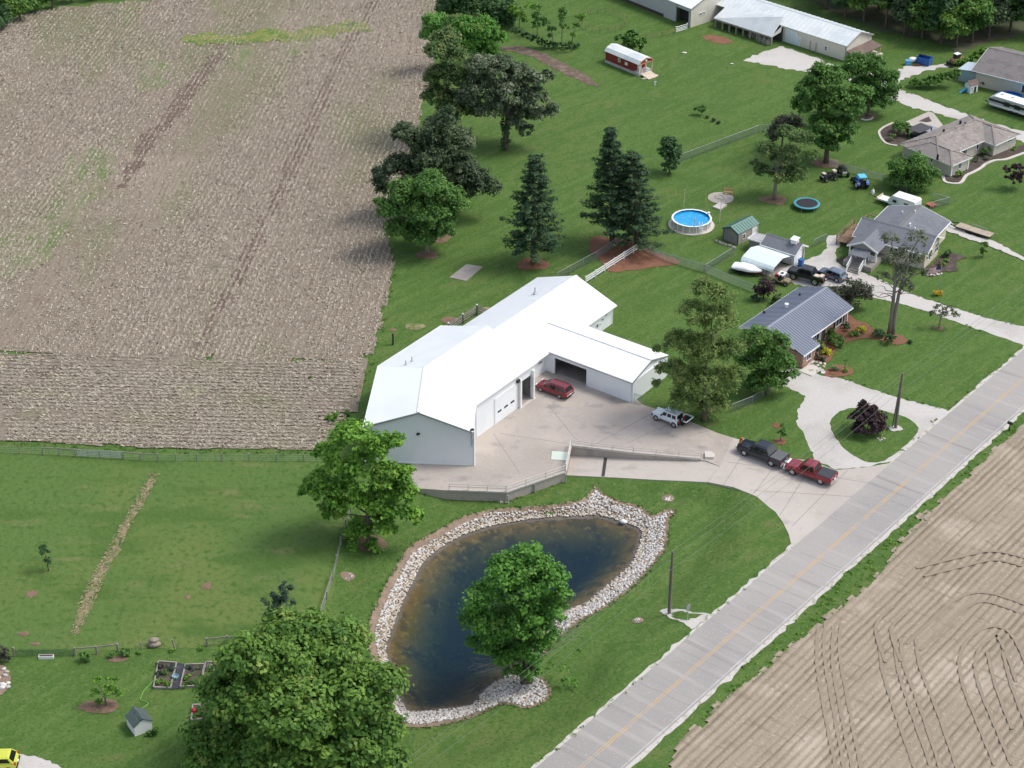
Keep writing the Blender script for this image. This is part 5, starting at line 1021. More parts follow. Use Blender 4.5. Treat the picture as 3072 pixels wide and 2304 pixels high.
# small white cargo carrier standing behind it
p=G(2057,1268,.04); cr=thing('cargo_carrier','small white framed cargo carrier standing behind the white off roader','carrier',(p.x,p.y,.04),r_)
mb=MB(); mb.box(-.55,-.75,.35,.55,.75,.42); mb.build('deck',VM['blackp'],cr)
for a,b in (((-.55,-.75),(.55,-.75)),((.55,-.75),(.55,.75)),((.55,.75),(-.55,.75)),((-.55,.75),(-.55,-.75))): mb=MB(); mb.beam((*a,.62),(*b,.62),.08,.16); mb.build('rail',BM['trim'],cr)
mb=MB(); mb.tube([(0,-.7,.2),(0,-.8,.2)],.2,10); mb.build('wheel',VM['tyre'],cr); mb=MB(); mb.tube([(0,.7,.2),(0,.8,.2)],.2,10); mb.build('wheel',VM['tyre'],cr)
def pickup(name,label,pos,pm,cab,side,bedcover,W=1.98,wh=.41,lift=0.0,bump=None,xw=(1.75,-1.75),xr=-2.95,xf=2.85,arch=None):
    l,r_,s_=pos; v=Veh(name,label,'pickup truck',l,r_,s_); w=W/2; z=lift; xc=cab[3][0]
    v.loft('body',[(xf,.76,.55+z,.98+z),(xf-.1,w*.93,.48+z,1.06+z),(xf-1.0,w*.98,.45+z,1.14+z),(cab[0][0],w,.45+z,1.17+z),(xc-.02,w,.45+z,1.18+z)],pm)
    v.cabin(*[(a,b+z) for a,b in cab],w*.96,w*.80,pm,side)
    for k in (-1,1): mb=MB(); mb.box(xr,k*w-.11*(k>0),.52+z,xc-.06,k*w+.11*(k<0),1.2+z); v.part('bed_side',mb,pm)
    mb=MB(); mb.box(xr+.02,-w+.11,.5+z,xc-.06,w-.11,.66+z); v.part('bed_floor',mb,VM['blackp'])
    mb=MB(); mb.box(xr-.05,-w+.03,.52+z,xr+.05,w-.03,1.19+z); tg=v.part('tailgate',mb,pm); mb=MB(); mb.box(xr-.07,-.16,1.0+z,xr-.052,.16,1.08+z); v.part('handle',mb,VM['blackp'],tg)
    if bedcover:
        n=bedcover[1]; Lb=(xc-.1)-(xr+.04)
        for i in range(n): mb=MB(); mb.box(xr+.06+Lb*i/n,-w+.06,1.2+z,xr+.04+Lb*(i+1)/n-.02,w-.06,1.25+z); v.part('bed_cover',mb,bedcover[0])
    mb=MB(); mb.box(xr+.3,-.5,.35+z,xf-.3,.5,.5+z); v.part('chassis',mb,VM['frame'])
    v.wheels(xw,w-.02,wh+z*.35,.28,arch=arch); v.ends(xf+.02,xr-.08,w,.86+z,.95+z,bump or VM['chrome'],.58+z); v.mirrors(cab[0][0]-.35,w,1.2+z,pm)
    mb=MB(); mb.box(xf-.06,-.45,.72+z,xf+.035,.45,.98+z); v.part('grille',mb,VM['blackp']); return v
navy=paint('dark_navy_paint',(.012,.016,.028)); maroon=paint('deep_red_paint',(.235,.016,.03)); blk=paint('black_paint',(.008,.008,.010),.1)
pickup('pickup_truck','dark navy crew cab pickup with ribbed grey bed cover on the driveway',place((2231.5,1366.8),(2314,1399.4),3.6,1.98),navy,((1.35,1.15),(.62,1.86),(-1.0,1.88),(-1.42,1.18)),[(.13,.50),(.55,.90)],(M('grey_bed_cover',(.13,.13,.14),rough=.6),5))
v=pickup('pickup_truck','deep red extended cab pickup with flat black bed cover by the road',place((2375.8,1424.3),(2461.7,1453.5),3.6,1.98),maroon,((1.25,1.15),(.55,1.86),(-.72,1.88),(-1.05,1.18)),[(.14,.62),(.68,.90)],(M('black_bed_cover',(.045,.05,.058),rough=.6),1),bump=VM['chrome'])
mb=MB(); mb.box(2.55,-.5,1.12,2.78,.5,1.16); v.part('hood_scoop',mb,VM['head'])
v=pickup('pickup_truck','lifted black crew cab pickup with boards in its open bed',place((2377,838),(2445.7,857),3.75,2.05),blk,((1.5,1.15),(.82,1.86),(-.95,1.88),(-1.35,1.18)),[(.13,.5),(.55,.9)],None,W=2.05,wh=.46,lift=.28,bump=VM['blackp'],arch=VM['blackp'])
for i,(x,y,sx,sy,h,c) in enumerate(((-1.7,.3,.35,.4,1.35,BM['plank']),(-2.3,-.3,.3,.5,1.2,BM['plank']),(-2.2,.5,.4,.25,1.1,BM['black']))): mb=MB(); mb.box(x-sx,y-sy,.95,x+sx,y+sy,h+.1); v.part('cargo',mb,c)
l,r_,s_=place((2472,831),(2507,844),2.7,1.85); sb=paint('steel_blue_paint',(.16,.21,.27),.5)
v=Veh('suv','steel blue sport utility car parked beside the lifted black pickup','car',l,r_,s_*1.25)
v.loft('body',[(2.2,.66,.4,.78),(2.1,.86,.32,.88),(1.1,.92,.28,.98),(-1.9,.92,.28,1.03),(-2.2,.88,.32,1.0),(-2.28,.8,.42,.9)],sb); v.cabin((1.15,.98),(.35,1.58),(-1.75,1.56),(-2.15,1.02),.88,.70,sb,[(.12,.42),(.46,.72),(.75,.93)]); v.wheels((1.35,-1.35),.92,.36,.22,arch=VM['blackp']); v.ends(2.2,-2.25,.9,.82,.95,VM['blackp'],.5); v.mirrors(.7,.9,1.0,sb)
ye=paint('lime_yellow_paint',(.58,.62,.06),.1); a=G(40,2314,0); 
v=Veh('hatchback','lime yellow hatchback with black glass roof front at the photo corner','car',(G(-8,2300).x,G(-8,2300).y,.03),PI+R(2))
v.loft('body',[(1.9,.62,.4,.76),(1.75,.8,.3,.86),(.9,.86,.26,.98),(-1.5,.86,.26,1.03),(-1.8,.82,.32,1.0),(-1.9,.74,.42,.9)],ye); v.cabin((.95,.98),(.2,1.5),(-1.3,1.5),(-1.78,1.02),.83,.66,ye,[(.12,.46),(.5,.9)]); v.wheels((1.2,-1.2),.86,.32,.2); v.ends(1.88,-1.88,.84,.8,.95,VM['blackp'],.48); v.mirrors(.6,.84,1.0,ye)
mb=MB(); mb.box(-.05,-.55,1.505,.2,.55,1.56); v.part('roof_panel',mb,VM['glass'])
# ---------------------------------------------------------------- trailers, boat and machines
def lerp_dir(a,b,z=0): p,q=G(*a,z),G(*b,z); d=q-p; return p,d.length,math.atan2(d.y,d.x)
p,L,az=lerp_dir((2691.7,570.7),(2766,594),1.9); W=1.9
d=Vector((math.cos(az),math.sin(az),0)); nn=Vector((d.y,-d.x,0)); o=p+nn*W
v=Veh('travel_trailer','white travel trailer with low front deck behind the grey roof house','trailer',(o.x,o.y,0),az); tw=M('trailer_white',(.78,.79,.79),rough=.4); tb2=M('trailer_pale_blue',(.60,.68,.74),rough=.4)
mb=MB(); mb.extrude([Vector((0,0,.45)),Vector((L,0,.45)),Vector((L,0,1.75)),Vector((L-.25,0,1.9)),Vector((.35,0,1.9)),Vector((-.25,0,1.2)),Vector((-.3,0,.6))],(0,0,0),(0,W,0)); v.part('body',mb,tw)
mb=MB(); mb.extrude([Vector((-.28,-.012,.62)),Vector((1.6,-.012,.62)),Vector((1.3,-.012,1.7)),Vector((.3,-.012,1.7)),Vector((-.2,-.012,1.2))],(0,0,0),(0,.01,0)); v.part('side_panel',mb,tb2)
for x,w_,h in ((.75,.3,.3),(2.6,.35,.3)): mb=MB(); mb.box(x-w_,-.03,1.1-h/2,x+w_,-.013,1.1+h/2+.1); v.part('window',mb,VM['glass'])
mb=MB(); mb.box(-2.1,.15,.5,-.32,W-.15,.62); v.part('front_deck',mb,tw); mb=MB(); mb.box(-2.15,.1,.62,-2.0,W-.1,.86); v.part('deck_rail',mb,BM['plank']); mb=MB(); mb.box(-2.1,.05,.62,-.32,.14,.78); v.part('deck_rail',mb,BM['trim'])
for x in (1.7,2.45):
    for y in (-.02,W-.18): mb=MB(); mb.tube([(x,y,.3),(x,y+.2,.3)],.3,14); v.part('wheel',mb,VM['tyre'])
for x in (1.1,3.2): mb=MB(); mb.box(x-.2,W/2-.2,1.9,x+.2,W/2+.2,1.98); v.part('roof_vent',mb,BM['trim'])
mb=MB(); mb.beam((-2.1,W/2,.42),(-3.0,W/2,.42),.1,.1); v.part('tow_bar',mb,VM['frame'])
pt=G(2618,583); t=thing('gas_bottle','pale gas bottle standing on the lawn ahead of the white travel trailer','bottle',(pt.x,pt.y,0)); mb=MB(); mb.lathe([(.01,0),(.22,.02),(.24,.15),(.24,.6),(.12,.75),(.01,.8)],12); mb.build('tank',BM['trim'],t,True); mb=MB(); mb.lathe([(.1,.76),(.1,.9),(.01,.9)],10); mb.build('collar',BM['steel'],t)
p,L,az=lerp_dir((2962,322),(3072,356),0.0)
v=Veh('motorhome','long grey and white camper with black stripe beside the top right house','camper',(p.x,p.y,0),az); L=9.5; W=2.1; cg=M('camper_grey',(.42,.44,.46),rough=.4); cw=M('camper_white_roof',(.80,.81,.81),rough=.4)
mb=MB(); mb.extrude([Vector((.3,0,.5)),Vector((L,0,.5)),Vector((L,0,2.1)),Vector((.9,0,2.1)),Vector((.1,0,1.7)),Vector((-.1,0,1.1))],(0,0,0),(0,W,0)); v.part('body',mb,cg)
mb=MB(); mb.box(.95,-.05,2.1,L,W+.05,2.2); v.part('roof',mb,cw); mb=MB(); mb.box(.1,-.02,1.25,L,-.004,1.62); v.part('stripe',mb,VM['blackp']); mb=MB(); mb.box(.25,-.02,.62,L,-.004,.9); v.part('stripe',mb,tw)
for x in (3.2,5.0): mb=MB(); mb.box(x-.5,-.035,1.05,x+.5,-.021,1.75); v.part('window',mb,VM['glass'])
for x in (4.2,5.1): 
    for y in (-.01,W-.19): mb=MB(); mb.tube([(x,y,.35),(x,y+.2,.35)],.35,14); v.part('wheel',mb,VM['tyre'])
for x in (1.6,3.4,5.6): mb=MB(); mb.box(x-.2,W*.6-.2,2.2,x+.2,W*.6+.2,2.3); v.part('roof_vent',mb,cg)
mb=MB(); mb.beam((.2,W/2,.5),(-1.1,W/2,.5),.12,.12); v.part('tow_bar',mb,VM['frame'])
# gooseneck flatbed trailer
p,L,az=lerp_dir((2856,675),(2969,711),.55); v=Veh('flatbed_trailer','long flatbed trailer with pale wood deck on the grass beside the grey roof house','trailer',(p.x,p.y,0),az); W=1.45
for k in range(7): mb=MB(); mb.box(.5,W*k/7,.5,L,W*(k+1)/7-.03,.56); v.part('deck_plank',mb,M('deck_plank_wood',(.46,.38,.30),rough=.9,var=[(1.5,(.36,.30,.24),.48,.66,None,4)]) if k==0 else MATS['deck_plank_wood'])
for y in (.05,W-.05): mb=MB(); mb.beam((-.8,y if False else W/2+(y-W/2)*.3,.5),(.5,y,.42),.1,.12); mb.beam((.5,y,.42),(L,y,.42),.1,.14); v.part('frame_rail',mb,VM['frame'])
for x in (2.6,3.3,4.0):
    for y in (.08,W-.26): mb=MB(); mb.tube([(x,y,.26),(x,y+.18,.26)],.26,12); v.part('wheel',mb,VM['tyre'])
mb=MB(); mb.tube([(2.2,W+.05,.56),(2.2,W+.05,.85),(4.4,W+.05,.85),(4.4,W+.05,.56)],.035,6); v.part('fender_rail',mb,BM['steel'])
mb=MB(); mb.beam((-.8,W/2,.5),(-1.3,W/2,.5),.1,.1); v.part('tow_bar',mb,VM['frame'])
# boat under a white cover
p,L,az=lerp_dir((2192,812),(2278,832),.35); v=Veh('boat','motor boat under a white cover on a trailer beside the carport','boat',(p.x,p.y,0),az); st=[]
for i in range(13):
    f=i/12; w_=.92*(1-max(0,(f-.45)/.55)**2.2)*(1 if f>.05 else .9); st.append((L*f,max(w_,.04)))
mb=MB(); k=9
for x,w_ in st:
    f=x/L; zt=1.0+.32*math.sin(PI*min(1,f*1.1))**1.2*(1-f*.3)
    for j in range(k): t=PI*j/(k-1); mb.v.append((x,w_*math.cos(t)+.9,.72+(zt-.72)*math.sin(t)**.7+.02*math.sin(j*7+x*5)))
for i in range(12):
    for j in range(k-1): a=i*k+j; mb.f.append((a,a+1,a+1+k,a+k))
mb.f.append(tuple(range(k))); mb.mi=[0]*len(mb.f); v.part('cover',mb,M('white_boat_cover',(.80,.80,.81),rough=.8,bump=(2,.6,.08)))
mb=MB()
for x,w_ in st: mb.v+=[(x,.9-w_,.74),(x,.9-w_*.5,.38),(x,.9,.30),(x,.9+w_*.5,.38),(x,.9+w_,.74)]
for i in range(12):
    for j in range(4): a=i*5+j; mb.f.append((a,a+1,a+6,a+5))
mb.f.append((0,1,2,3,4)); mb.mi=[0]*len(mb.f); v.part('hull',mb,M('boat_hull_red',(.16,.03,.03),rough=.4))
for y in (.35,1.45): mb=MB(); mb.beam((-.2,y,.3),(L*.8,y,.3),.09,.09); v.part('trailer_rail',mb,VM['frame'])
mb=MB(); mb.beam((L*.75,.9,.3),(L*1.15,.9,.3),.1,.1); v.part('tow_bar',mb,VM['frame'])
for y in (-.02,1.64): mb=MB(); mb.tube([(L*.35,y,.24),(L*.35,y+.18,.24)],.24,12); v.part('wheel',mb,VM['tyre'])
# utility buggy
p=G(2345,850); v=Veh('utility_buggy','tan utility buggy with a white and black roof in front of the carport','buggy',(p.x,p.y,.04),R(-33),.85); bt=M('buggy_tan',(.25,.20,.12),rough=.6)
v.loft('body',[(1.3,.5,.4,.75),(1.2,.62,.35,.85),(.5,.66,.32,.9),(.4,.66,.32,.62),(-.4,.66,.32,.62),(-.5,.66,.35,.85),(-1.3,.64,.4,.88)],bt); v.wheels((.95,-.95),.72,.31,.24)
for x in (.5,-.45):
    for y in (-.55,.55): mb=MB(); mb.tube([(x,y,.85),(x*.75,y*.9,1.65)],.03,6); v.part('roll_bar',mb,VM['frame'])
mb=MB(); mb.box(-.55,-.62,1.65,.5,.62,1.72); o=v.part('roof',mb,tw); mb=MB(); mb.box(-.28,-.3,1.722,.2,.3,1.74); v.part('roof_hatch',mb,VM['blackp'],o)
mb=MB(); mb.box(-.3,-.55,.62,.1,.55,.8); mb.box(-.42,-.55,.62,-.3,.55,1.2); v.part('seat',mb,VM['blackp'],kind='stuff'); mb=MB(); mb.box(-1.1,-.2,.9,-.7,.3,1.35); v.part('fuel_can',mb,M('red_can',(.5,.03,.03),rough=.4))
# compact blue tractor, its rear towards us
p=G(2581,560); v=Veh('tractor','bright blue compact tractor with light blue canopy on the back lawn','tractor',(p.x,p.y,0),R(100)); tb=paint('tractor_blue',(.03,.12,.40),0)
mb=MB(); mb.box(.2,-.32,.55,1.5,.32,1.05); mb.box(1.5,-.28,.55,1.6,.28,.98); v.part('hood',mb,tb,kind=None) if False else v.loft('hood',[(1.6,.26,.5,.9),(1.5,.34,.45,1.0),(.3,.36,.45,1.08),(.2,.36,.45,1.05)],tb)
mb=MB(); mb.box(-.9,-.3,.4,.3,.3,.8); v.part('chassis',mb,VM['frame'])
for k in (-1,1):
    mb=MB(); mb.tube([(-.55,k*.48,.56),(-.55,k*.86,.56)],.56,18); o=v.part('rear_wheel',mb,VM['tyre']); mb=MB(); mb.tube([(-.55,k*.80,.56),(-.55,k*.88,.56)],.28,12); v.part('rim',mb,BM['trim'],o)
    mb=MB(); mb.tube([(1.2,k*.42,.33),(1.2,k*.68,.33)],.33,16); v.part('front_wheel',mb,VM['tyre'])
    mb=MB(); n=7
    for j in range(n):
        t0=R(20)+R(140)*j/n; t1=R(20)+R(140)*(j+1)/n; mb.beam((-.55+.64*math.cos(t0),k*.68,.56+.64*math.sin(t0)),(-.55+.64*math.cos(t1),k*.68,.56+.64*math.sin(t1)),.42,.05,up=(0,0,1) if abs(math.cos((t0+t1)/2))<.7 else (1,0,0))
    v.part('fender',mb,tb)
    for x in (-.9,.15): mb=MB(); mb.tube([(x,k*.45,.9),(x,k*.45,1.8)],.03,6); v.part('canopy_post',mb,VM['frame'])
mb=MB(); mb.box(-1.0,-.55,1.8,.3,.55,1.88); v.part('canopy',mb,M('canopy_light_blue',(.12,.52,.75),rough=.4)); mb=MB(); mb.box(-.75,-.25,.85,-.35,.25,.95); v.part('seat',mb,VM['blackp']); mb=MB(); mb.box(-.85,-.25,.96,-.75,.25,1.3); v.part('seat_back',mb,VM['blackp']); mb=MB(); mb.tube([(.05,0,1.0),(-.1,0,1.2)],.03,6); mb.lathe([(.16,0),(.19,.02),(.16,.04)],12,(-.12,0,1.2)); v.part('steering_wheel',mb,VM['blackp'])
for k in (-1,1): mb=MB(); mb.beam((.3,k*.5,.7),(2.0,k*.5,.35),.08,.1); v.part('loader_arm',mb,tb)
mb=MB(); mb.extrude([Vector((2.0,0,.1)),Vector((2.4,0,.08)),Vector((2.42,0,.13)),Vector((2.05,0,.16)),Vector((2.06,0,.6)),Vector((1.98,0,.6))],(0,-.75,0),(0,.75,0)); mb.v=[(x,y-.75,z) for x,y,z in mb.v]; v.part('bucket',mb,VM['frame'])
def atv(px,py,rz,label,c,sc=1.0):
    p=G(px,py); v=Veh('quad_bike',label,'quad bike',(p.x,p.y,0),rz,sc,'quad bikes on the back lawn')
    v.loft('body',[(.85,.2,.45,.72),(.75,.42,.42,.78),(.3,.25,.4,.85),(-.3,.22,.4,.78),(-.75,.42,.42,.8),(-.9,.3,.45,.74)],c); v.wheels((.6,-.6),.56,.28,.22,rim=.5)
    mb=MB(); mb.box(-.55,-.17,.78,.15,.17,.92); v.part('seat',mb,VM['blackp'])
    for x in (.65,-.72):
        for k in range(4): mb=MB(); mb.beam((x-.2,-.3+.2*k,.9),(x+.2,-.3+.2*k,.9),.03,.03); v.part('rack_bar',mb,VM['frame'])
        mb=MB(); mb.beam((x,-.36,.885),(x,.36,.885),.03,.03); v.part('rack_bar',mb,VM['frame'])
    mb=MB(); mb.tube([(.3,0,.82),(.2,0,1.05)],.03,6); mb.tube([(.12,-.36,1.08),(.2,-.15,1.06),(.2,.15,1.06),(.12,.36,1.08)],.025,6); v.part('handlebar',mb,VM['blackp'],kind='stuff'); mb=MB(); mb.box(.82,-.25,.55,.9,.25,.68); v.part('headlight',mb,VM['head']); return v
v=atv(2485,540,R(205),'dark quad bike with pale box on its rack beside the other quad','' or VM['blackp'],1.25); mb=MB(); mb.box(-.9,-.25,.92,-.5,.25,1.12); v.part('cargo_box',mb,BM['plank']); mb=MB(); mb.box(.5,-.25,.92,.85,.25,1.02); v.part('cargo_box',mb,BM['plank'])
atv(2528,524,R(275),'black quad bike nearest the big maple trunk with white front lamp',paint('quad_grey',(.05,.05,.055)),1.25)
# skid loader, dumpster and odds by the barn
p=G(2868,192); v=Veh('skid_loader','tan skid loader with raised bucket near the far hedge','loader',(p.x,p.y,0),R(215),.95); og=M('loader_tan',(.38,.24,.12),rough=.6)
v.loft('body',[(.9,.5,.3,.8),(.8,.6,.25,1.0),(-.9,.62,.25,1.15),(-1.2,.55,.3,1.05)],og); v.wheels((.6,-.5),.78,.36,.26); mb=MB(); mb.box(-.5,-.42,1.15,.5,.42,1.85); v.part('cab',mb,VM['frame']); mb=MB(); mb.box(-.55,-.45,1.85,.5,.45,1.92); v.part('cab_roof',mb,tw)
for k in (-1,1): mb=MB(); mb.beam((-1.0,k*.68,1.35),(.8,k*.68,1.0),.1,.14); mb.beam((.8,k*.68,1.0),(1.4,k*.6,.35),.1,.14); v.part('lift_arm',mb,og)
mb=MB(); mb.box(1.4,-.85,.1,1.5,.85,.65); mb.box(1.5,-.85,.1,2.05,.85,.16); v.part('bucket',mb,VM['frame'],kind='stuff')
p=G(2772,192); d=thing('dumpster','blue metal dumpster with dark open top near the barn gravel','dumpster',(p.x,p.y,0),R(-35)); bl=M('dumpster_blue',(.03,.12,.36),rough=.5)
mb=MB(); wall_open(mb,(-1.1,-.75),(1.1,-.75),.1,1.25,.06,[]); wall_open(mb,(1.1,-.75),(1.1,.75),.1,1.25,.06,[]); wall_open(mb,(1.1,.75),(-1.1,.75),.1,1.25,.06,[]); wall_open(mb,(-1.1,.75),(-1.1,-.75),.1,1.25,.06,[]); mb.box(-1.05,-.7,.1,1.05,.7,.2); mb.build('bin',bl,d)
for x in (-.8,-.27,.27,.8): mb=MB(); mb.box(x-.05,-.82,.12,x+.05,-.756,1.2); mb.build('rib',bl,d)
mb=MB(); mb.slab([(-1.1,.75,1.3),(0,.75,1.3),(0,-.1,1.5),(-1.1,-.1,1.5)],.05); mb.build('lid',VM['blackp'],d)
p=G(2724,194); mb=MB(); mb.box(-.45,-.35,0,.45,.35,.7); mb.box(-.5,-.4,.7,.5,.4,.78); o=mb.build('plastic_bin',M('bin_blue',(.10,.34,.55),rough=.5)); o.location=(p.x,p.y,0); tag(o,'light blue lidded bin standing left of the blue dumpster','bin')
p=G(2738,184); mb=MB(); mb.lathe([(.01,0),(.62,.02),(.66,.3),(.6,.55),(.3,.62),(.01,.63)],16); o=mb.build('water_tank',BM['trim'],None,True); o.location=(p.x,p.y,0); tag(o,'round white low tank between the blue bin and the dumpster','tank')
p=G(2750,197); mb=MB(); mb.add([(v_[0]*.9,v_[1]*.5,abs(v_[2])*.35) for v_ in IV],[tuple(f) for f in IF]); o=mb.build('soil_heap',GR['mulch']); o.location=(p.x,p.y,0); tag(o,'small brown soil heap in front of the blue dumpster','heap')
p=G(2402,798,.04); t=thing('rubbish_bin','dark blue wheeled bin standing in front of the white garage door','bin',(p.x,p.y,.03),R(-37)); mb=MB(); mb.extrude([Vector((-.28,-.28,.08)),Vector((.28,-.28,.08)),Vector((.32,-.28,.95)),Vector((-.32,-.28,.95))],(0,0,0),(0,.56,0)); mb.build('bin_body',bl,t); mb=MB(); mb.box(-.34,-.32,.95,.36,.32,1.02); mb.build('lid',bl,t); mb=MB(); mb.tube([(-.3,-.3,.1),(-.3,.3,.1)],.1,10); mb.build('wheel',VM['tyre'],t)
# ================================================================ trees, shrubs and other plants
LM=dict(
 maple=leafM('maple_leaves',(.030,.072,.012),(.125,.215,.035),(.22,.28,.07)),
 bright=leafM('bright_leaves',(.036,.095,.012),(.145,.275,.032),(.23,.33,.06)),
 pond=leafM('fresh_leaves',(.030,.088,.014),(.105,.235,.034),(.17,.27,.06)),
 willow=leafM('willow_leaves',(.045,.082,.020),(.165,.215,.060),(.23,.26,.10)),
 green=leafM('green_leaves',(.028,.072,.014),(.095,.185,.036),(.15,.22,.06)),
 oak=leafM('oak_leaves',(.022,.040,.018),(.088,.120,.056),(.16,.18,.10)),
 silver=leafM('silvery_oak_leaves',(.028,.046,.022),(.135,.165,.095),(.30,.31,.22)),
 walnut=leafM('mixed_leaves',(.026,.056,.016),(.10,.15,.045),(.26,.26,.10)),
 dense=leafM('dense_leaves',(.018,.046,.016),(.058,.115,.034),(.09,.15,.05)),
 pine=leafM('pine_needles',(.014,.036,.018),(.060,.105,.042),(.115,.16,.06)),
 spruce=leafM('dark_needles',(.016,.036,.022),(.060,.10,.058),(.10,.13,.08)),
 purple=leafM('purple_leaves',(.018,.010,.014),(.055,.028,.034),(.085,.05,.05)),
 dusky=leafM('dusky_leaves',(.026,.028,.018),(.075,.085,.050),(.12,.10,.07)),
 olive=leafM('olive_leaves',(.045,.055,.030),(.13,.145,.080),(.18,.18,.12)),
 yellow=leafM('golden_leaves',(.13,.15,.012),(.46,.42,.02),(.55,.36,.02)),
 gold=leafM('orange_gold_leaves',(.16,.12,.012),(.52,.38,.02),(.55,.25,.02)),
 hosta=leafM('hosta_leaves',(.04,.09,.03),(.15,.24,.09),(.32,.38,.26)),
 bare=leafM('withered_leaves',(.06,.055,.035),(.15,.135,.09),(.2,.18,.13)))
BARK=M('bark',(.115,.090,.070),rough=.95,bump=(4,.7,.04),var=[(1.5,(.17,.14,.115),.48,.66,(1,1,.3),4)])
PBARK=M('pale_bark',(.22,.195,.165),rough=.95,bump=(4,.6,.03),var=[(1.5,(.16,.14,.12),.48,.66,(1,1,.3),4)])
DEAD=M('dead_wood',(.27,.245,.215),rough=.95)
TRIS=[0]
def leaves(name,C,Rr,per,size,mat,parent,seed,O=None,up=.35,spread=1.0,aspect=.62,tmu=.42,tsd=.24,podd=.05,kind=None,flat=.75):
    """C clump centres (n,3), Rr clump radii, per leaves each"""
    per=int(per*1.45); size=size*1.08; r=np.random.default_rng(seed); n=len(C); N=n*per; ci=np.repeat(np.arange(n),per)
    d=r.normal(size=(N,3)); d/=np.linalg.norm(d,axis=1)[:,None]; rad=r.random(N)**.5
    p=C[ci]+d*(Rr[ci]*rad)[:,None]*np.array([1,1,flat])
    out=(C-O)[ci] if O is not None else d; out=out/(np.linalg.norm(out,axis=1)[:,None]+1e-6)
    nn=.5*out+.35*d+np.array([0,0,up])+r.normal(size=(N,3))*.42*spread; nn/=np.linalg.norm(nn,axis=1)[:,None]
    a=r.normal(size=(N,3)); u=a-nn*(a*nn).sum(1)[:,None]; u/=np.linalg.norm(u,axis=1)[:,None]; w=np.cross(nn,u)
    s=size*r.uniform(.65,1.35,N); U=u*s[:,None]*.5; Wv=w*(s*aspect)[:,None]*.5
    bend=nn*(s*.12)[:,None]
    V=np.stack([p-U-bend,p+Wv,p+U-bend,p-Wv],1).reshape(-1,3)
    ct=r.normal(tmu,tsd*.8,n); co=(r.random(n)<podd)*r.uniform(.4,1,n)
    t=np.clip(ct[ci]+r.normal(0,tsd*.7,N),0,1); od=np.clip(co[ci]*r.uniform(.5,1,N)+(r.random(N)<.02)*.5,0,1)
    TRIS[0]+=2*N
    return npmesh(name,V,np.arange(4*N).reshape(-1,4),mat,parent,{'tint':np.repeat(t,4),'odd':np.repeat(od,4)},kind=kind)
class Ctx:
    def __init__(s,px,py):
        s.b=T(px,py); s.px,s.py=px,py; v=(py-1152)/CAM_F; s.dep=CAM_T+math.atan(v)
        s.s=CAM_F/(s.b.y*math.cos(CAM_T)+(CAM_H-s.b.z)*math.sin(CAM_T))
    def lobe(s,px,py,r,dy=0.0,k=1.0):             # photo pixel -> lobe centre and radius in the tree's own frame
        x=(px-s.px)/s.s; z=((s.py-py)/s.s-dy*math.sin(s.dep))/math.cos(s.dep); rr=r/s.s*k
        return (x,dy,max(z,rr*.6),rr)
def lobes_to_clumps(L,seed,dens=.55,cr=(.45,.95),shell=(.55,1.0),flat=.85,low=-.35):
    r=np.random.default_rng(seed); C=[];Rr=[];O=[]
    for x,y,z,rr in L:
        k=max(7,int(PI*rr*rr*dens*3.2+5)); d=r.normal(size=(k*3,3)); d/=np.linalg.norm(d,axis=1)[:,None]; d=d[d[:,2]>low][:k]
        f=r.uniform(*shell,len(d))**.7; c=np.array([x,y,z])+d*(rr*f)[:,None]*np.array([1,1,flat]); C.append(c); O.append(np.tile([x,y,z-rr*.5],(len(d),1))); Rr.append(r.uniform(*cr,len(d))*min(1,.45+rr*.35))
    return np.concatenate(C),np.concatenate(Rr),np.concatenate(O)
def limb(mb,a,b,r0,r1,seed,n=5,sag=.12):
    rr=random.Random(seed); a=Vector(a); b=Vector(b); L=(b-a).length; pts=[a]
    for i in range(1,n): f=i/n; p=a.lerp(b,f); p+=Vector((rr.uniform(-1,1),rr.uniform(-1,1),rr.uniform(-.3,1)))*L*sag*.35; pts.append(p)
    pts.append(b); mb.tube(pts,[r0+(r1-r0)*i/n for i in range(n+1)],6); return pts
SEED=[100]
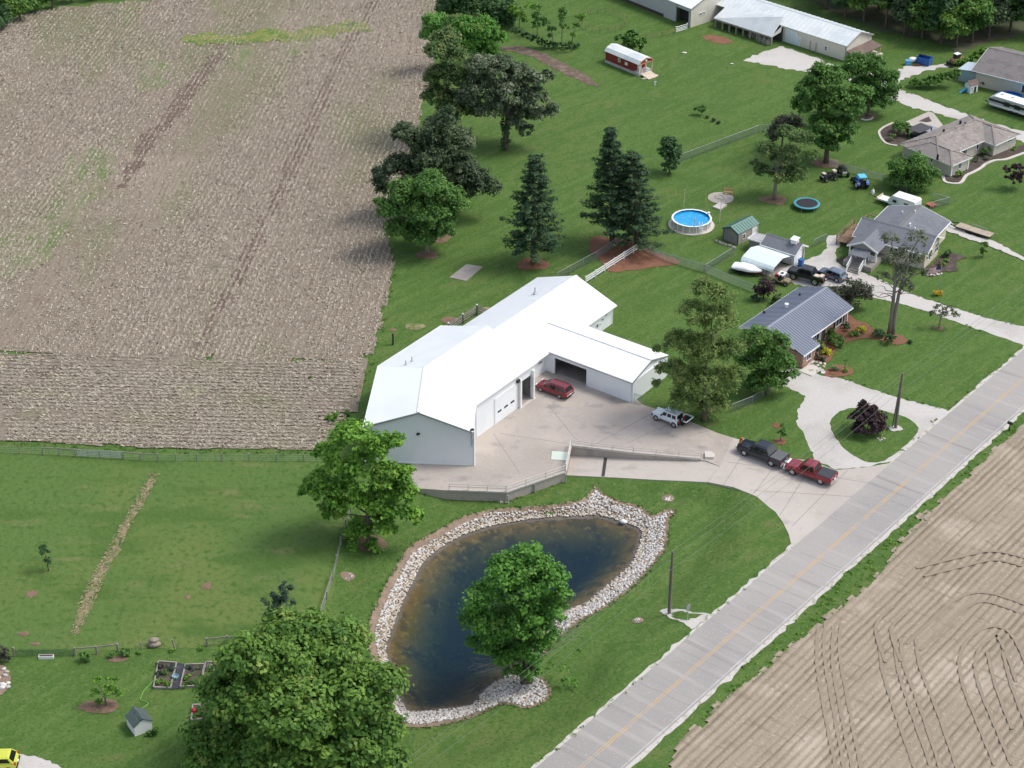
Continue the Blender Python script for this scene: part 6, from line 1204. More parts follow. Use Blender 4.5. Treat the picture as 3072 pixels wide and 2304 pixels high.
def tree(name,label,base,lobes,mat,per=16,size=.36,bark=BARK,trunk=.3,dens=.55,group=None,cr=(.5,1.0),tsd=.24,podd=.05,dyv=.35,cat='tree',k=1.0,tmu=.42,forks=6,second=True,low=-.35,aspect=.62,kindc=None,stems=1):
    SEED[0]+=1; sd=SEED[0]; c=Ctx(*base); rr=random.Random(sd); L=[]
    for q in lobes:
        px,py,r=q[:3]; dy=q[3] if len(q)>3 else rr.uniform(-dyv,dyv)*r/c.s; L.append(c.lobe(px,py,r,dy,k))
    if second:                                     # the far side of the crown
        for x,y,z,r in list(L):
            if r>1.2: L.append((x*.85+rr.uniform(-.3,.3)*r,y+r*.9,z-r*.25,r*.85))
    t=thing(name,label,cat,tuple(c.b),0,group)
    C,Rr,O=lobes_to_clumps(L,sd,dens,cr,low=low); C[:,2]=np.maximum(C[:,2],Rr*.7)
    leaves('crown',C,Rr,per,size,mat,t,sd,O,tsd=tsd,podd=podd,tmu=tmu,aspect=aspect)
    if trunk:
        mb=MB(); zs=[l[2] for l in L]; zmid=min(zs)+.35*(max(zs)-min(zs)); xm=sum(l[0] for l in L)/len(L); ym=sum(l[1] for l in L)/len(L)
        for st in range(stems):
            ox=(st-(stems-1)/2)*trunk*1.6; f=.25+.5*st/max(1,stems-1) if stems>1 else .35
            top=Vector((xm*f*1.0+ox*2.5,ym*.3,zmid)); pts=[Vector((ox,0,-.3)),Vector((ox*1.1+xm*.05,0,zmid*.25)),Vector((ox*1.5+xm*.15,ym*.1,zmid*.6)),top]
            mb.tube(pts,[trunk*1.35,trunk,trunk*.85,trunk*.6],8)
            for l in rr.sample(L,min(forks,len(L))): limb(mb,pts[2].lerp(top,rr.random()),(l[0],l[1],l[2]),trunk*.45,trunk*.1,rr.random())
        mb.build('trunk',bark,t,True)
    return t,c,L
def bush(name,label,base,lobes,mat,per=14,size=.22,dens=1.2,cat='shrub',group=None,**kw):
    return tree(name,label,base,lobes,mat,per=per,size=size,trunk=0,dens=dens,cat=cat,group=group,cr=(.22,.45),low=-.1,**kw)
tree('maple_tree','huge full green maple crown filling the bottom edge left of the pond',(900,2336),[(880,2005,130,2),(740,2085,120),(1010,1990,110,3),(1090,2110,105),(900,2140,150,-2),(720,2205,125),(1050,2250,140,-2),(870,2290,150,-3),(640,2220,75),(1150,2195,70),(960,1915,60,4),(850,1925,60,4),(630,2295,80),(1180,2060,48),(770,1990,60),(1140,2300,90)],LM['maple'],per=26,size=.46,trunk=.5,dens=.62,cr=(.6,1.15))
tree('sycamore_tree','bright green open crowned tree in a brown bed at the workshop corner',(1108,1645),[(1070,1325,50),(1150,1350,45),(1190,1332,26),(1005,1375,42),(1100,1420,72),(1190,1440,50),(970,1460,48),(938,1480,30),(1045,1500,62),(1150,1515,62),(1215,1480,38),(1235,1548,34),(995,1540,36),(1080,1590,40),(1160,1572,36),(1060,1636,20),(1118,1640,22),(1222,1420,22)],LM['bright'],per=22,size=.42,trunk=.24,dens=.62,cr=(.45,.9),podd=.06)
tp,cx_,LP=tree('shade_tree','rounded fresh green tree on the stony point at the pond edge',(1580,2052),[(1595,1705,52),(1520,1735,58),(1650,1755,48),(1570,1785,72),(1450,1805,52),(1432,1870,48),(1500,1880,68),(1590,1870,68),(1655,1835,42),(1445,1930,40),(1520,1955,54),(1600,1945,54),(1640,1900,36),(1590,2010,36),(1540,2005,32),(1680,1800,28)],LM['pond'],per=24,size=.36,trunk=.22,dens=.75,cr=(.5,.9),stems=3,forks=7,tsd=.2)
mb=MB(); rr=random.Random(5)
for (ax,ay,bx,by,n) in ((1560,1990,1430,2010,11),(1600,1960,1700,1850,10),(1600,1960,1760,1880,5),(1590,2000,1540,2040,6)):
    a=cx_.lobe(ax,ay,3); e=cx_.lobe(bx,by,3)
    for i in range(n):
        q=Vector(e[:3])+Vector((rr.uniform(-1.2,1.2),rr.uniform(-1,1),rr.uniform(-1.1,1.1))); pts=limb(mb,a[:3],q,.05,.012,rr.random(),6,.2)
        for j in range(4): p=pts[rr.randint(2,5)]; limb(mb,p,p+Vector((rr.uniform(-.9,.9),rr.uniform(-.5,.5),rr.uniform(-.4,.7))),.02,.008,rr.random(),3,.2)
mb.build('dead_branches',DEAD,tp,kind='stuff')
tl=[cx_.lobe(*q) for q in ((1700,2045,18,-1),(1725,2050,14,-1),(1690,2005,16,-1),(1735,1960,14),(1650,2000,16))]; C,Rr,O=lobes_to_clumps(tl,77,1.2,(.25,.5)); leaves('low_branch_leaves',C,Rr,8,.2,LM['pond'],tp,77,O)
tree('willow_tree','tall feathery olive green tree between the garage wing and the brick house',(2112,1262),[(2095,885,40),(2145,905,36),(2060,950,46),(2130,975,58),(2025,1035,48),(2105,1060,68),(2185,1050,38),(2008,1120,42),(2085,1150,68),(2165,1145,48),(2050,1205,44),(2125,1218,50),(2200,1125,30),(1978,1110,20),(1962,1050,12),(1965,1150,14)],LM['willow'],per=26,size=.34,trunk=.3,dens=.75,cr=(.4,.85),aspect=.4,podd=.08)
tree('shade_tree','layered dark green tree in front of the brick house gable',(2300,1182),[(2255,1020,42),(2325,1030,34),(2290,1075,54),(2345,1088,38),(2368,1128,26),(2238,1095,38),(2310,1135,44),(2212,1060,26),(2268,1148,36)],LM['green'],per=22,size=.34,trunk=.2,dens=.7,cr=(.45,.8))
tree('oak_tree','spreading dark grey green oak over the field edge behind a lighter tree',(1285,655),[(1330,395,52),(1270,432,46),(1218,402,30),(1205,415,18),(1380,432,52),(1300,482,60),(1200,500,40),(1158,520,32),(1140,552,24),(1380,512,60),(1440,542,42),(1472,562,32),(1400,570,42),(1148,572,20),(1342,352,24),(1260,540,52)],LM['oak'],per=24,size=.40,trunk=.35,dens=.62,cr=(.5,1.0),podd=.06)
tree('shade_tree','green broad crowned tree at the field edge standing in a brown bed',(1282,763),[(1290,562,48),(1212,580,46),(1348,592,44),(1250,630,62),(1172,630,38),(1318,650,58),(1383,622,30),(1200,690,44),(1268,700,50),(1330,700,40),(1148,612,20)],LM['green'],per=24,size=.38,bark=PBARK,trunk=.22,dens=.65)
to,co,LO=tree('oak_tree','big silvery oak with dark ivy clad trunk on the upper lawn',(1517,447),[(1440,205,40),(1500,212,44),(1560,232,38),(1440,270,52),(1530,290,62),(1610,242,28),(1600,300,42),(1640,232,16),(1480,330,46),(1560,350,42),(1612,340,32),(1652,342,20),(1580,392,24),(1405,300,36),(1655,320,14)],LM['silver'],per=24,size=.42,trunk=.4,dens=.62,cr=(.5,1.0),podd=.08,tsd=.3)
iv=[(0,0,z,.62+.1*math.sin(z*2)) for z in np.arange(.5,5.2,.5)]; C,Rr,O=lobes_to_clumps(iv,31,2.0,(.25,.45),shell=(.8,1.1),flat=1,low=-1); leaves('ivy',C,Rr,10,.24,LM['dense'],to,31,O)
tt,ct_,_=tree('walnut_tree','dark mixed green tree with pale yellow top on the field edge',(1345,432),[(1340,125,40,3),(1312,162,32),(1362,172,38),(1330,232,46),(1392,242,42),(1308,290,38),(1360,312,48),(1340,352,38),(1298,242,24),(1420,332,34)],LM['walnut'],per=24,size=.42,trunk=.35,dens=.62,podd=.14,tsd=.3)
mb=MB(); a=ct_.lobe(1310,262,2)
for i in range(6): limb(mb,a[:3],ct_.lobe(1225+rr.randint(0,60),225+rr.randint(0,60),2)[:3],.09,.015,rr.random(),6,.2)
mb.build('dead_branches',BARK,tt,kind='stuff')
tree('ash_tree','bright rounded green tree in the upper tree line beside the track',(1440,215),[(1392,82,36),(1450,92,46),(1420,132,48),(1482,122,34),(1380,112,34),(1460,162,38),(1292,102,28),(1300,66,26)],LM['pond'],per=24,size=.42,trunk=.3,dens=.62)
tree('oak_tree','dark tree crown cut by the top edge above the tree line',(1400,75),[(1350,12,36),(1410,20,42),(1460,10,42),(1390,-20,52),(1490,40,32),(1522,78,26),(1530,30,32),(1330,30,24)],LM['dense'],per=24,size=.44,trunk=.3,dens=.6)
for nm,lab,b_,lo,m_ in (('small_tree','light green small tree at the head of the brush line',(1557,88),[(1559,47,19),(1590,22,20),(1540,30,20),(1575,60,12)],LM['bright']),('small_tree','narrow dark small tree, second along the brush line',(1612,106),[(1610,25,15),(1612,48,16),(1606,75,14),(1618,62,12)],LM['green']),('small_tree','loose small tree, third along the brush line',(1660,142),[(1640,72,14),(1655,88,13),(1650,108,9),(1632,60,9)],LM['green']),('small_tree','upright small tree with bare lower stem, fourth along the brush line',(1685,145),[(1690,35,14),(1688,58,17),(1695,84,11),(1680,78,10)],LM['green']),('small_tree','thin sparse pale sapling nearest the red cabin',(1714,156),[(1735,55,11),(1727,80,11),(1719,105,8),(1713,130,6),(1746,48,8)],LM['bright'])):
    tree(nm,lab,b_,lo,m_,per=12,size=.34,trunk=.09,dens=1.0,cr=(.4,.7),second=False,bark=PBARK,group='small trees along the brush line',forks=3)
bush('brush_row','dark tangled brush row running below the small trees',(1645,145),[(1548+i*15,96+i*6.3,11+random.random()*5) for i in range(13)],LM['dense'],size=.34,per=12,dens=.9,dyv=.2)
bush('shrub','dense dark green shrub behind the red cabin',(1888,158),[(1860,122,20),(1895,112,24),(1920,128,18),(1880,140,24),(1912,145,18)],LM['green'],size=.34,per=22)
# pines: whorled, drooping then upswept sprays of needles
def pine(label,base,top,half,crown0,seed,group='white pines around the red mulch bed',lean=0.0):
    c=Ctx(*base); r=np.random.default_rng(seed); H=(base[1]-top[1])/c.s/math.cos(c.dep)*.97; W=half/c.s; z0=crown0
    t=thing('pine_tree',label,'tree',tuple(c.b),0,group); C=[];Rr=[];O=[]; mb=MB(); xt=(top[0]-base[0])/c.s
    mb.tube([(0,0,-.3),(xt*.15,0,H*.3),(xt*.5,0,H*.65),(xt,0,H*.97)],[.36,.3,.2,.05],8)
    z=z0
    while z<H*.98:
        f=(z-z0)/(H-z0); Rm=W*(1-f)**.75*(.75+.35*r.random())+.35; nb=max(4,int(9-4*f)); a0=r.random()*6.28
        for i in range(nb):
            a=a0+6.28*i/nb+r.normal(0,.2); Lr=Rm*r.uniform(.65,1.12); ax=xt*(z/H)**1.5
            tip=np.array([ax+math.cos(a)*Lr,math.sin(a)*Lr,z+Lr*(.16+.2*f)-.25]); st=np.array([ax,0,z-.2])
            mb.tube([tuple(st),tuple(st*.5+tip*.5-np.array([0,0,.1])),tuple(tip)],[.06,.04,.015],4)
            for q in np.arange(.38,1.04,.17):
                p=st+(tip-st)*q+np.array([r.normal(0,.12),r.normal(0,.12),.1]); C.append(p); Rr.append((.52+.22*r.random())*(.55+.5*q)*(.75+.35*(1-f))); O.append(st-np.array([0,0,1.2]))
        z+=.72+.25*r.random()
    leaves('crown',np.array(C),np.array(Rr),17,.46,LM['pine'],t,seed,np.array(O),up=.6,aspect=.34,flat=.48,tsd=.27,podd=.06)
    mb.build('trunk',BARK,t,True)
pine('lone dark pine rising from its own small red mulch ring',(1599,793),(1604,462),98,2.6,41)
pine('tallest dark pine, its bare trunk rising from the red mulch bed',(1836,733),(1822,384),92,3.6,42)
pine('broad low branched dark pine at the end of the white fence',(1909,744),(1885,446),100,1.6,43)
tree('oval_tree','dense dark oval tree on the lawn by the wire fence, right of the pines',(2008,522),[(2005,432,25),(2010,465,29),(2006,498,23),(1990,452,19),(2026,446,19),(2020,480,20)],LM['dense'],per=24,size=.30,trunk=.12,dens=1.0,cr=(.35,.6))
tree('maple_tree','tall dark green maple in the middle of the back lawn beside the quad bikes',(2478,488),[(2440,232,38),(2402,270,32),(2480,242,44),(2430,310,52),(2500,310,52),(2390,322,32),(2460,380,48),(2520,380,38),(2442,410,34),(2540,330,34),(2480,430,30),(2560,290,34),(2532,418,18)],LM['green'],per=26,size=.42,trunk=.36,dens=.64)
tree('maple_tree','wide green maple standing behind the tall maple near the white gravel drive',(2602,350),[(2550,192,34),(2600,202,42),(2640,242,38),(2590,262,44),(2650,290,34),(2620,310,34),(2672,262,20),(2530,222,28),(2668,225,14)],LM['green'],per=24,size=.42,trunk=.28,dens=.64,podd=.08)
tree('locust_tree','loose light green tree on the back lawn between pool and trampoline',(2322,600),[(2340,402,26),(2390,422,36),(2290,452,32),(2350,472,46),(2420,470,22),(2280,510,26),(2340,528,38),(2388,520,32),(2258,490,14)],LM['walnut'],per=18,size=.34,trunk=.26,bark=PBARK,dens=.55,cr=(.45,.8),forks=9,podd=.1)
tree('small_tree','dark brownish round tree behind the loose light green tree',(2345,445),[(2340,372,28),(2370,362,24),(2330,402,28),(2388,378,20)],LM['dusky'],per=22,size=.34,trunk=.15,dens=.8)
tree('dogwood_tree','low dome of layered green leaves before the tan hip roof house',(2735,572),[(2690,502,28),(2740,492,34),(2780,522,28),(2720,530,38),(2770,545,28),(2680,540,24),(2740,558,24)],LM['green'],per=22,size=.32,trunk=.14,dens=.9)
tq,cq,_=tree('ash_tree','sparse thinning tree with two tall bare trunks on the front lawn',(2672,1003),[(2640,722,26),(2718,722,30),(2700,770,36),(2650,780,28),(2740,780,26),(2690,818,28),(2628,830,18),(2752,822,18),(2700,860,20)],LM['olive'],per=15,size=.28,bark=PBARK,trunk=.24,dens=.62,stems=2,forks=9,cr=(.45,.8),second=False)
mb=MB()
for i in range(9): s_=1 if i%2 else -1; limb(mb,cq.lobe(2672+s_*8,900-i*4,2)[:3],cq.lobe(2672+s_*rr.randint(40,95),885-rr.randint(-12,60),2,rr.uniform(-2,2))[:3],.06,.012,rr.random(),6,.3)
mb.build('bare_branches',PBARK,tq,kind='stuff')
tree('plum_tree','dark dusky crowned tree at the far corner of the brick house',(2548,928),[(2550,860,28),(2510,880,24),(2590,870,20),(2560,890,32),(2520,900,20),(2595,890,16)],LM['dusky'],per=24,size=.28,trunk=.14,dens=.95)
tree('plum_tree','small purple brown tree in front of the covered boat',(2290,897),[(2290,850,18),(2275,866,15),(2305,868,16),(2292,880,15)],LM['purple'],per=22,size=.26,trunk=.1,dens=1.1)
tree('smoke_bush','large deep purple bush on the grass island by the utility pole',(2602,1302),[(2590,1242,32),(2562,1256,26),(2625,1256,27),(2600,1275,34),(2572,1285,22),(2632,1280,22),(2575,1220,10),(2612,1224,8),(2580,1208,6)],LM['purple'],per=26,size=.27,trunk=.06,dens=1.1,cr=(.35,.65),cat='bush')
tree('dogwood_tree','small flat topped sparse tree on the front lawn near the gravel drive',(2816,986),[(2808,926,18),(2840,932,18),(2862,945,14),(2795,940,11),(2830,945,15)],LM['olive'],per=10,size=.24,trunk=.1,dens=1.0,cr=(.3,.55),second=False,bark=PBARK)
# the wood at the upper right: each tree its own, many trees deep
FOR=[(2478,28,60),(2535,52,52),(2590,66,58),(2655,84,55),(2712,106,60),(2765,116,55),(2822,130,62),(2868,142,50),(2915,128,55),(2965,112,60),(3030,96,62),(3085,110,55),(2440,-10,62),(2510,-2,60),(2570,14,62),(2635,32,62),(2700,50,64),(2760,62,62),(2830,80,64),(2890,84,62),(2950,70,64),(3010,50,64),(3075,50,64),(2560,-32,62),(2640,-20,62),(2720,-4,64),(2800,20,64),(2880,30,64),(2960,18,64),(3040,4,64),(2800,-34,64),(2890,-30,64),(2980,-36,64)]
fm=[LM['green'],LM['dense'],LM['maple'],LM['green'],LM['oak']]
where=['woodland tree','dense woodland tree','broad woodland tree','dark woodland tree','tall woodland tree']
for i,(x,y,r) in enumerate(FOR):
    q=random.Random(i*7+1); lo=[(x+q.uniform(-.6,.6)*r,y-r*(1.0+.55*j)+q.uniform(-8,8),r*q.uniform(.42,.62)) for j in range(3) for _ in (0,1)]
    place=['at the left end above the barn roof','second from the left end','third from the left end','above the barn porch','above the blue dumpster','left of the skid loader','behind the skid loader','just left of the far house roof','behind the far house ridge end','behind the far house roof','right of the far house ridge','at the right edge of the photo']
    lab='%s front row woodland tree %s'%(['mid green','dark green','fresh green','blue green','olive green'][i%5],place[i]) if i<12 else ''
    tree('woodland_tree',lab if i<12 else 'deep green crown in the deeper rows of the wood above the far house',(x,y),lo,fm[i%5],per=20,size=.52,trunk=.2,dens=.42,cr=(.6,1.15),group='trees of the wood at the upper right',forks=2,second=i<12)
for i,(x,y,r) in enumerate(((12,88,40),(62,62,34),(108,38,32),(160,26,34),(-30,100,40),(215,8,34),(275,0,30),(335,-6,30),(60,20,44),(5,40,46),(130,-4,40),(420,-14,30))):
    q=random.Random(i*5+3); tree('woodland_tree','dark leafy tree at the far corner of the stubble field, %s'%(['lowest on the left edge','second from the left edge','third from the left edge','fourth from the left edge','beyond the left edge','fifth along the field end','sixth along the field end','seventh along the field end','behind the second one','behind the lowest one','behind the third one','last along the field end'][i]),(x,y),[(x+q.uniform(-.6,.6)*r,y-r*(.8+.5*j),r*q.uniform(.45,.65)) for j in range(2) for _ in (0,1)],fm[(i+1)%4],per=18,size=.5,trunk=.18,dens=.45,cr=(.6,1.1),group='trees at the far end of the stubble field',forks=2)
# smaller plants at the lower left
tree('sapling','young dark leaved tree alone in the left pasture',(146,1713),[(140,1642,11),(143,1660,14),(146,1684,11)],LM['dense'],per=16,size=.24,trunk=.07,dens=1.6,cr=(.25,.45),second=False)
tree('spruce_tree','dark ragged evergreen by the rail fence above the huge maple',(846,1908),[(868,1768,20),(822,1800,24),(868,1812,30),(832,1850,36),(880,1860,30),(850,1888,28)],LM['spruce'],per=26,size=.30,trunk=.12,dens=1.0,cr=(.35,.65),aspect=.4)
tree('apple_tree','open light green apple tree near the white shed',(318,2118),[(298,2048,16),(345,2042,19),(330,2075,24),(290,2080,16),(362,2080,14),(300,2108,10)],LM['bright'],per=10,size=.26,trunk=.09,dens=1.1,cr=(.3,.55),forks=7,second=False)
bush('shrub','grey leaved shrub at the left edge beside the green wire fence',(8,1988),[(5,1958,22),(-14,1972,26),(18,1975,16)],LM['dusky'],size=.26)
bush('shrub','dark purple bush at the right edge of the lawn',(3036,568),[(3010,512,15),(3045,512,25),(3042,540,25),(3066,530,19),(3024,535,14)],LM['purple'],per=20,size=.28,dens=1.1)
tree('small_tree','small dense green tree beside the flatbed trailer',(2948,772),[(2945,736,12),(2949,755,9),(2942,748,9)],LM['green'],per=18,size=.24,trunk=.06,dens=1.6,cr=(.25,.45),second=False)
bush('hedge','long bushy green hedge along the grass before the far house',(2800,262),[(2742+i*13,262-i*4.2,17+random.random()*5) for i in range(10)],LM['green'],size=.32,per=18,dens=1.0,cat='hedge',dyv=.5)
bush('hedge','yellow green clipped hedge running up beside the far house',(2905,195),[(2872+i*9,214-i*7.5,13+random.random()*3) for i in range(9)],LM['bright'],size=.3,per=16,dens=1.0,cat='hedge',tmu=.3)
SH=[('rounded green shrub at the brick house front, left of the entrance window',(2484,1014),[(2484,1000,19),(2496,1006,14)],'green'),('big rounded green shrub in the middle of the red mulch bed',(2508,1036),[(2506,1022,22),(2520,1030,15),(2494,1030,14)],'green'),('bright yellow shrub at the lower end of the red mulch bed',(2481,1063),[(2479,1055,12),(2489,1060,8),(2470,1060,8)],'yellow'),('blue green spreading juniper by the brick house front step',(2438,1068),[(2432,1052,15),(2446,1056,15),(2438,1062,12)],'spruce'),('yellow green shrub at the upper end of the red mulch bed',(2581,998),[(2578,988,12),(2592,990,9)],'yellow'),('dark green shrub under the brick house far window',(2538,990),[(2538,979,13)],'dense'),('low leafy shrub between the yellow shrub and the far window',(2558,1009),[(2556,1001,11),(2568,1004,8)],'pond'),('olive shrub behind the lower yellow shrub',(2458,1046),[(2456,1034,15),(2466,1040,10)],'willow'),('dark mounded evergreen left of the two bare trunks',(2634,1012),[(2628,1000,14),(2640,1004,15)],'dense'),('dark mounded evergreen at the foot of the two bare trunks',(2672,1030),[(2664,1015,17),(2680,1020,17)],'dense'),('tiny dark shrub alone on the lawn beside the mulch point',(2730,1030),[(2730,1026,7)],'dense'),('brown leaved low plant below the lower yellow shrub',(2460,1082),[(2458,1076,11),(2470,1078,9)],'dusky'),('pale variegated hosta in the small oval bed',(2500,1112),[(2498,1105,9),(2508,1108,6)],'hosta'),('lime green hosta at the right end of the small oval bed',(2536,1116),[(2536,1111,7)],'bright'),('grey green shrub left of the purple brown tree',(2266,903),[(2264,892,11),(2274,897,9)],'spruce'),('grey green spreading shrub below the purple brown tree',(2338,912),[(2334,898,17),(2348,904,13),(2322,906,11)],'walnut'),('small green shrub at the back wall bed of the brick house',(2318,922),[(2316,914,9)],'green'),
 ('green shrub in the front bed of the tan house',(2950,468),[(2948,457,12),(2958,450,10)],'green'),('grey leaved mound in the front bed of the tan house',(2928,484),[(2926,478,9)],'olive'),('silvery round shrub in the front bed of the tan house',(2960,480),[(2958,473,8)],'silver'),('green shrub at the near corner of the tan house',(2878,530),[(2876,520,10),(2884,524,7)],'bright'),('bright green shrub by the tan house garage end',(3044,452),[(3044,446,7)],'bright'),('big round dark shrub on the tan house patio bed',(2702,406),[(2696,384,24),(2712,380,20),(2704,394,20)],'green'),('yellowish shrub in the tan house patio bed',(2674,420),[(2674,410,11)],'willow'),('low green shrub between the tan house roof and the white drive',(2920,372),[(2912,362,9),(2926,366,9),(2936,372,6)],'walnut'),('dark reddish shrub behind the playhouse',(2946,258),[(2946,248,10)],'dusky'),
 ('green round shrub at the back right corner of the grey roof house',(2842,772),[(2842,760,12),(2836,768,9)],'dense'),('light green shrub in the side bed of the grey roof house',(2840,786),[(2840,781,7)],'bright'),('yellow green shrub by the front corner of the grey roof house',(2824,798),[(2822,791,8),(2832,794,6)],'willow'),('golden yellow shrub around the foot of the flagpole',(2812,886),[(2806,878,9),(2818,879,9),(2812,882,8)],'gold'),
 ('green round shrub under the short two bay rail fence, left end',(258,1980),[(256,1968,15),(266,1972,10)],'green'),('green shrub under the short two bay rail fence, middle',(332,1970),[(332,1963,11)],'green'),('green shrub at the right end of the short two bay rail fence',(376,1964),[(374,1955,14),(384,1960,9)],'green'),('tiny lime plant left of the grey boulder',(419,1962),[(419,1957,6)],'bright'),('tiny lime plant at the foot of the leaning post',(516,1955),[(516,1950,6)],'bright'),('tiny lime plant left of the three bay rail fence',(603,1949),[(603,1945,6)],'bright'),('leafy plant under the three bay rail fence',(702,1947),[(700,1940,10),(710,1942,8)],'green'),('reddish plant under the three bay rail fence near the evergreen',(728,1944),[(727,1936,10)],'dusky'),
 ('loose green shrub alone on the middle of the upper lawn',(2100,345),[(2094,330,13),(2108,326,11),(2102,336,12)],'green'),('small reddish shrublet, first right of the loose green shrub',(2122,356),[(2122,352,5)],'dusky'),('small reddish shrublet, second right of the loose green shrub',(2140,364),[(2140,360,5)],'dusky'),('small reddish shrublet, third right of the loose green shrub',(2156,371),[(2156,367,5)],'dusky'),('small dark weed clump on the stubble near the workshop corner',(934,1138),[(934,1135,6)],'green'),('climbing leaves beside the white shed foot',(462,2205),[(448,2208,9),(464,2198,9),(470,2188,6)],'green'),('dark weed clump at the field corner by the workshop',(1000,1262),[(996,1255,14),(1010,1246,11),(990,1270,12)],'bright'),('dark green weeds along the field edge beside the workshop',(1042,1248),[(1040,1240,10)],'green')]
for lab,b_,lo,m_ in SH: bush('shrub',lab,b_,lo,LM[m_],per=16,size=.20 if max(q[2] for q in lo)<10 else .25,dens=1.5)
for lab,b_,lo in (('thin sapling in a red mulch ring beside the dark pickup',(2341,1322),[(2338,1298,8),(2346,1288,8),(2352,1302,7),(2342,1276,5)]),('thin bare stemmed sapling standing in the small oval bed',(2534,1112),[(2536,1082,4)])):
    tree('sapling',lab,b_,lo,LM['green'],per=8,size=.2,trunk=.04,dens=1.8,cr=(.25,.4),second=False)
# garden beds' vegetables come with the beds; rough grass tufts on the verge and along edges
def tufts(name,polys,n,seed,size,mat):
    r=np.random.default_rng(seed); C=[]
    for poly,k in polys:
        P_=np.array(poly)[:,:2]; x=r.uniform(P_[:,0].min(),P_[:,0].max(),k*4); y=r.uniform(P_[:,1].min(),P_[:,1].max(),k*4); ok=inpoly(x,y,poly); x,y=x[ok][:k],y[ok][:k]; C.append(np.stack([x,y,height(x,y)+.06],1))
    C=np.concatenate(C); return leaves(name,C,np.full(len(C),.28),6,size,mat,None,seed,None,up=.15,aspect=.3,kind='stuff',podd=.12)
VERGE=[road_pt(-20,RW+.5)[:2],road_pt(90,RW+.5)[:2],G(3072,1276)[:2],G(2812,1515)[:2],G(2627,1745)[:2],G(2349,1965)[:2],G(2048,2225)[:2]]
tufts('verge_grass',[(VERGE,2600)],0,5,.30,LM['bright'])
def line_tufts(px,w,k):
    pts=[T(*p) for p in px]; out=[]
    for a,b in zip(pts[:-1],pts[1:]):
        d=(b-a).normalized(); n=Vector((-d.y,d.x,0))*w; out.append(([(a+n)[:2],(b+n)[:2],(b-n)[:2],(a-n)[:2]],max(4,int(k*(b-a).length))))
    return out
ED=line_tufts([(1240,1480),(1343,1482),(1519,1506),(1698,1442)],.35,2.2)+line_tufts([(0,1330),(278,1344),(532,1354),(787,1356),(975,1360)],.5,2.2)+line_tufts([(975,1352),(1040,1265),(1085,1150),(1117,1066),(1184,798)],.6,2.0)+line_tufts([(2414,1108),(2534,1136),(2696,1192),(2835,1226)],.25,2.2)+line_tufts([(2594,818),(2719,876),(2881,929),(3072,981)],.25,2.2)+line_tufts([(2617,894),(2784,935),(2965,1000),(3072,1036)],.25,2.2)+line_tufts([(2705,270),(2835,318),(3072,393)],.25,1.5)+line_tufts([(2374,1640),(2100,1880),(1800,2140),(1610,2300)],.25,2.0)+line_tufts([(2660,1400),(2835,1232),(3072,1040)],.25,2.0)
scx=np.random.default_rng(9)
scatter_cards('loose_thatch',STRAW,R(62),2600,.12,.34,None,.5,0,M('thatch',(.20,.17,.09),rough=.95,attr=('tint',(.36,.31,.19))),None,9,.07)
line=[(p[0],p[1]) for p in OUT]; C_=[]
for i_ in range(len(OUT)):
    a_,b_=Vector(OUT[i_]),Vector(OUT[(i_+1)%len(OUT)])
    for k_ in range(max(1,int((b_-a_).length*2.6))): q_=a_.lerp(b_,random.random()); C_.append((q_.x+random.gauss(0,.13),q_.y+random.gauss(0,.13)))
C_=np.array(C_); C_=np.concatenate([C_,(height(C_[:,0],C_[:,1])+.06)[:,None]],1); leaves('bank_grass',C_,np.full(len(C_),.24),6,.24,LM['green'],None,61,None,up=.15,aspect=.3,kind='stuff')
tufts('edge_grass',ED,0,6,.26,LM['green'])
print('leaf triangles',TRIS[0])
# ================================================================ fences, walls' rails, pool, yard things, poles and wires
FM=dict(wood=BM['greywood'],white=M('white_vinyl',(.80,.80,.79),rough=.5),wire=M('fence_wire',(.30,.33,.31),rough=.5,metal=.4),gwire=M('green_fence_wire',(.03,.12,.07),rough=.6),teal=M('teal_pad',(.07,.30,.36),rough=.5),matb=M('trampoline_mat',(.035,.03,.036),rough=.8),
 poolw=M('pool_wall',(.48,.46,.43),rough=.5),rimw=M('pool_rim',(.78,.80,.80),rough=.4),water=M('pool_water',(.01,.30,.62),rough=.08,spec=.5,bump=(3,.25,.05),var=[(1.6,(.03,.40,.70),.5,.66,None,3)]),liner=M('pool_liner',(.02,.10,.34),rough=.5),
 pipe=M('rail_pipe',(.45,.43,.40),rough=.5),pole=M('pole_wood',(.155,.13,.105),rough=.9,var=[(1,(.21,.18,.15),.48,.66,(4,4,.2),4)]),cable=M('overhead_cable',(.16,.19,.14),rough=.5))
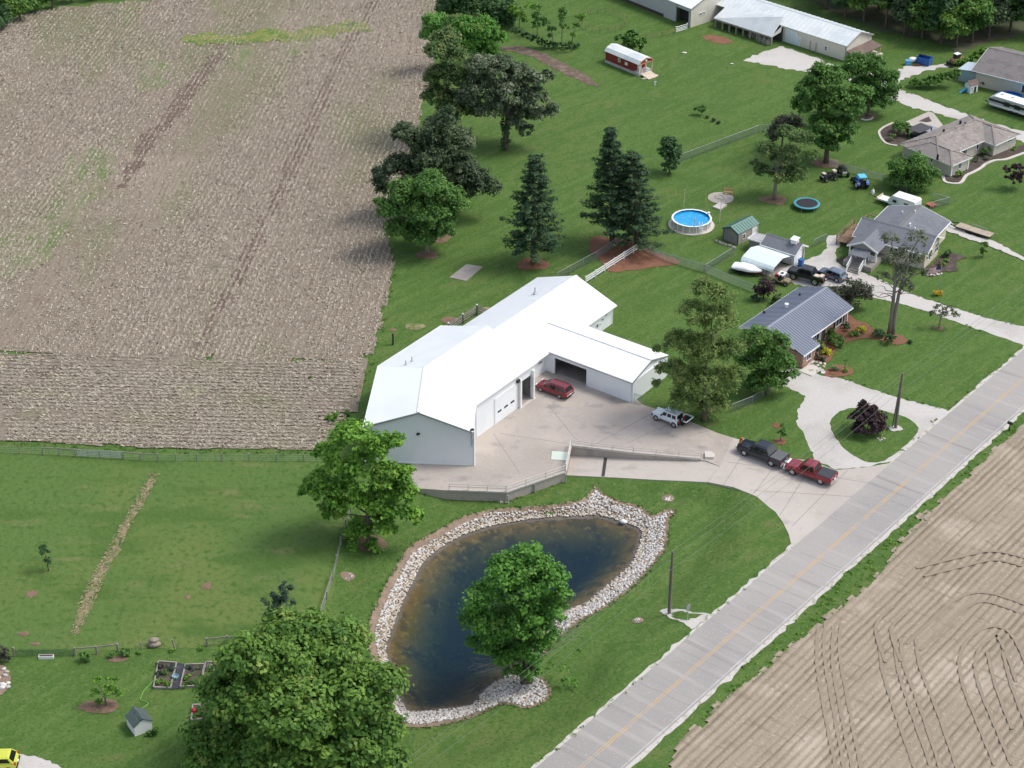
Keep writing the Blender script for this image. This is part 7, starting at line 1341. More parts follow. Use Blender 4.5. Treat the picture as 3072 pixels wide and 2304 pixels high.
def fence(name,label,px,h,rails=(),post=FM['wood'],pw=.12,railm=None,mesh=None,bay=2.4,group=None,cell=.17,wr=.011,posts_at=None,cap=None,railw=(.05,.13),drape=True,toprail=None,cat='fence'):
    P_=[T(*p) if drape else G(*p) for p in px]; o=P_[0]; root=thing(name,label,cat,tuple(o),0,group); pts=[]
    for i,(a,b) in enumerate(zip(P_[:-1],P_[1:])):
        n=max(1,round((b-a).length/bay)) if not posts_at else 1
        for k in range(n): pts.append(a.lerp(b,k/n))
    pts.append(P_[-1]); zs=height(np.array([p.x for p in pts]),np.array([p.y for p in pts])) if drape else [0]*len(pts)
    pts=[Vector((p.x-o.x,p.y-o.y,z-o.z)) for p,z in zip(pts,zs)]; q=random.Random(len(pts)+int(h*100))
    for p in pts:
        lean=Vector((q.gauss(0,.02),q.gauss(0,.02),0)) if post is FM['wood'] else Vector(); mb=MB()
        if mesh and not rails: mb.tube([p-Vector((0,0,.1)),p+Vector((0,0,h))],pw/2,6)
        else: mb.beam(p-Vector((0,0,.1)),p+lean+Vector((0,0,h)),pw,pw)
        pp=mb.build('post',post,root)
        if cap: mb=MB(); mb.lathe([(.01,-.02),(.1,.03),(.12,.1),(.09,.17),(.01,.2)],8,tuple(p+Vector((0,0,h)))); mb.build('cap',cap,pp)
    for i,(a,b) in enumerate(zip(pts[:-1],pts[1:])):
        for z in rails:
            if isinstance(z,tuple):
                if not z[1](i): continue
                z=z[0]
            mb=MB(); mb.beam(a+Vector((0,0,z+q.gauss(0,.01))),b+Vector((0,0,z+q.gauss(0,.01))),railw[0],railw[1]); mb.build('rail',railm or post,root)
        if toprail: mb=MB(); mb.tube([a+Vector((0,0,h-.03)),b+Vector((0,0,h-.03))],toprail,5); mb.build('rail',post,root)
        if mesh:
            mb=MB(); d=b-a; L=d.length; hh=h-.08; V=[];F=[]
            def wire(u0,z0,u1,z1):
                p0=a+d*(u0/L)+Vector((0,0,z0+.03)); p1=a+d*(u1/L)+Vector((0,0,z1+.03)); t=(p1-p0).normalized(); s_=t.orthogonal().normalized()*wr; s2=t.cross(s_)
                k=len(V); V.extend([p0+s_,p0-s_*.5+s2*.87,p0-s_*.5-s2*.87,p1+s_,p1-s_*.5+s2*.87,p1-s_*.5-s2*.87]); F.extend([(k,k+1,k+4,k+3),(k+1,k+2,k+5,k+4),(k+2,k,k+3,k+5)])
            if cell>0:
                u=-hh
                while u<L:
                    z0=max(0,-u); z1=min(hh,L-u)
                    if z1>z0: wire(u+z0,z0,u+z1,z1); wire(u+z0,hh-z0,u+z1,hh-z1)
                    u+=cell
            else:
                for j in range(4): wire(0,hh*(j+.6)/4,L,hh*(j+.6)/4)
                for j in range(1,int(L/.5)): wire(j*.5,.05,j*.5,hh)
            mb.add(V,F); mb.build('wire_mesh',mesh,root,kind='stuff')
    return root
ten=lambda i:i in (1,2,6,7)
fence('wire_fence','long wire and weathered post fence below the stubble field',[(-60,1358),(60,1361),(130,1364),(178,1367),(227,1370),(371,1378),(423,1382),(475,1384),(528,1383),(591,1383),(667,1383),(748,1383),(829,1385),(912,1384),(985,1386)],1.05,rails=((.95,lambda i:i in (2,3,5,6)),),posts_at=1,mesh=FM['wire'],cell=0,wr=.012)
for i,(a,b,lab) in enumerate((((232,1371),(298,1374),'grey tubular farm gate, left leaf of the pair below the stubble field'),((301,1374),(367,1378),'grey tubular farm gate, right leaf of the pair below the stubble field'))):
    p,q=G(*a),G(*b); g=thing('farm_gate',lab,'gate',tuple(p),0,'pair of farm gates'); d=q-p
    for z in (.2,.4,.6,.8,1.0): mb=MB(); mb.tube([Vector((0,0,z)),d+Vector((0,0,z))],.035,5); mb.build('gate_bar',BM['steel'],g)
    for f in (0,.5,1): mb=MB(); mb.tube([d*f+Vector((0,0,.08)),d*f+Vector((0,0,1.05))],.035,5); mb.build('gate_upright',BM['steel'],g)
fence('post_fence','leaning grey post and rail fence running from the garden up towards the workshop',[(1052,1548),(1038,1584),(1023,1634),(1011,1690),(998,1742),(980,1800),(960,1862)],1.1,rails=((1.0,lambda i:i>=4),),posts_at=1,mesh=FM['wire'],cell=0,wr=.014,pw=.14)
fence('rail_fence','grey single rail fence of several bays behind the garden beds',[(960,1863),(900,1884),(835,1912),(743,1928),(683,1932),(622,1938)],1.0,rails=(.88,),posts_at=1,pw=.16,mesh=FM['wire'],cell=0,wr=.01)
fence('rail_fence','short two bay grey rail fence with shrubs at its foot',[(226,1967),(291,1962),(354,1955)],1.0,rails=(.88,),posts_at=1,pw=.17)
fence('wire_fence','low green wire fence at the lower left between pale post and rail fence',[(40,1968),(98,1968),(178,1967),(222,1968)],.85,post=FM['gwire'],pw=.04,posts_at=1,mesh=FM['gwire'],cell=.13,wr=.014)
for (x,y,h,w_,lab,tilt) in ((42,1969,1.1,.15,'pale grey post ending the green wire fence',.06),(426,1954,1.1,.11,'grey post standing left of the boulder',-.03),(526,1949,1.25,.13,'leaning grey post right of the boulder',-.16),(545,1954,.95,.04,'thin pale stake beside the leaning post',-.14),(1179,1034,1.6,.22,'dark rotten post standing alone behind the workshop',.02)):
    p=T(x,y); mb=MB(); mb.beam((0,0,-.1),(tilt*h,0,h),w_,w_); o=mb.build('wooden_post',FM['wood'] if x<1000 else BM['darkwood']); o.location=p; tag(o,lab,'post')
fence('board_fence','white three rail board fence leading from the workshop to the pines',[(1757,852),(1900,760),(1925,744)],1.15,rails=(.35,.68,1.0),post=FM['white'],pw=.15,bay=2.3,railw=(.05,.17))
cl=dict(post=BM['steel'],pw=.055,mesh=FM['wire'],toprail=.028,bay=3.0)
fence('chain_link_fence','chain link fence behind the workshop crossing the red mulch',[(1672,842),(1788,778),(1868,724),(1935,742)],1.2,**cl)
fence('chain_link_fence','chain link fence from the red mulch to the covered boat',[(1925,748),(2000,784),(2114,818),(2190,850),(2262,878)],1.2,**cl)
fence('chain_link_fence','chain link fence with bright top rail left of the carport',[(2114,818),(2204,762)],1.2,**cl)
fence('chain_link_fence','chain link fence across the back lawn below the upper meadow',[(2030,490),(2275,398),(2340,392)],1.25,**cl)
fence('chain_link_fence','chain link fence from the quad bikes to the layered tree',[(2490,500),(2539,515),(2650,545),(2720,575)],1.1,**cl)
fence('chain_link_fence','short chain link fence right of the grey roof house',[(2790,628),(2848,612),(2800,600)],1.1,**cl)
fence('chain_link_fence','short curving chain link fence under the tall feathery tree',[(2195,1236),(2256,1212),(2290,1190),(2310,1170)],1.1,**cl)
fence('chain_link_fence','tiny chain link gate run beside the wing corner',[(1903,1206),(1926,1213)],1.2,**cl)
fence('chain_link_fence','short chain link fence right of the white garage',[(2440,740),(2478,722)],1.1,**cl)
fence('pipe_fence','thin brown rail fence from the white gate towards the shrub',[(1937,118),(1985,110),(2026,100)],.9,rails=(.35,.8),post=BM['deckw'],pw=.08,bay=2.2,railw=(.04,.06))
c0=G(1808,70); rp=thing('round_pen','round brown pipe pen on the upper meadow','pen',tuple(c0))
for k in range(18):
    a0,a1=2*PI*k/18,2*PI*(k+1)/18; p,q=Vector((3.9*math.cos(a0),3.9*math.sin(a0)*1.2,0)),Vector((3.9*math.cos(a1),3.9*math.sin(a1)*1.2,0))
    mb=MB(); mb.tube([p,p+Vector((0,0,1.1))],.03,5); mb.build('post',BM['deckw'],rp)
    for z in (.4,.75,1.08): mb=MB(); mb.tube([p+Vector((0,0,z)),q+Vector((0,0,z))],.02,4); mb.build('rail',BM['deckw'],rp)
p,q=G(2027,98),G(2061,88); g=thing('farm_gate','white panel gate beside the grey barn corner','gate',tuple(p)); d=q-p
for z in (.15,.4,.65,.95): mb=MB(); mb.beam(Vector((0,0,z)),d+Vector((0,0,z)),.05,.12); mb.build('gate_bar',FM['white'],g)
for f in (0,1): mb=MB(); mb.beam(d*f,d*f+Vector((0,0,1.1)),.16,.16); mb.build('gate_upright',FM['white'],g)
# dark corral with white ball caps behind the workshop
w=[S.world(x,y) for x,y in ((14.6,3.4),(17.4,3.4),(20.3,3.4),(23.2,3.4),(23.2,1.2))]
def world_px(v):                                   # point of the ground -> photograph pixel
    y=v.y*math.cos(CAM_T)+CAM_H*math.sin(CAM_T); u=v.y*math.sin(CAM_T)-CAM_H*math.cos(CAM_T); return (1536+CAM_F*v.x/y,1152-CAM_F*u/y)
fence('corral_fence','dark four rail pen with white ball caps behind the workshop',[world_px(v) for v in w],1.25,rails=(.3,.6,.9,1.15),post=BM['darkwood'],railm=BM['greywood'],pw=.16,posts_at=1,cap=FM['white'],drape=False)
w=[S.world(x,y) for x,y in ((14.9,1.3),(17.6,1.3),(20.4,1.3),(23.2,1.3))]
fence('corral_fence','inner dark rail pen with white ball caps close to the workshop wall',[world_px(v) for v in w],1.25,rails=(.3,.6,.9,1.15),post=BM['darkwood'],railm=BM['greywood'],pw=.16,posts_at=1,cap=FM['white'],drape=False)
# retaining walls' curbs and pipe rails
def parapet(name,label,px,z,curb,rails,h,n,rm,rr=.03):
    P_=[G(*p,z) for p in px]; o=P_[0]; t=thing(name,label,'railing',tuple(o)); L=[p-o for p in P_]
    for a,b in zip(L[:-1],L[1:]):
        mb=MB(); mb.beam(a+Vector((0,0,curb/2)),b+Vector((0,0,curb/2)),.22,curb); mb.build('wall_cap',GR['curb'],t)
        k=max(2,round((b-a).length/n))
        for i in range(k+1): p=a.lerp(b,i/k); mb=MB(); mb.tube([p+Vector((0,0,curb)),p+Vector((0,0,h))],rr,6); mb.build('post',rm,t)
        for z_ in rails: mb=MB(); mb.tube([a+Vector((0,0,z_)),b+Vector((0,0,z_))],rr*1.05,6); mb.build('rail',rm,t)
    return t
parapet('ramp_railing','pipe railing on a pale curb above the sunken concrete ramp',[(1714,1339),(1900,1361),(2104,1379)],.03,.22,(.5,.78),.8,2.6,FM['pipe'])
parapet('yard_railing','thin pipe railing along the left front edge of the concrete yard',[(1348,1472),(1519,1478)],.03,.16,(.55,.85),.88,2.2,FM['pipe'])
t=parapet('yard_railing','two pale rails along the slanting front edge of the concrete yard',[(1519,1478),(1695,1417)],.03,.18,(.52,.86),.92,2.4,GR['curb'],.05)
parapet('ramp_end_railing','pale posts and rails at the sunken end of the ramp',[(1697,1415),(1712,1341)],.03,.14,(.6,.95),1.05,1.1,GR['curb'],.06)
for x,y in ((1523,1481),(1604,1449),(1697,1418)):
    p=G(x,y,0); mb=MB(); mb.tube([(p.x,p.y-.16,-.1),(p.x,p.y-.16,-1.15)],.09,8); o=mb.build('drain_pipe',BM['steel']); tag(o,{1523:'grey drain pipe at the outer corner of the yard wall',1604:'grey drain pipe in the middle of the slanting yard wall',1697:'grey drain pipe at the ramp end of the yard wall'}[x],'pipe')
pad('ramp_end_block',[(2115,1361),(2134,1362),(2145,1370),(2141,1379),(2114,1378)],GR['curb'],.34,'pale rounded concrete block at the upper end of the ramp wall','block')
mb=MB(); mb.prism([(p.x,p.y) for p in [G(*q) for q in ((1656,1355),(1706,1358),(1702.5,1383),(1653,1380))]],.03,.09); tag(mb.build('hatch_cover',M('pale_green_cover',(.55,.62,.54),rough=.5)),'pale green flat cover on the yard beside the ramp wall','cover')
for k in range(26):
    f=k/25; p=T(1345+f*178+random.uniform(-3,3),1480+f*24+random.uniform(-1,3)); o=bpy.data.objects.new('wall_foot_stone',proto[k%10]); COL.objects.link(o); o.location=p+Vector((0,-.2,.05)); o.scale=(.75,)*3; o.rotation_euler=(0,0,k*1.3); tag(o,'small pale stone at the foot of the left yard wall','stone','stones along the foot of the left yard wall')
# stones in rings and piles
def ring(px,py,r,n,label,group,s=.8,fill=False,z=.05):
    c=T(px,py)
    for k in range(n):
        a=2*PI*k/n+random.uniform(-.1,.1); rr_=r*(random.uniform(.15,1) if fill else 1); o=bpy.data.objects.new('stone',proto[k%10]); COL.objects.link(o); o.location=c+Vector((rr_*math.cos(a),rr_*math.sin(a),z)); o.scale=(s*random.uniform(.7,1.2),)*3; o.rotation_euler=(0,0,a); tag(o,label,'stone',group)
ring(1043,1729,.42,10,'pale stone of the small ring beside the post fence','stones of the ring beside the post fence',.7)
ring(2004,1496,.5,16,'pale stone heaped in the bare circle above the pond inlet','stones heaped above the pond inlet',.9,True)
ring(1914,1862,.4,9,'pale stone on the small bare spot near the road','stones on the bare spot near the road',.8,True)
ring(2643,1317,.4,9,'pale stone at the foot of the yellow marker stake','stones at the yellow marker stake',.7,True)
ring(2160,592,.62,12,'dark grey stone of the fire pit ring on the round pad','stones of the fire pit ring',.75,z=.1)
for k in range(34):
    f=k/33; a=G(2412+f*62+random.uniform(-7,7),1082+f*34*(1 if k%3 else .4)+random.uniform(-5,5)); o=bpy.data.objects.new('flagstone',proto[k%10]); COL.objects.link(o); o.location=a+Vector((0,0,.05)); o.scale=(1.5,1.2,.35); o.rotation_euler=(0,0,k); tag(o,'pale flagstone of the path from the gravel to the brick house step','flagstone','flagstones of the brick house path')
for k in range(14):
    a=T(random.uniform(-20,26),random.uniform(2004,2066)); o=bpy.data.objects.new('rock',proto[k%10]); COL.objects.link(o); o.location=a+Vector((0,0,.1)); o.scale=(random.uniform(1.0,1.8),)*3; o.rotation_euler=(0,0,k); tag(o,'pinkish grey rock of the bed at the left edge','rock','rocks of the bed at the left edge')
sheet('mulch_bed',[(-40,1990),(10,1996),(30,2015),(32,2040),(22,2068),(5,2085),(-40,2095)],GR['bank'],jit=.08,step=.4)
o=npmesh('boulder',IV*np.array([.72,.5,.36])*np.random.default_rng(4).uniform(.85,1.15,(12,1)),IF,M('boulder_stone',(.27,.225,.185),rough=.9,var=[(1.5,(.36,.31,.26),.48,.66,None,4)])); o.location=T(464,1938)+Vector((0,0,.26)); tag(o,'large grey brown layered boulder on the lawn by the leaning post','boulder')
o2=npmesh('boulder_slab',IV*np.array([.6,.42,.22])*np.random.default_rng(5).uniform(.85,1.15,(12,1)),IF,MATS['boulder_stone'],o); o2.location=(-.05,.1,.42)
o=npmesh('white_stone',IV*np.array([.5,.32,.3])*np.random.default_rng(6).uniform(.8,1.2,(12,1)),IF,BM['trim']); o.location=G(1870,1567,ZW)+Vector((0,0,.08)); tag(o,'single white stone standing in the pond shallows','stone')
for x,y,s,lab in ((2052,158,.55,'flat pale stone alone on the grass right of the red cabin'),(2195,191,.35,'small pale stone left of the barn gravel')):
    o=npmesh('pale_stone',IV*np.array([s,s*.6,s*.25]),IF,STM,None,{'tint':np.full(12,.9),'odd':np.zeros(12)}); o.location=G(x,y,.08); tag(o,lab,'stone')
p=G(1964,256); h=thing('water_hydrant','small white yard hydrant below the red cabin','hydrant',tuple(p)); mb=MB(); mb.tube([(0,0,0),(0,0,.62)],.09,8); mb.build('pipe',FM['white'],h); mb=MB(); mb.beam((-.02,0,.66),(.25,0,.58),.09,.12); mb.build('spout',FM['white'],h)
p=G(2052,306); mb=MB(); mb.beam((0,0,-.05),(.03,0,1.05),.05,.05); o=mb.build('stake',FM['wood']); o.location=p; tag(o,'thin grey stake alone on the upper lawn','stake')
# ---------------------------------------------------------------- pools, trampoline, fire pit
def pool(label,px,py,Rr,h,wallm,rimm,apron=None,n=18):
    c=G(px,py); t=thing('swimming_pool',label,'pool',tuple(c))
    if apron: mb=MB(); mb.lathe([(Rr,.02),(Rr+apron,.02),(Rr+apron,.06),(Rr,.07)],40); mb.build('apron',GR['curb'],t)
    for k in range(n):
        a0,a1=2*PI*k/n,2*PI*(k+1)/n; P_=lambda a,r,z:(r*math.cos(a),r*math.sin(a),z)
        mb=MB(); am=(a0+a1)/2; mb.add([P_(a0,Rr,0),P_(am,Rr*1.006,0),P_(a1,Rr,0),P_(a1,Rr,h),P_(am,Rr*1.006,h),P_(a0,Rr,h)],[(0,1,4,5),(1,2,3,4)]); mb.build('wall_panel',wallm,t)
        mb=MB(); mb.beam(P_(a0,Rr+.04,0),P_(a0,Rr+.04,h),.12,.07,up=(math.cos(a0),math.sin(a0),0)); mb.build('upright',FM['rimw'],t)
        mb=MB(); mb.slab([P_(a0,Rr-.1,h+.05),P_(a1,Rr-.1,h+.05),P_(a1,Rr+.16,h+.05),P_(a0,Rr+.16,h+.05)],.06); mb.build('rim_section',rimm,t)
    mb=MB(); mb.lathe([(Rr-.03,h),(Rr-.03,.1),(.01,.08)],36); mb.build('liner',FM['liner'],t); mb=MB(); mb.disc(Rr-.04,h-.22,36); mb.build('water',FM['water'],t); return t
pl=pool('round blue above ground pool with white rim beside the pines',2074,675,2.62,1.05,FM['poolw'],FM['rimw'],.55)
mb=MB()
for y in (-.22,.22): mb.tube([(1.0,-2.3+y*0,.9),(1.0+y,-2.35,1.6),(1.0+y,-2.75,1.6),(1.0+y,-2.85,.1)],.035,6)
for z in (.35,.65,.95): mb.beam((.78,-2.82,z),(1.22,-2.82,z),.18,.05)
mb.build('ladder',FM['rimw'],pl,kind='stuff'); mb=MB(); mb.lathe([(.18,0),(.2,.3),(.12,.35),(.01,.36)],10,(2.4,1.1,1.1)); mb.build('filter',FM['rimw'],pl)
pool('round cyan pool with dark blue wall behind the long camper',3026,304,2.1,.75,FM['liner'],FM['liner'])
for k,(x,y,x2,y2,lab) in enumerate(((2050,620,2054,568,'tall thin pole standing behind the round blue pool'),(2079,709,2081,655,'tall thin pole standing in front of the round blue pool'),(2158,669,2164,596,'tall thin pole standing below the square white platform'))):
    a=G(x,y); hgt=(y-y2)/19.5; mb=MB(); mb.tube([(0,0,-.05),(.12,0,hgt)],.045,6); o=mb.build('wooden_pole',BM['plank']); o.location=a; tag(o,lab,'pole','thin poles around the pool')
c=G(2162,594); mb=MB(); mb.lathe([(.01,.05),(1.82,.05),(1.82,-.02)],40); o=mb.build('fire_pit_pad',GR['concrete']); o.location=c; tag(o,'round concrete pad with a stone fire ring on the back lawn','pad')
p=G(2184,583); bn=thing('garden_bench','orange brown wooden bench behind the round fire pit pad','bench',tuple(p),R(-14))
for k in range(3): mb=MB(); mb.box(-.6,-.2+.15*k,.4,.6,-.08+.15*k,.44); mb.build('seat_slat',BM['cedar'],bn)
for k in range(2): mb=MB(); mb.box(-.6,.24,.55+.18*k,.6,.28,.69+.18*k); mb.build('back_slat',BM['cedar'],bn)
for x in (-.55,.55): mb=MB(); mb.box(x-.04,-.2,0,x+.04,.28,.4); mb.build('leg',BM['cedar'],bn)
c=G(2419,622); t=thing('trampoline','round trampoline with black mat and teal padded edge on the back lawn','trampoline',tuple(c))
mb=MB(); mb.disc(1.5,.62,36); mb.build('mat',FM['matb'],t); mb=MB(); mb.lathe([(1.48,.64),(1.5,.69),(1.84,.68),(1.86,.60),(1.84,.55)],36); mb.build('edge_pad',FM['teal'],t,True)
for k in range(6): a=2*PI*k/6; mb=MB(); mb.tube([(1.8*math.cos(a),1.8*math.sin(a),0),(1.8*math.cos(a),1.8*math.sin(a),.58)],.03,6); mb.build('leg',BM['steel'],t)
mb=MB(); mb.prism([(p.x,p.y) for p in [G(*q,.35) for q in ((2777,610),(2792,604.5),(2813,612),(2798,620))]],.2,.32); o=mb.build('red_platform',M('red_boards',(.40,.12,.08),rough=.8)); tag(o,'low red boarded platform beside the white travel trailer','platform')
# ---------------------------------------------------------------- beds and patio of the tan house, beds of the grey roof house
sheet('patio',[(2717,367),(2786,336),(2801,341),(2829,378),(2809,388),(2781,396),(2732,388)],GR['drive'],z=.10)
sheet('planter_bed',[(2756,365),(2786,351),(2795,366),(2780,369)],GR['darkmulch'],z=.112)
sheet('slate_patio',[(2762,388),(2788,376),(2813,385),(2786,398)],BM['slateblue'],z=.112)
sheet('mulch_bed',[(2637,399),(2649,384),(2679,370),(2717,372),(2725,395),(2719,424),(2692,437),(2656,428)],GR['darkmulch'],jit=.06,step=.5,smooth=2)
sheet('mulch_bed',[(2828,530),(2838,543),(2875,549),(2888,542),(2900,526),(2925,514),(2958,490),(3015,477),(3072,458),(3110,450),(3100,430),(3050,440),(3000,445),(2960,455),(2925,470),(2906,500),(2868,520)],GR['darkmulch'],jit=.04,step=.5)
def kerb(name,px,mat,w=.35,h=.1): 
    P_=smooth_loop([G(*p) for p in px],False,4); mb=MB(); V=[];n=len(P_)
    for i,p in enumerate(P_):
        d=(P_[min(i+1,n-1)]-P_[max(i-1,0)]).normalized(); q=Vector((-d.y,d.x,0))*w/2
        V+=[(p+q).to_tuple()[:2]+(0.,),(p+q).to_tuple()[:2]+(h,),(p-q).to_tuple()[:2]+(h,),(p-q).to_tuple()[:2]+(0.,)]
    F=[]
    for i in range(n-1):
        for j in range(3): a=i*4+j; F.append((a,a+1,a+5,a+4))
    mb.add(V,F); o=mb.build(name,mat); o['kind']='structure'; return o
kerb('bed_kerb',[(2829,528),(2833,543),(2845,549),(2875,551),(2888,543),(2899,527),(2920,517),(2942,505),(2958,492),(2984,482),(3016,479),(3048,468),(3080,457)],GR['curb'],.45)
kerb('bed_kerb',[(2692,438),(2656,429),(2637,400),(2649,384),(2679,369)],GR['curb'],.35)
kerb('bed_kerb',[(2618,352),(2614,358),(2596,361),(2584,357)],GR['curb'],.3)
p=G(2757,410); pv=thing('patio_canopy','low black roofed canopy over dark seating behind the tan house','canopy',tuple(p),R(42))
mb=MB(); mb.box(-1.6,-1.1,1.35,1.6,1.1,1.45); mb.build('roof',M('charcoal_canopy',(.075,.075,.082),rough=.8),pv)
for x in (-1.5,1.5):
    for y in (-1.0,1.0): mb=MB(); mb.box(x-.06,y-.06,0,x+.06,y+.06,1.34); mb.build('post',BM['black'],pv)
mb=MB(); mb.box(-1.2,-.8,.03,1.2,.8,.65); mb.build('tub',M('navy_tub',(.02,.025,.06),rough=.5),pv)
sheet('mulch_bed',[(2770,806),(2800,790),(2825,765),(2850,760),(2882,765),(2902,774),(2868,785),(2872,814),(2828,817),(2793,831),(2765,827)],GR['darkmulch'],jit=.08,step=.4)
sheet('mulch_bed',[(2510,778),(2534,772),(2560,778),(2565,803),(2539,798),(2517,790)],GR['darkmulch'],jit=.06,step=.4)
sheet('gravel_strip',[(2828,672),(2850,667),(2880,688),(2930,712),(2975,722),(3005,735),(3072,772),(3072,784),(3020,760),(2960,737),(2880,709),(2835,690)],GR['gravel'],jit=.12,step=.5)
for k in range(16): 
    p=G(2800+random.uniform(-26,26),822+random.uniform(-5,6)); o=bpy.data.objects.new('rock',proto[k%10]); COL.objects.link(o); o.location=p+Vector((0,0,.06)); o.scale=(1.0,)*3; o.rotation_euler=(0,0,k); tag(o,'grey rock in the front bed below the flag','rock','rocks in the bed below the flag')
# playhouse toys
p=G(2896,276); ts=thing('toy_slide','light blue plastic slide beside the playhouse','toy',tuple(p),R(200)); cb=M('toy_blue',(.10,.42,.62),rough=.4)
mb=MB(); mb.slab([(0,-.25,.7),(1.1,-.25,.08),(1.1,.25,.08),(0,.25,.7)],.06); mb.build('chute',cb,ts); mb=MB(); mb.box(-.5,-.3,0,-.02,.3,.7); mb.build('steps',cb,ts)
# ---------------------------------------------------------------- utility poles, overhead cables, flag, signs
def upole(base,top,h,label):
    p=T(*base); q=thing('utility_pole',label,'pole',tuple(p),0,'utility poles along the road'); tx=(top[0]-base[0])/27.0-0.9
    mb=MB(); mb.tube([(0,0,-.3),(0,0,h*.5),(0,0,h)],[.17,.15,.11],8); mb.build('pole_shaft',FM['pole'],q); mb=MB(); mb.lathe([(.03,0),(.06,.05),(.06,.16),(.03,.2)],8,(0,0,h)); mb.build('insulator',BM['steel'],q)
    mb=MB(); mb.tube([(-.16,.05,.2),(-.15,.05,h*.78)],.045,5); mb.build('conduit',BM['steel'],q)
    for z in (h*.86,h*.72): mb=MB(); mb.beam((-.3,0,z),(.12,0,z),.08,.08); mb.build('bracket',BM['steel'],q)
    return p
p1=upole((2687,1284),(2705,1124),7.3,'weathered utility pole on the grass island with white gravel at its foot'); p2=upole((2008,1840),(2028,1658),7.6,'weathered utility pole by the pale gravel patch near the pond')
mb=MB(); mb.tube([(p1.x-.35,p1.y+.2,0),(p1.x-.06,p1.y+.03,6.2)],.075,6); tag(mb.build('brace_pole',FM['pole']),'second slimmer pole leaning against the utility pole on the grass island','pole')
st=p1-p2; st.z=0; ends=[p2-st*1.05,p2,p1,p1+st*1.2]
for z,off,lab in ((7.35,0,'topmost overhead cable following the road'),(6.3,.18,'middle overhead cable following the road'),(5.3,-.2,'lowest overhead cable following the road')):
    mb=MB(); pts=[]; n=Vector((-st.y,st.x,0)).normalized()*off
    for a,b in zip(ends[:-1],ends[1:]):
        for k in range(16): f=k/16; pts.append(a.lerp(b,f)+n+Vector((0,0,z-.75*4*f*(1-f)-a.lerp(b,f).z)))
    mb.tube(pts,.014,5); tag(mb.build('overhead_cable',FM['cable']),lab,'cable','overhead cables')
p=G(2813,872); fp=thing('flagpole','pale flagpole flying the striped flag above golden flowers','flagpole',tuple(p)); mb=MB(); mb.tube([(0,0,0),(.08,0,3.6)],[.05,.035],8); mb.build('pole_shaft',BM['steel'],fp); mb=MB(); mb.lathe([(.01,-.06),(.06,0),(.01,.06)],8,(.08,0,3.66)); mb.build('finial',BM['steel'],fp)
fr_,fw,fb=M('flag_red',(.45,.05,.06),rough=.8),M('flag_white',(.75,.74,.74),rough=.8),M('flag_blue',(.03,.045,.16),rough=.8); mb=MB(); nx=12
for i in range(nx+1):
    for j in range(14): f=i/nx; mb.v.append((.05-1.45*f,.12*math.sin(f*7)*f,3.5-.85*j/13-.18*f*f))
for i in range(nx):
    for j in range(13): a=i*14+j; mb.f.append((a,a+1,a+15,a+14)); mb.mi.append(2 if (i<5 and j<7) else (0 if j%2==0 else 1))
mb.build('flag',[fr_,fw,fb],fp)
p=G(2645,1313); mb=MB(); mb.tube([(0,0,0),(.28,0,1.25)],.05,6); o=mb.build('marker_stake',M('stake_yellow',(.55,.62,.08),rough=.5)); o.location=p; tag(o,'leaning yellow green marker stake on the grass island','stake')
p=G(3027,1293); m_=thing('mailbox','black mailbox on a post at the far edge of the road','mailbox',tuple(p),R(50)); mb=MB(); mb.box(-.05,-.05,0,.05,.05,.95); mb.build('post',BM['black'],m_); mb=MB(); mb.extrude([Vector((-.14,-.3,.95)),Vector((.14,-.3,.95)),Vector((.14,-.3,1.12)),Vector((.08,-.3,1.22)),Vector((-.08,-.3,1.22)),Vector((-.14,-.3,1.12))],(0,0,0),(0,.6,0)); mb.build('box',BM['black'],m_)
p=T(2062,1861); m_=thing('road_sign','small grey backed road sign on a post at the pale gravel patch','sign',tuple(p),R(48)); mb=MB(); mb.beam((0,0,-.1),(0,0,2.0),.06,.06); mb.build('post',BM['steel'],m_); mb=MB(); mb.box(-.32,-.05,1.35,.32,-.032,2.0); mb.build('sign_plate',M('sign_back',(.22,.23,.23),rough=.5),m_)
# ---------------------------------------------------------------- garden beds at the lower left
fabric=M('black_weed_cloth',(.045,.045,.055),rough=.85,var=[(1.5,(.075,.075,.09),.5,.7,None,4)]); gfab=M('green_weed_cloth',(.012,.075,.05),rough=.85)
sheet('weed_cloth',[(530,1990),(556,1994),(541,2068),(512,2069)],fabric,z=.10); sheet('weed_cloth',[(617,1986),(668,1988),(650,2050),(600,2064)],gfab,z=.102); sheet('weed_cloth',[(672,1985),(706,1985),(692,2036),(662,2038)],fabric,z=.104)
def bed(label,px,crops,seed):
    P_=[G(*q) for q in px]; o=sum(P_,Vector())/4; t=thing('garden_bed',label,'garden bed',tuple(o)); L=[p-o for p in P_]; q=random.Random(seed)
    for a,b in zip(L,L[1:]+L[:1]): mb=MB(); mb.beam(a+Vector((0,0,.12)),b+Vector((0,0,.12)),.14,.26); mb.build('bed_board',BM['greywood'],t)
    mb=MB(); c=[p*.96 for p in L]; mb.add([(p.x,p.y,.15) for p in c],[(0,1,2,3)]); mb.build('soil',GR['darkmulch'],t)
    for i,(u,v,r,m_) in enumerate(crops):
        p=L[0].lerp(L[1],u).lerp(L[3].lerp(L[2],u),v); C=np.array([[p.x+q.gauss(0,r*.5),p.y+q.gauss(0,r*.5),.2+q.random()*r*.6] for _ in range(9)]); leaves('vegetable_plant',C,np.full(9,r*.55),9,.17,LM[m_],t,seed*20+i,None,up=.5)
bed('first timber edged vegetable bed from the left, with lime lettuces',[(476,1988),(530,1992),(512,2068),(461,2066)],[(.2,.2,.35,'dusky'),(.7,.25,.4,'spruce'),(.5,.45,.35,'green'),(.3,.8,.4,'bright'),(.75,.85,.35,'bright'),(.15,.5,.3,'spruce')],51)
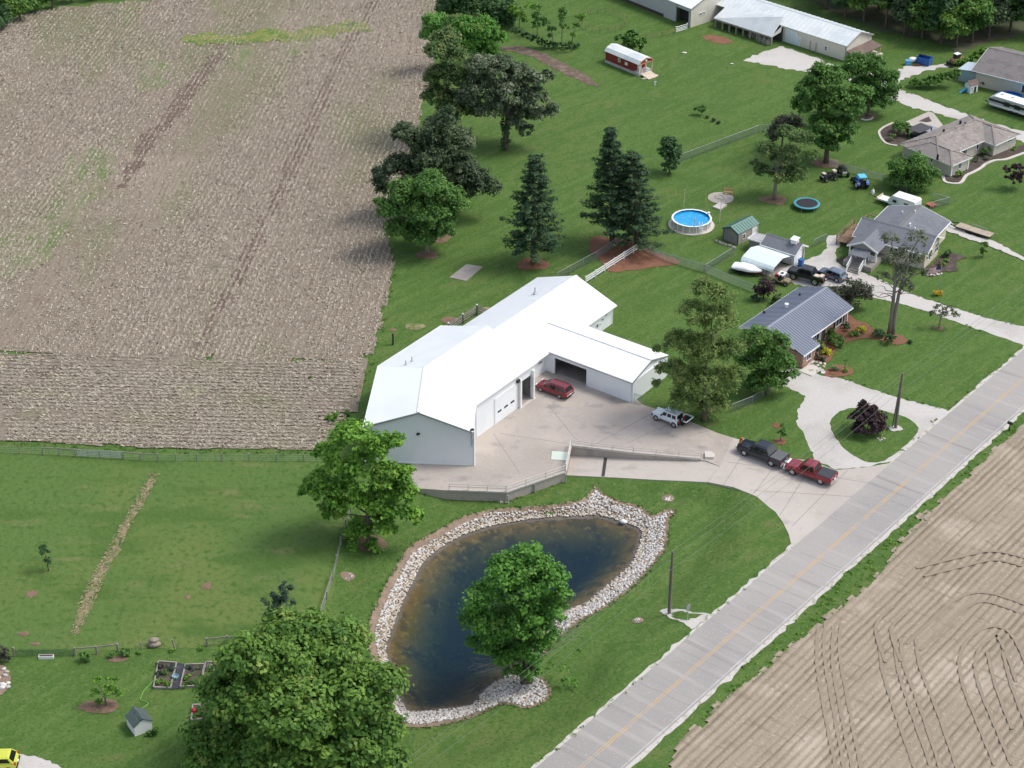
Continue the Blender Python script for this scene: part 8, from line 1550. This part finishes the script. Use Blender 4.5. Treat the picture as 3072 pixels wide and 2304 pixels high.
bed('second timber edged vegetable bed, with mixed rows and white labels',[(557,1998),(615,1996),(599,2061),(541,2064)],[(.3,.2,.35,'spruce'),(.25,.6,.4,'bright'),(.6,.85,.35,'green'),(.3,.9,.3,'green'),(.8,.2,.25,'silver'),(.8,.9,.25,'dusky')],52)
bed('narrow planted strip of cabbages over green cloth',[(618,1990),(646,1990),(634,2058),(602,2062)],[(.6,.25,.4,'hosta'),(.5,.55,.3,'hosta'),(.4,.8,.3,'silver')],53)
bed('right hand timber bed half hidden by the huge maple',[(710,1983),(745,1990),(730,2040),(694,2036)],[(.4,.3,.3,'green'),(.6,.7,.3,'green')],54)
bed('separate lower vegetable bed with a red can, partly under the maple',[(579,2119),(690,2116),(688,2155),(574,2164)],[(.2,.3,.35,'green'),(.5,.3,.4,'spruce'),(.3,.7,.45,'green'),(.6,.75,.45,'green'),(.85,.6,.35,'bright'),(.1,.75,.3,'bright')],55)
for x,y,h,lab in ((672,1962,1.6,'bamboo cane rising at the fourth garden bed'),(690,1958,1.7,'bamboo cane leaning beside the fourth garden bed'),(622,1984,1.1,'short bamboo cane at the cabbage strip')):
    p=G(x,y+26); mb=MB(); mb.tube([(-.1,0,0),(.25,.1,h)],.03,5); o=mb.build('garden_cane',BM['plank']); o.location=p; tag(o,lab,'cane')
p=G(526,2034,.1); mb=MB(); mb.lathe([(.01,0),(.28,.02),(.33,.3),(.30,.34),(.24,.1),(.01,.09)],12); o=mb.build('garden_tub',M('pale_blue_plastic',(.28,.46,.50),rough=.5)); o.location=p; tag(o,'pale blue plastic tub between the first two vegetable beds','tub')
p=G(581,2136,.1); mb=MB(); mb.lathe([(.01,0),(.2,.02),(.2,.32),(.08,.42),(.08,.48),(.01,.48)],10); o=mb.build('fuel_can',MATS['red_can']); o.location=p; tag(o,'red can standing at the corner of the lower vegetable bed','can')
hp=smooth_loop([T(*q,.05) for q in ((471,2030),(452,2052),(431,2075),(424,2090),(422,2101),(436,2106),(444,2111),(440,2117),(427,2125))],False,5); mb=MB(); mb.tube(hp,.045,5); tag(mb.build('garden_hose',M('hose_green',(.16,.36,.06),rough=.5)),'bright green garden hose trailing from the beds to the white shed','hose')
p=G(139,1974); wt_=thing('planter_trough','long low white planter trough by the green wire fence','planter',tuple(p),R(1)); mb=MB(); mb.box(-.72,-.18,0,.72,.18,.3); mb.build('trough_body',FM['white'],wt_); mb=MB(); mb.box(-.66,-.13,.3,.66,.13,.31); mb.build('soil',GR['darkmulch'],wt_)
p=G(926,1880); mb=MB(); mb.lathe([(.01,0),(.55,.02),(.6,.3),(.55,.34),(.5,.2),(.01,.2)],16); o=mb.build('water_trough',FM['white']); o.location=p; o.scale=(1.1,.7,1); tag(o,'white oval water trough at the bend of the rail fence','trough')
p=T(1250,1469); mb=MB(); mb.box(-.5,-.3,-.2,.5,.3,.25); o=mb.build('concrete_chunk',GR['wallc']); o.location=p; o.rotation_euler=(.15,.1,.5); tag(o,'broken concrete chunk at the left corner of the yard','chunk')
for x,y,lab in ((2291,130,'grey metal hay feeder under the barn lean to'),(2262,112,'second grey feeder deeper under the barn lean to')):
    p=G(x,y); f_=thing('hay_feeder',lab,'feeder',tuple(p),R(-44))
    for z in (.25,.55,.85): mb=MB(); mb.tube([(-.9,-.35,z),(.9,-.35,z)],.03,5); mb.build('bar',BM['steel'],f_); mb=MB(); mb.tube([(-.9,.35,z),(.9,.35,z)],.03,5); mb.build('bar',BM['steel'],f_)
    for x_ in (-.9,0,.9):
        mb=MB(); mb.box(x_-.04,-.38,0,x_+.04,.38,.95); mb.build('end_frame',BM['greywood'],f_)
# ---------------------------------------------------------------- tyre tracks pressed into the tilled field
_tz=[.150]
def tracks(px,gap=1.5,w=.34,z=.15):
    _tz[0]+=.005
    P_=smooth_loop([G(*q) for q in px],False,6)
    for sgn in (-1,1):
        z=_tz[0]+(.0025 if sgn>0 else 0); V=[];F=[];n=len(P_)
        for i,p in enumerate(P_):
            d=(P_[min(i+1,n-1)]-P_[max(i-1,0)]).normalized(); q=Vector((-d.y,d.x,0)); c=p+q*sgn*gap/2; ww=w/2*(1+.2*math.sin(i*2.3)); V+=[(c.x+q.x*ww,c.y+q.y*ww,z),(c.x-q.x*ww,c.y-q.y*ww,z)]
        F=[(2*i,2*i+1,2*i+3,2*i+2) for i in range(n-1)]; me=bpy.data.meshes.new('tyre_track'); me.from_pydata(V,[],F); me.materials.append(GR['track']); me.update(); link('tyre_track',me,None,None,'structure')
for t_ in ([(2500,1870),(2495,1960),(2520,2110),(2560,2320)],[(2478,1880),(2474,1990),(2500,2150),(2535,2320)],[(2660,1905),(2670,2010),(2710,2140),(2770,2310)],[(2725,1920),(2735,2000),(2785,2130),(2850,2320)],[(3072,1830),(2960,1795),(2890,1810),(2820,1870),(2740,1945)],[(2900,1990),(2912,2060),(2960,2180),(3010,2300)],[(2985,1960),(3010,2060),(3060,2190)],[(2900,2000),(2912,1950),(2950,1910),(3000,1900),(3040,1960),(3072,2050)],[(3072,1690),(2980,1670),(2880,1690),(2760,1720)],[(2680,1990),(2650,1890),(2700,1830)]): tracks(t_)
# ---------------------------------------------------------------- the worker in the orange vest at the dark pickup
p=G(2217,1350,.04); wk=thing('person','person in an orange and yellow safety vest and dark trousers bending at the dark pickup','person',(p.x,p.y,.034),R(-25))
def skin(name,verts,edges,rad,mat,parent,root=0):
    me=bpy.data.meshes.new(name); me.from_pydata(verts,edges,[]); o=bpy.data.objects.new(name,me); COL.objects.link(o)
    m=o.modifiers.new('s','SKIN'); sv=me.skin_vertices[0].data
    for i,r in enumerate(rad): sv[i].radius=(r,r) if not isinstance(r,tuple) else r
    sv[root].use_root=True; sd=o.modifiers.new('d','SUBSURF'); sd.levels=1; sd.render_levels=1
    dg=bpy.context.evaluated_depsgraph_get(); me2=bpy.data.meshes.new_from_object(o.evaluated_get(dg)); bpy.data.objects.remove(o); me2.name=name; me2.materials.clear(); me2.materials.append(mat)
    for q in me2.polygons: q.use_smooth=True
    return link(name,me2,parent)
V=[(0,0,.93),(.04,0,1.12),(.13,0,1.33),(.19,0,1.46),(.23,0,1.53),(.28,0,1.64),(.02,.10,.88),(.06,.12,.48),(.0,.13,.08),(.13,.13,.03),(.02,-.10,.88),(-.02,-.12,.48),(-.10,-.13,.08),(.03,-.13,.03),(.15,.19,1.42),(.26,.25,1.18),(.44,.22,1.06),(.52,.20,1.04),(.15,-.19,1.42),(.27,-.25,1.18),(.45,-.2,1.07),(.53,-.18,1.05)]
E_=[(0,1),(1,2),(2,3),(3,4),(4,5),(0,6),(6,7),(7,8),(8,9),(0,10),(10,11),(11,12),(12,13),(3,14),(14,15),(15,16),(16,17),(3,18),(18,19),(19,20),(20,21)]
skin('body',V,E_,[.14,.135,.15,.10,.05,.095,.09,.065,.05,.045,.09,.065,.05,.045,.06,.045,.035,.03,.06,.045,.035,.03],M('dark_work_clothes',(.035,.035,.05),rough=.85),wk)
mb=MB(); mb.lathe([(.14,.0),(.185,.05),(.19,.25),(.205,.45),(.14,.56)],12,(.0,0,0)); mb.v=[(x*.78+.03+.22*z,y*1.12,z+.95) for x,y,z in mb.v]; mb.build('vest',M('vest_orange',(.85,.16,.02),rough=.7),wk,True)
for z in (1.08,1.28): mb=MB(); mb.lathe([(.197,0),(.205,.0),(.205,.09),(.197,.09)],12); mb.v=[(x*.8+.03+.22*(q+z-.95),y*1.13,q+z) for x,y,q in mb.v]; mb.build('vest_stripe',M('vest_yellow',(.80,.62,.05),rough=.6) if z<1.2 else MATS['vest_yellow'],wk)
mb=MB(); mb.lathe([(.125,.0),(.13,.05),(.1,.11),(.01,.13)],10,(.28,0,1.64)); mb.build('cap',MATS['vest_orange'],wk,True)
